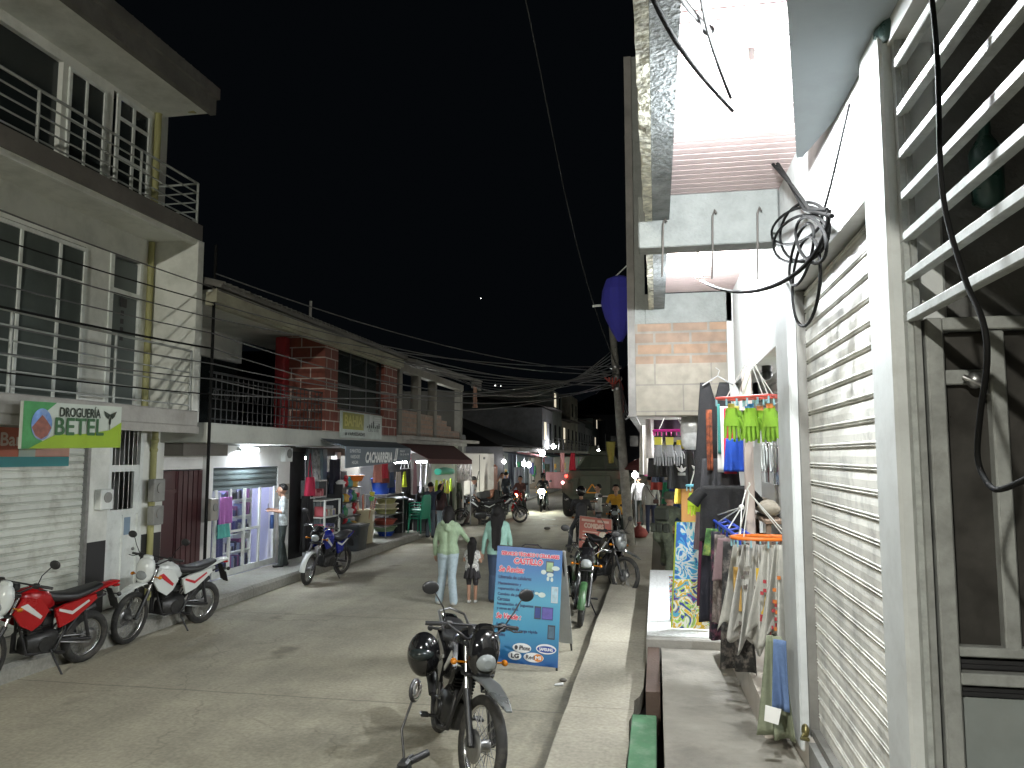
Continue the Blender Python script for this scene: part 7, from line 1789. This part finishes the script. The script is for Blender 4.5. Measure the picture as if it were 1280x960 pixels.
m = MB(); m.bbox(-.62, .62, -.07, -.003, .80, 1.72, .03); m.bbox(-.05, .05, -.10, -.071, 1.2, 1.35, .01); arm("rear_hatch", m)
m = MB(); m.lathe([(.95, 0), (.98, .1), (.70, .55), (.62, .60), (.30, .62)], (0, 2.2, 1.93), n=10, smooth=False); m.bbox(-.35, .35, 1.7, 2.7, 2.5, 2.72, .05); m.cyl((0, 3.1, 2.3), (0, 4.9, 2.36), .05, n=8); arm("turret", m)
m = MB(); m.lathe([(.001, .36), (.14, .34), (.18, .2), (.2, 0)], (-.25, 1.9, 2.6), n=12); arm("hatch_cupola", m)
for s in (-1, 1):
    for y in (.75, 2.4, 4.6):
        w = part("wheel", MB().cyl((s * 1.0, y, .60), (s * 1.38, y, .60), .30, n=14), steel, t)
        m = MB(); m.lathe([(.32, -.20), (.58, -.19), (.65, -.12), (.65, .12), (.58, .19), (.32, .20)], (s * 1.18, y, .65), (1, 0, 0), 26)
        o = bpy.data.objects.new("tyre", m.mesh("tyre", rubber)); sc.collection.objects.link(o); o.parent = w
    m = MB(); m.bbox(s * 1.05, s * 1.37, -.02, 5.2, 1.36, 1.42, .01); m.bbox(s * 1.28, s * 1.37, -.03, .0, 1.0, 1.36, .01); arm("mudguard", m)
    m = MB(); m.bbox(s * .95, s * 1.15, -.16, -.02, 1.42, 1.56, .02); m.bbox(s * .7, s * .95, -.09, -.003, .9, 1.6, .02); arm("stowage_box", m)
m = MB(); m.sphere((-1.18, -.08, 1.68), .06, 8, 6); m.sphere((1.08, -.08, 1.72), .04, 8, 6); arm("tail_light", m, bulb_mat("tail_on", (1, .03, .02), 9))
m = MB(); m.sphere((-1.32, -.14, 1.42), .06, 8, 6); arm("marker_light", m, bulb_mat("marker_on", (1, .35, .35), 14))
m = MB(); m.box(.12, .85, -.09, -.072, .86, .90); arm("bumper_strip", m, mat("reflector", (.5, .42, .40), .3)); 
m = MB(); [m.cyl(a_, b_, .03, n=6) for a_, b_ in (((-.35, -.11, 1.02), (.12, -.11, 1.02)), ((.12, -.11, 1.02), (-.12, -.11, 1.36)), ((-.12, -.11, 1.36), (-.35, -.11, 1.02)))]; arm("warning_triangle", m, mat("amber_reflector", (.65, .28, .02), .3))
m = MB(); m.cyl((.9, .3, 1.9), (.95, .4, 4.6), .012, n=5); m.cyl((-.8, .3, 1.9), (-.85, .3, 4.1), .012, n=5); arm("antenna", m, black_paint)
fl = cloth("flag_yellow", (.22, .20, .04)); fr = cloth("flag_red", (.45, .02, .04))
place_mesh("flag", cloth_sheet(.38, .22, .85, 1, .06, seed=201), fl, onY(763, 552, 30.5), R(80), "yellow flag drooping beside the turret of the armoured vehicle", "flag")
place_mesh("flag", cloth_sheet(.18, .3, .7, 1, .06, seed=202), fr, onY(716, 566, 31.0), R(80), "red flag left of the turret of the armoured vehicle", "flag")
m = MB(); q = onY(757, 552, 30.5); m.cyl((q.x, 30.5, 1.5), q + Vector((0, 0, .3)), .012, n=5); single("flag_pole", m, black_paint, "thin pole carrying the yellow flag", "pole")

# ================================================================ TRUCK AND THE STREET BEYOND
t = thing("box_truck", "white box truck parked on the left past the side street", "truck", (-8.6, 32.6, 0))
m = MB(); m.bbox(-1.05, 1.1, -3.0, 2.9, .95, 2.62, .03); part("cargo_box", m, mat("truck_white", (.60, .55, .52), .5, var=.08), t)
m = MB(); m.box(1.102, 1.112, -.2, -.12, 1.0, 2.55); m.box(1.102, 1.11, .6, .95, 2.35, 2.45); part("box_trim", m, black_plastic, t)
m = MB(); m.bbox(-.95, 1.0, 2.95, 4.3, .5, 2.1, .12); part("cab", m, mat("truck_cab_red", (.35, .12, .06), .4), t)
m = MB(); m.box(-.6, .9, -3.0, 4.2, .6, .94); part("chassis", m, black_paint, t)
for s in (-.9, .95):
    for y in (-2.0, 3.6):
        m = MB(); m.cyl((s - .12, y, .45), (s + .12, y, .45), .45, n=20); part("wheel", m, rubber, t)
m = MB(); m.bbox(-.9, .95, -3.1, -3.003, .62, .75, .02); part("bumper", m, mat("bumper_red", (.30, .04, .03), .5), t)
# dark hip-roofed hall over the side street corner
dk_roof = mat("dark_roof_tiles", (.035, .03, .028), .85, var=.3, scale=6)
t = thing("hip_roof_hall", "dark hall with a low hipped roof behind the white truck", "hall", (-13, 46, 0))
m = MB(); m.box(-19, -11.5, 40.5, 54, 0, 3.0); part("wall", m, grey_plaster, t, True)
m = MB(); a_, b_, c_, d_ = (-20, 39.6, 3.0), (-8.0, 39.6, 3.0), (-8.0, 55, 3.0), (-20, 55, 3.0); e1, e2 = (-13.7, 45, 5.4), (-13.7, 50, 5.4)
m.add([a_, b_, c_, d_, e1, e2], [(0, 1, 4), (1, 2, 5, 4), (2, 3, 5), (3, 0, 4, 5), (0, 3, 2, 1)]); part("roof", m, dk_roof, t, True)
# lit corner shop on the side street
t = thing("corner_shop", "small brightly lit shop with a red and white sign on the side street", "shop", (-12, 38.4, 0))
m = MB(); m.box(-16.5, -9.9, 38.2, 38.4, 0, .9); m.box(-16.5, -9.9, 38.2, 38.4, 2.3, 3.6); m.box(-16.5, -12.9, 38.2, 38.4, .9, 2.3); m.box(-16.5, -9.9, 38.4, 39.5, 3.5, 3.6); m.box(-10.0, -9.9, 38.2, 39.6, 0, 3.5)
part("wall", m, mat("shopwall_grey", (.2, .2, .2), .8), t, True)
m = MB(); m.box(-12.9, -9.9, 39.5, 39.56, .1, 2.4); part("back_wall", m, white_clean, t, True)
m = MB(); m.box(-12.6, -10.0, 39.1, 39.45, .9, .94); m.box(-12.6, -10.0, 39.1, 39.45, 1.35, 1.39); m.box(-12.6, -10, 38.9, 39.45, .1, .9); part("shelves", m, white_metal, t, True)
for ci in range(5):
    m = MB()
    for k in range(5): x = -12.5 + .5 * k + .1 * ci; m.bbox(x, x + .08, 39.15, 39.35, (.941, 1.391)[k % 2], (.941, 1.391)[k % 2] + .2, .01)
    part("packets", m, plastic("cs%d" % ci, [(.5, .3, .05), (.5, .05, .05), (.1, .3, .5), (.6, .6, .6), (.1, .4, .1)][ci]), t, True)
bulb((-11.4, 38.9, 2.25), .06, 160, (.95, .97, 1), "bulb lighting the small shop on the side street")
B, th = sign("shop_fascia", "white sign with a red lettered band over the small lit shop", (-13.2, 38.1, 2.25), (3.2, 0, 0), (0, 0, .75), mat("fascia_lit", (.7, .7, .72), .5, emis=.6))
m = MB(); B.rect(m, .02, .08, .98, .45); part("red_band", m, mat("fascia_red", (.6, .10, .14), .5, emis=.5), th, True)
m = MB(); B.text(m, "SHOW", .35, .55, .75, .90, .01, bold=.03); part("lettering", m, mat("sign_black_ink", (.02, .03, .02), .5), th, True)
m = MB(); B.text(m, "CERRAJERO", .1, .14, .9, .40, .012, bold=.02); part("lettering", m, whl, th, True)
# rows of houses further along both sides
def far_house(i, side, y0, y1, h, wallc, lit, roofed, lab):
    x0 = XF if side < 0 else 1.15; s = -1 if side < 0 else 1; y = (y0 + y1) / 2
    t = thing("town_house", lab, "house", (x0 + s * 4, y, 0)); rnd = random.Random(100 + i)
    wm = mat("townwall%d" % (i % 5), wallc, .85, var=.2, dirt=tuple(.4 * q for q in wallc), dscale=.9)
    m = MB(); xa, xb = (x0, x0 + s * 8); m.box(xa + s * .9, xb, y0, y1, 0, 2.7); m.box(xa, xb, y0, y1, 2.7, h); 
    for yy in (y0 + .002, y1 - .302): m.box(xa, xa + s * .9, yy, yy + .3, 0, 2.698)
    part("wall", m, wm, t, True)
    m = MB(); m.box(xa - s * .9, xa, y0 + .01, y1 - .01, 2.75, 2.95); part("balcony_slab", m, concrete, t, True)
    if h > 3.5: railing(t, y0 + .2, y1 - .2, 2.96, 3.8, xa - s * .86, 4, (y0 + .2, y, y1 - .2), black_paint, .03)
    nw = max(1, int((y1 - y0) / 2.6))
    for k in range(nw if h > 3.5 else 0):
        yc = y0 + (k + .5) * (y1 - y0) / nw
        for zf in ([3.2] if h < 6.5 else [3.2, 5.8]):
            m = MB(); on_ = rnd.random() < .22
            m.box(xa - s * .03, xa + s * .0 - s * .003, yc - .5, yc + .5, zf + .5, zf + 1.8); part("window", m, bulb_mat("lit_window", (.9, .8, .6), .5) if on_ else dark_glass, t, True)
    m = MB(); m.box(xa + s * .86, xa + s * .897, y0 + .4, y1 - .4, .25, 2.4)
    part("shop_front", m, bulb_mat("shopglow%d" % (i % 3), [(.85, .92, 1), (1, .92, .78), (.9, 1, .9)][i % 3], lit) if lit else shutter_grey, t, True)
    for ci in range(3):
        m = MB()
        for k in range(6): yy = rnd.uniform(y0 + .5, y1 - .7); zz = rnd.uniform(.2, 1.9); m.bbox(xa + s * .3, xa + s * .5, yy, yy + rnd.uniform(.1, .4), zz, zz + rnd.uniform(.2, .6), .03)
        part("hanging_goods", m, plastic("fargoods%d" % ((ci + i) % 6), tcols[(ci + i) % 6]), t, True)
    m = MB(); m.slab((xa - s * 1.3, y0 + .3, 2.45), (xa - s * 1.3, y1 - .3, 2.45), (xa, y1 - .3, 2.72), (xa, y0 + .3, 2.72), .03 * -s); part("awning", m, cloth("farawn%d" % (i % 4), [(.08, .1, .13), (.2, .03, .03), (.05, .12, .09), (.25, .22, .15)][i % 4]), t, True)
    if roofed: m = MB(); m.slab((xa - s * .9, y0, h + .05), (xa - s * .9, y1, h + .05), (xb, y1, h + 1.5), (xb, y0, h + 1.5), .1 * -s); part("roof", m, dk_roof, t, True)
    return t
for i, (a_, b_) in enumerate(((40.6, 44.4), (44.5, 49), (49.1, 55))):
    far_house(i + 20, -1, a_, b_, 3.1, [(.2, .2, .21), (.14, .16, .15), (.22, .2, .17)][i], (1.1, .7, .9)[i], False, "%s single-storey shop along the left kerb past the white truck" % ("nearest", "middle", "farthest")[i])
ys = [55.2, 61, 67, 74, 81, 90, 100, 112]
wc = [(.16, .16, .17), (.20, .13, .10), (.12, .14, .13), (.22, .21, .17), (.10, .10, .11)]
ordn = ["first", "second", "third", "fourth", "fifth", "sixth", "seventh", "eighth"]
for i in range(7): far_house(i, -1, ys[i], ys[i + 1] - .1, (6.0, 7.8, 5.6, 8.4, 6.2, 5.8, 7.4)[i], wc[i % 5], (2.2, .9, 1.6, .7, 1.2, .8, 1.0)[i], i % 2 == 0, "%s town house beyond the dark hall on the left side of the street" % ordn[i])
ysr = [14.35, 20.5, 26.5, 33, 41, 50, 60, 75, 95]
for i in range(8): far_house(i + 10, 1, ysr[i], ysr[i + 1] - .1, (5.2, 5.6, 5.2, 6.2, 5.4, 5.6, 6.8, 5.5)[i], wc[(i + 2) % 5], (.5, .8, 1.2, .8, 1.5, .7, 1.2, 1.0)[i], i % 2 == 1, "%s town house past the corner house on the right side of the street" % ordn[i])
# a house closing the view where the street bends
t = thing("town_house", "dark tall house closing the end of the street", "house", (-3, 125, 0)); m = MB(); m.box(-12, 6, 122, 130, 0, 9); part("wall", m, mat("townwall4", (.10, .10, .11)), t, True); m = MB(); [m.box(-10 + 3 * k, -8.8 + 3 * k, 121.95, 121.998, 4, 5.6) for k in range(5)]; part("window", m, dark_glass, t, True)
# lamps down the street, bulbs oversized to stand in for bloom
lampspec = [(678, 566, 48, .16, 160, (.95, 1, 1), "white street-front bulb highest but one over the left shops"), (692, 558, 58, .17, 160, (.95, 1, 1), "white lamp standing highest over the far left shops"),
            (748, 566, 36, .12, 220, (.95, 1, .97), "white lamp just right of the armoured vehicle's turret"), (794, 594, 26.5, .10, 260, (1, 1, .96), "bright white lamp seen right of the utility pole"),
            (655, 580, 45, .14, 60, (.85, .9, 1), "left of the two bluish lamps over the far left awning"), (661, 581, 44.5, .14, 60, (.85, .9, 1), "right of the two bluish lamps over the far left awning"),
            (630, 577, 40.2, .10, 30, (1, 1, 1), "white lamp above the doorway beside the truck"), (666, 549, 62, .14, 4, (.9, .95, .9), "dim lamp high on the far left houses"),
            (602, 373, 60, .05, 12, (1, 1, 1), "tiny light point high in the black sky")]
for px, py, y, r, e_, c_, lab in lampspec[:-1]:
    bulb(onY(px, py, y), r, e_, c_, lab, up=.2)
    q = onY(px, py, y); m = MB(); m.cyl((q.x, y + .1, 0 if q.z < 3.2 else .1), (q.x, y + .1, q.z + r * 3), .03, n=6); single("lamp_post", m, steel, "thin post carrying the " + " ".join(lab.split()[:9]), "post")
for px, py, y, r, lab in ((704, 595, 45, .001, ""),): pass
bulb(onY(794, 578, 30), .07, 14, (1, .03, .03), "small red lamp over the right pavement stalls", up=.06)
# vertical banners and hanging goods far off
for k, (px, py, y, w, h_, c_, lab) in enumerate(((703, 566, 52, .3, 1.9, (.6, .3, .28), "pale pink lit banner left of the red flag"), (672, 575, 60, .5, 2.6, (.30, .32, .25), "grey-green banner below the left far lamp"), (684, 580, 56, .4, 2.4, (.25, .28, .2), "olive banner between the two far lamps"), (696, 590, 47, 1.4, 1.0, (.45, .22, .2), "faded pink stall cloth left of the armoured vehicle"), (648, 584, 42.5, .5, 1.5, (.3, .3, .34), "grey stall curtain under the bluish lamps"), (640, 560, 44, .5, 3.0, (.06, .06, .08), "dark curtain on the shop left of the bluish lamps"))):
    place_mesh("hanging_banner", cloth_sheet(w, w, h_, 2, .05, seed=300 + k), cloth("banner%d" % k, c_), onY(px, py, y), R(85), lab, "banner")
# dark wooded hills behind the town
m = MB(); n = 60; rnd = random.Random(3); vs = []
for j in range(6):
    for i in range(n + 1):
        x = -420 + 840 * i / n; hgt = (0, 22, 44, 62, 74, 80)[j] * (.75 + .35 * math.sin(i * .23) + .12 * math.sin(i * .9)) * (.9 + .2 * rnd.random())
        vs.append((x, 320 + 55 * j + 20 * math.sin(i * .3), hgt if j else -1))
m.add(vs, [(j * (n + 1) + i, j * (n + 1) + i + 1, (j + 1) * (n + 1) + i + 1, (j + 1) * (n + 1) + i) for j in range(5) for i in range(n)], 0, True)
struct("hills", m, mat("dark_forest_hill", (.012, .016, .010), .95, var=.4, scale=.05))
for k, (px, py) in enumerate(((619, 482), (626, 483), (601, 373))):
    bulb(onY(px, py, 330 if k < 2 else 420), .28, 3.0, (1, 1, .95), ("left of two tiny lights on the dark hillside", "right of two tiny lights on the dark hillside", "tiny solitary light high on the dark hill")[k], up=1)
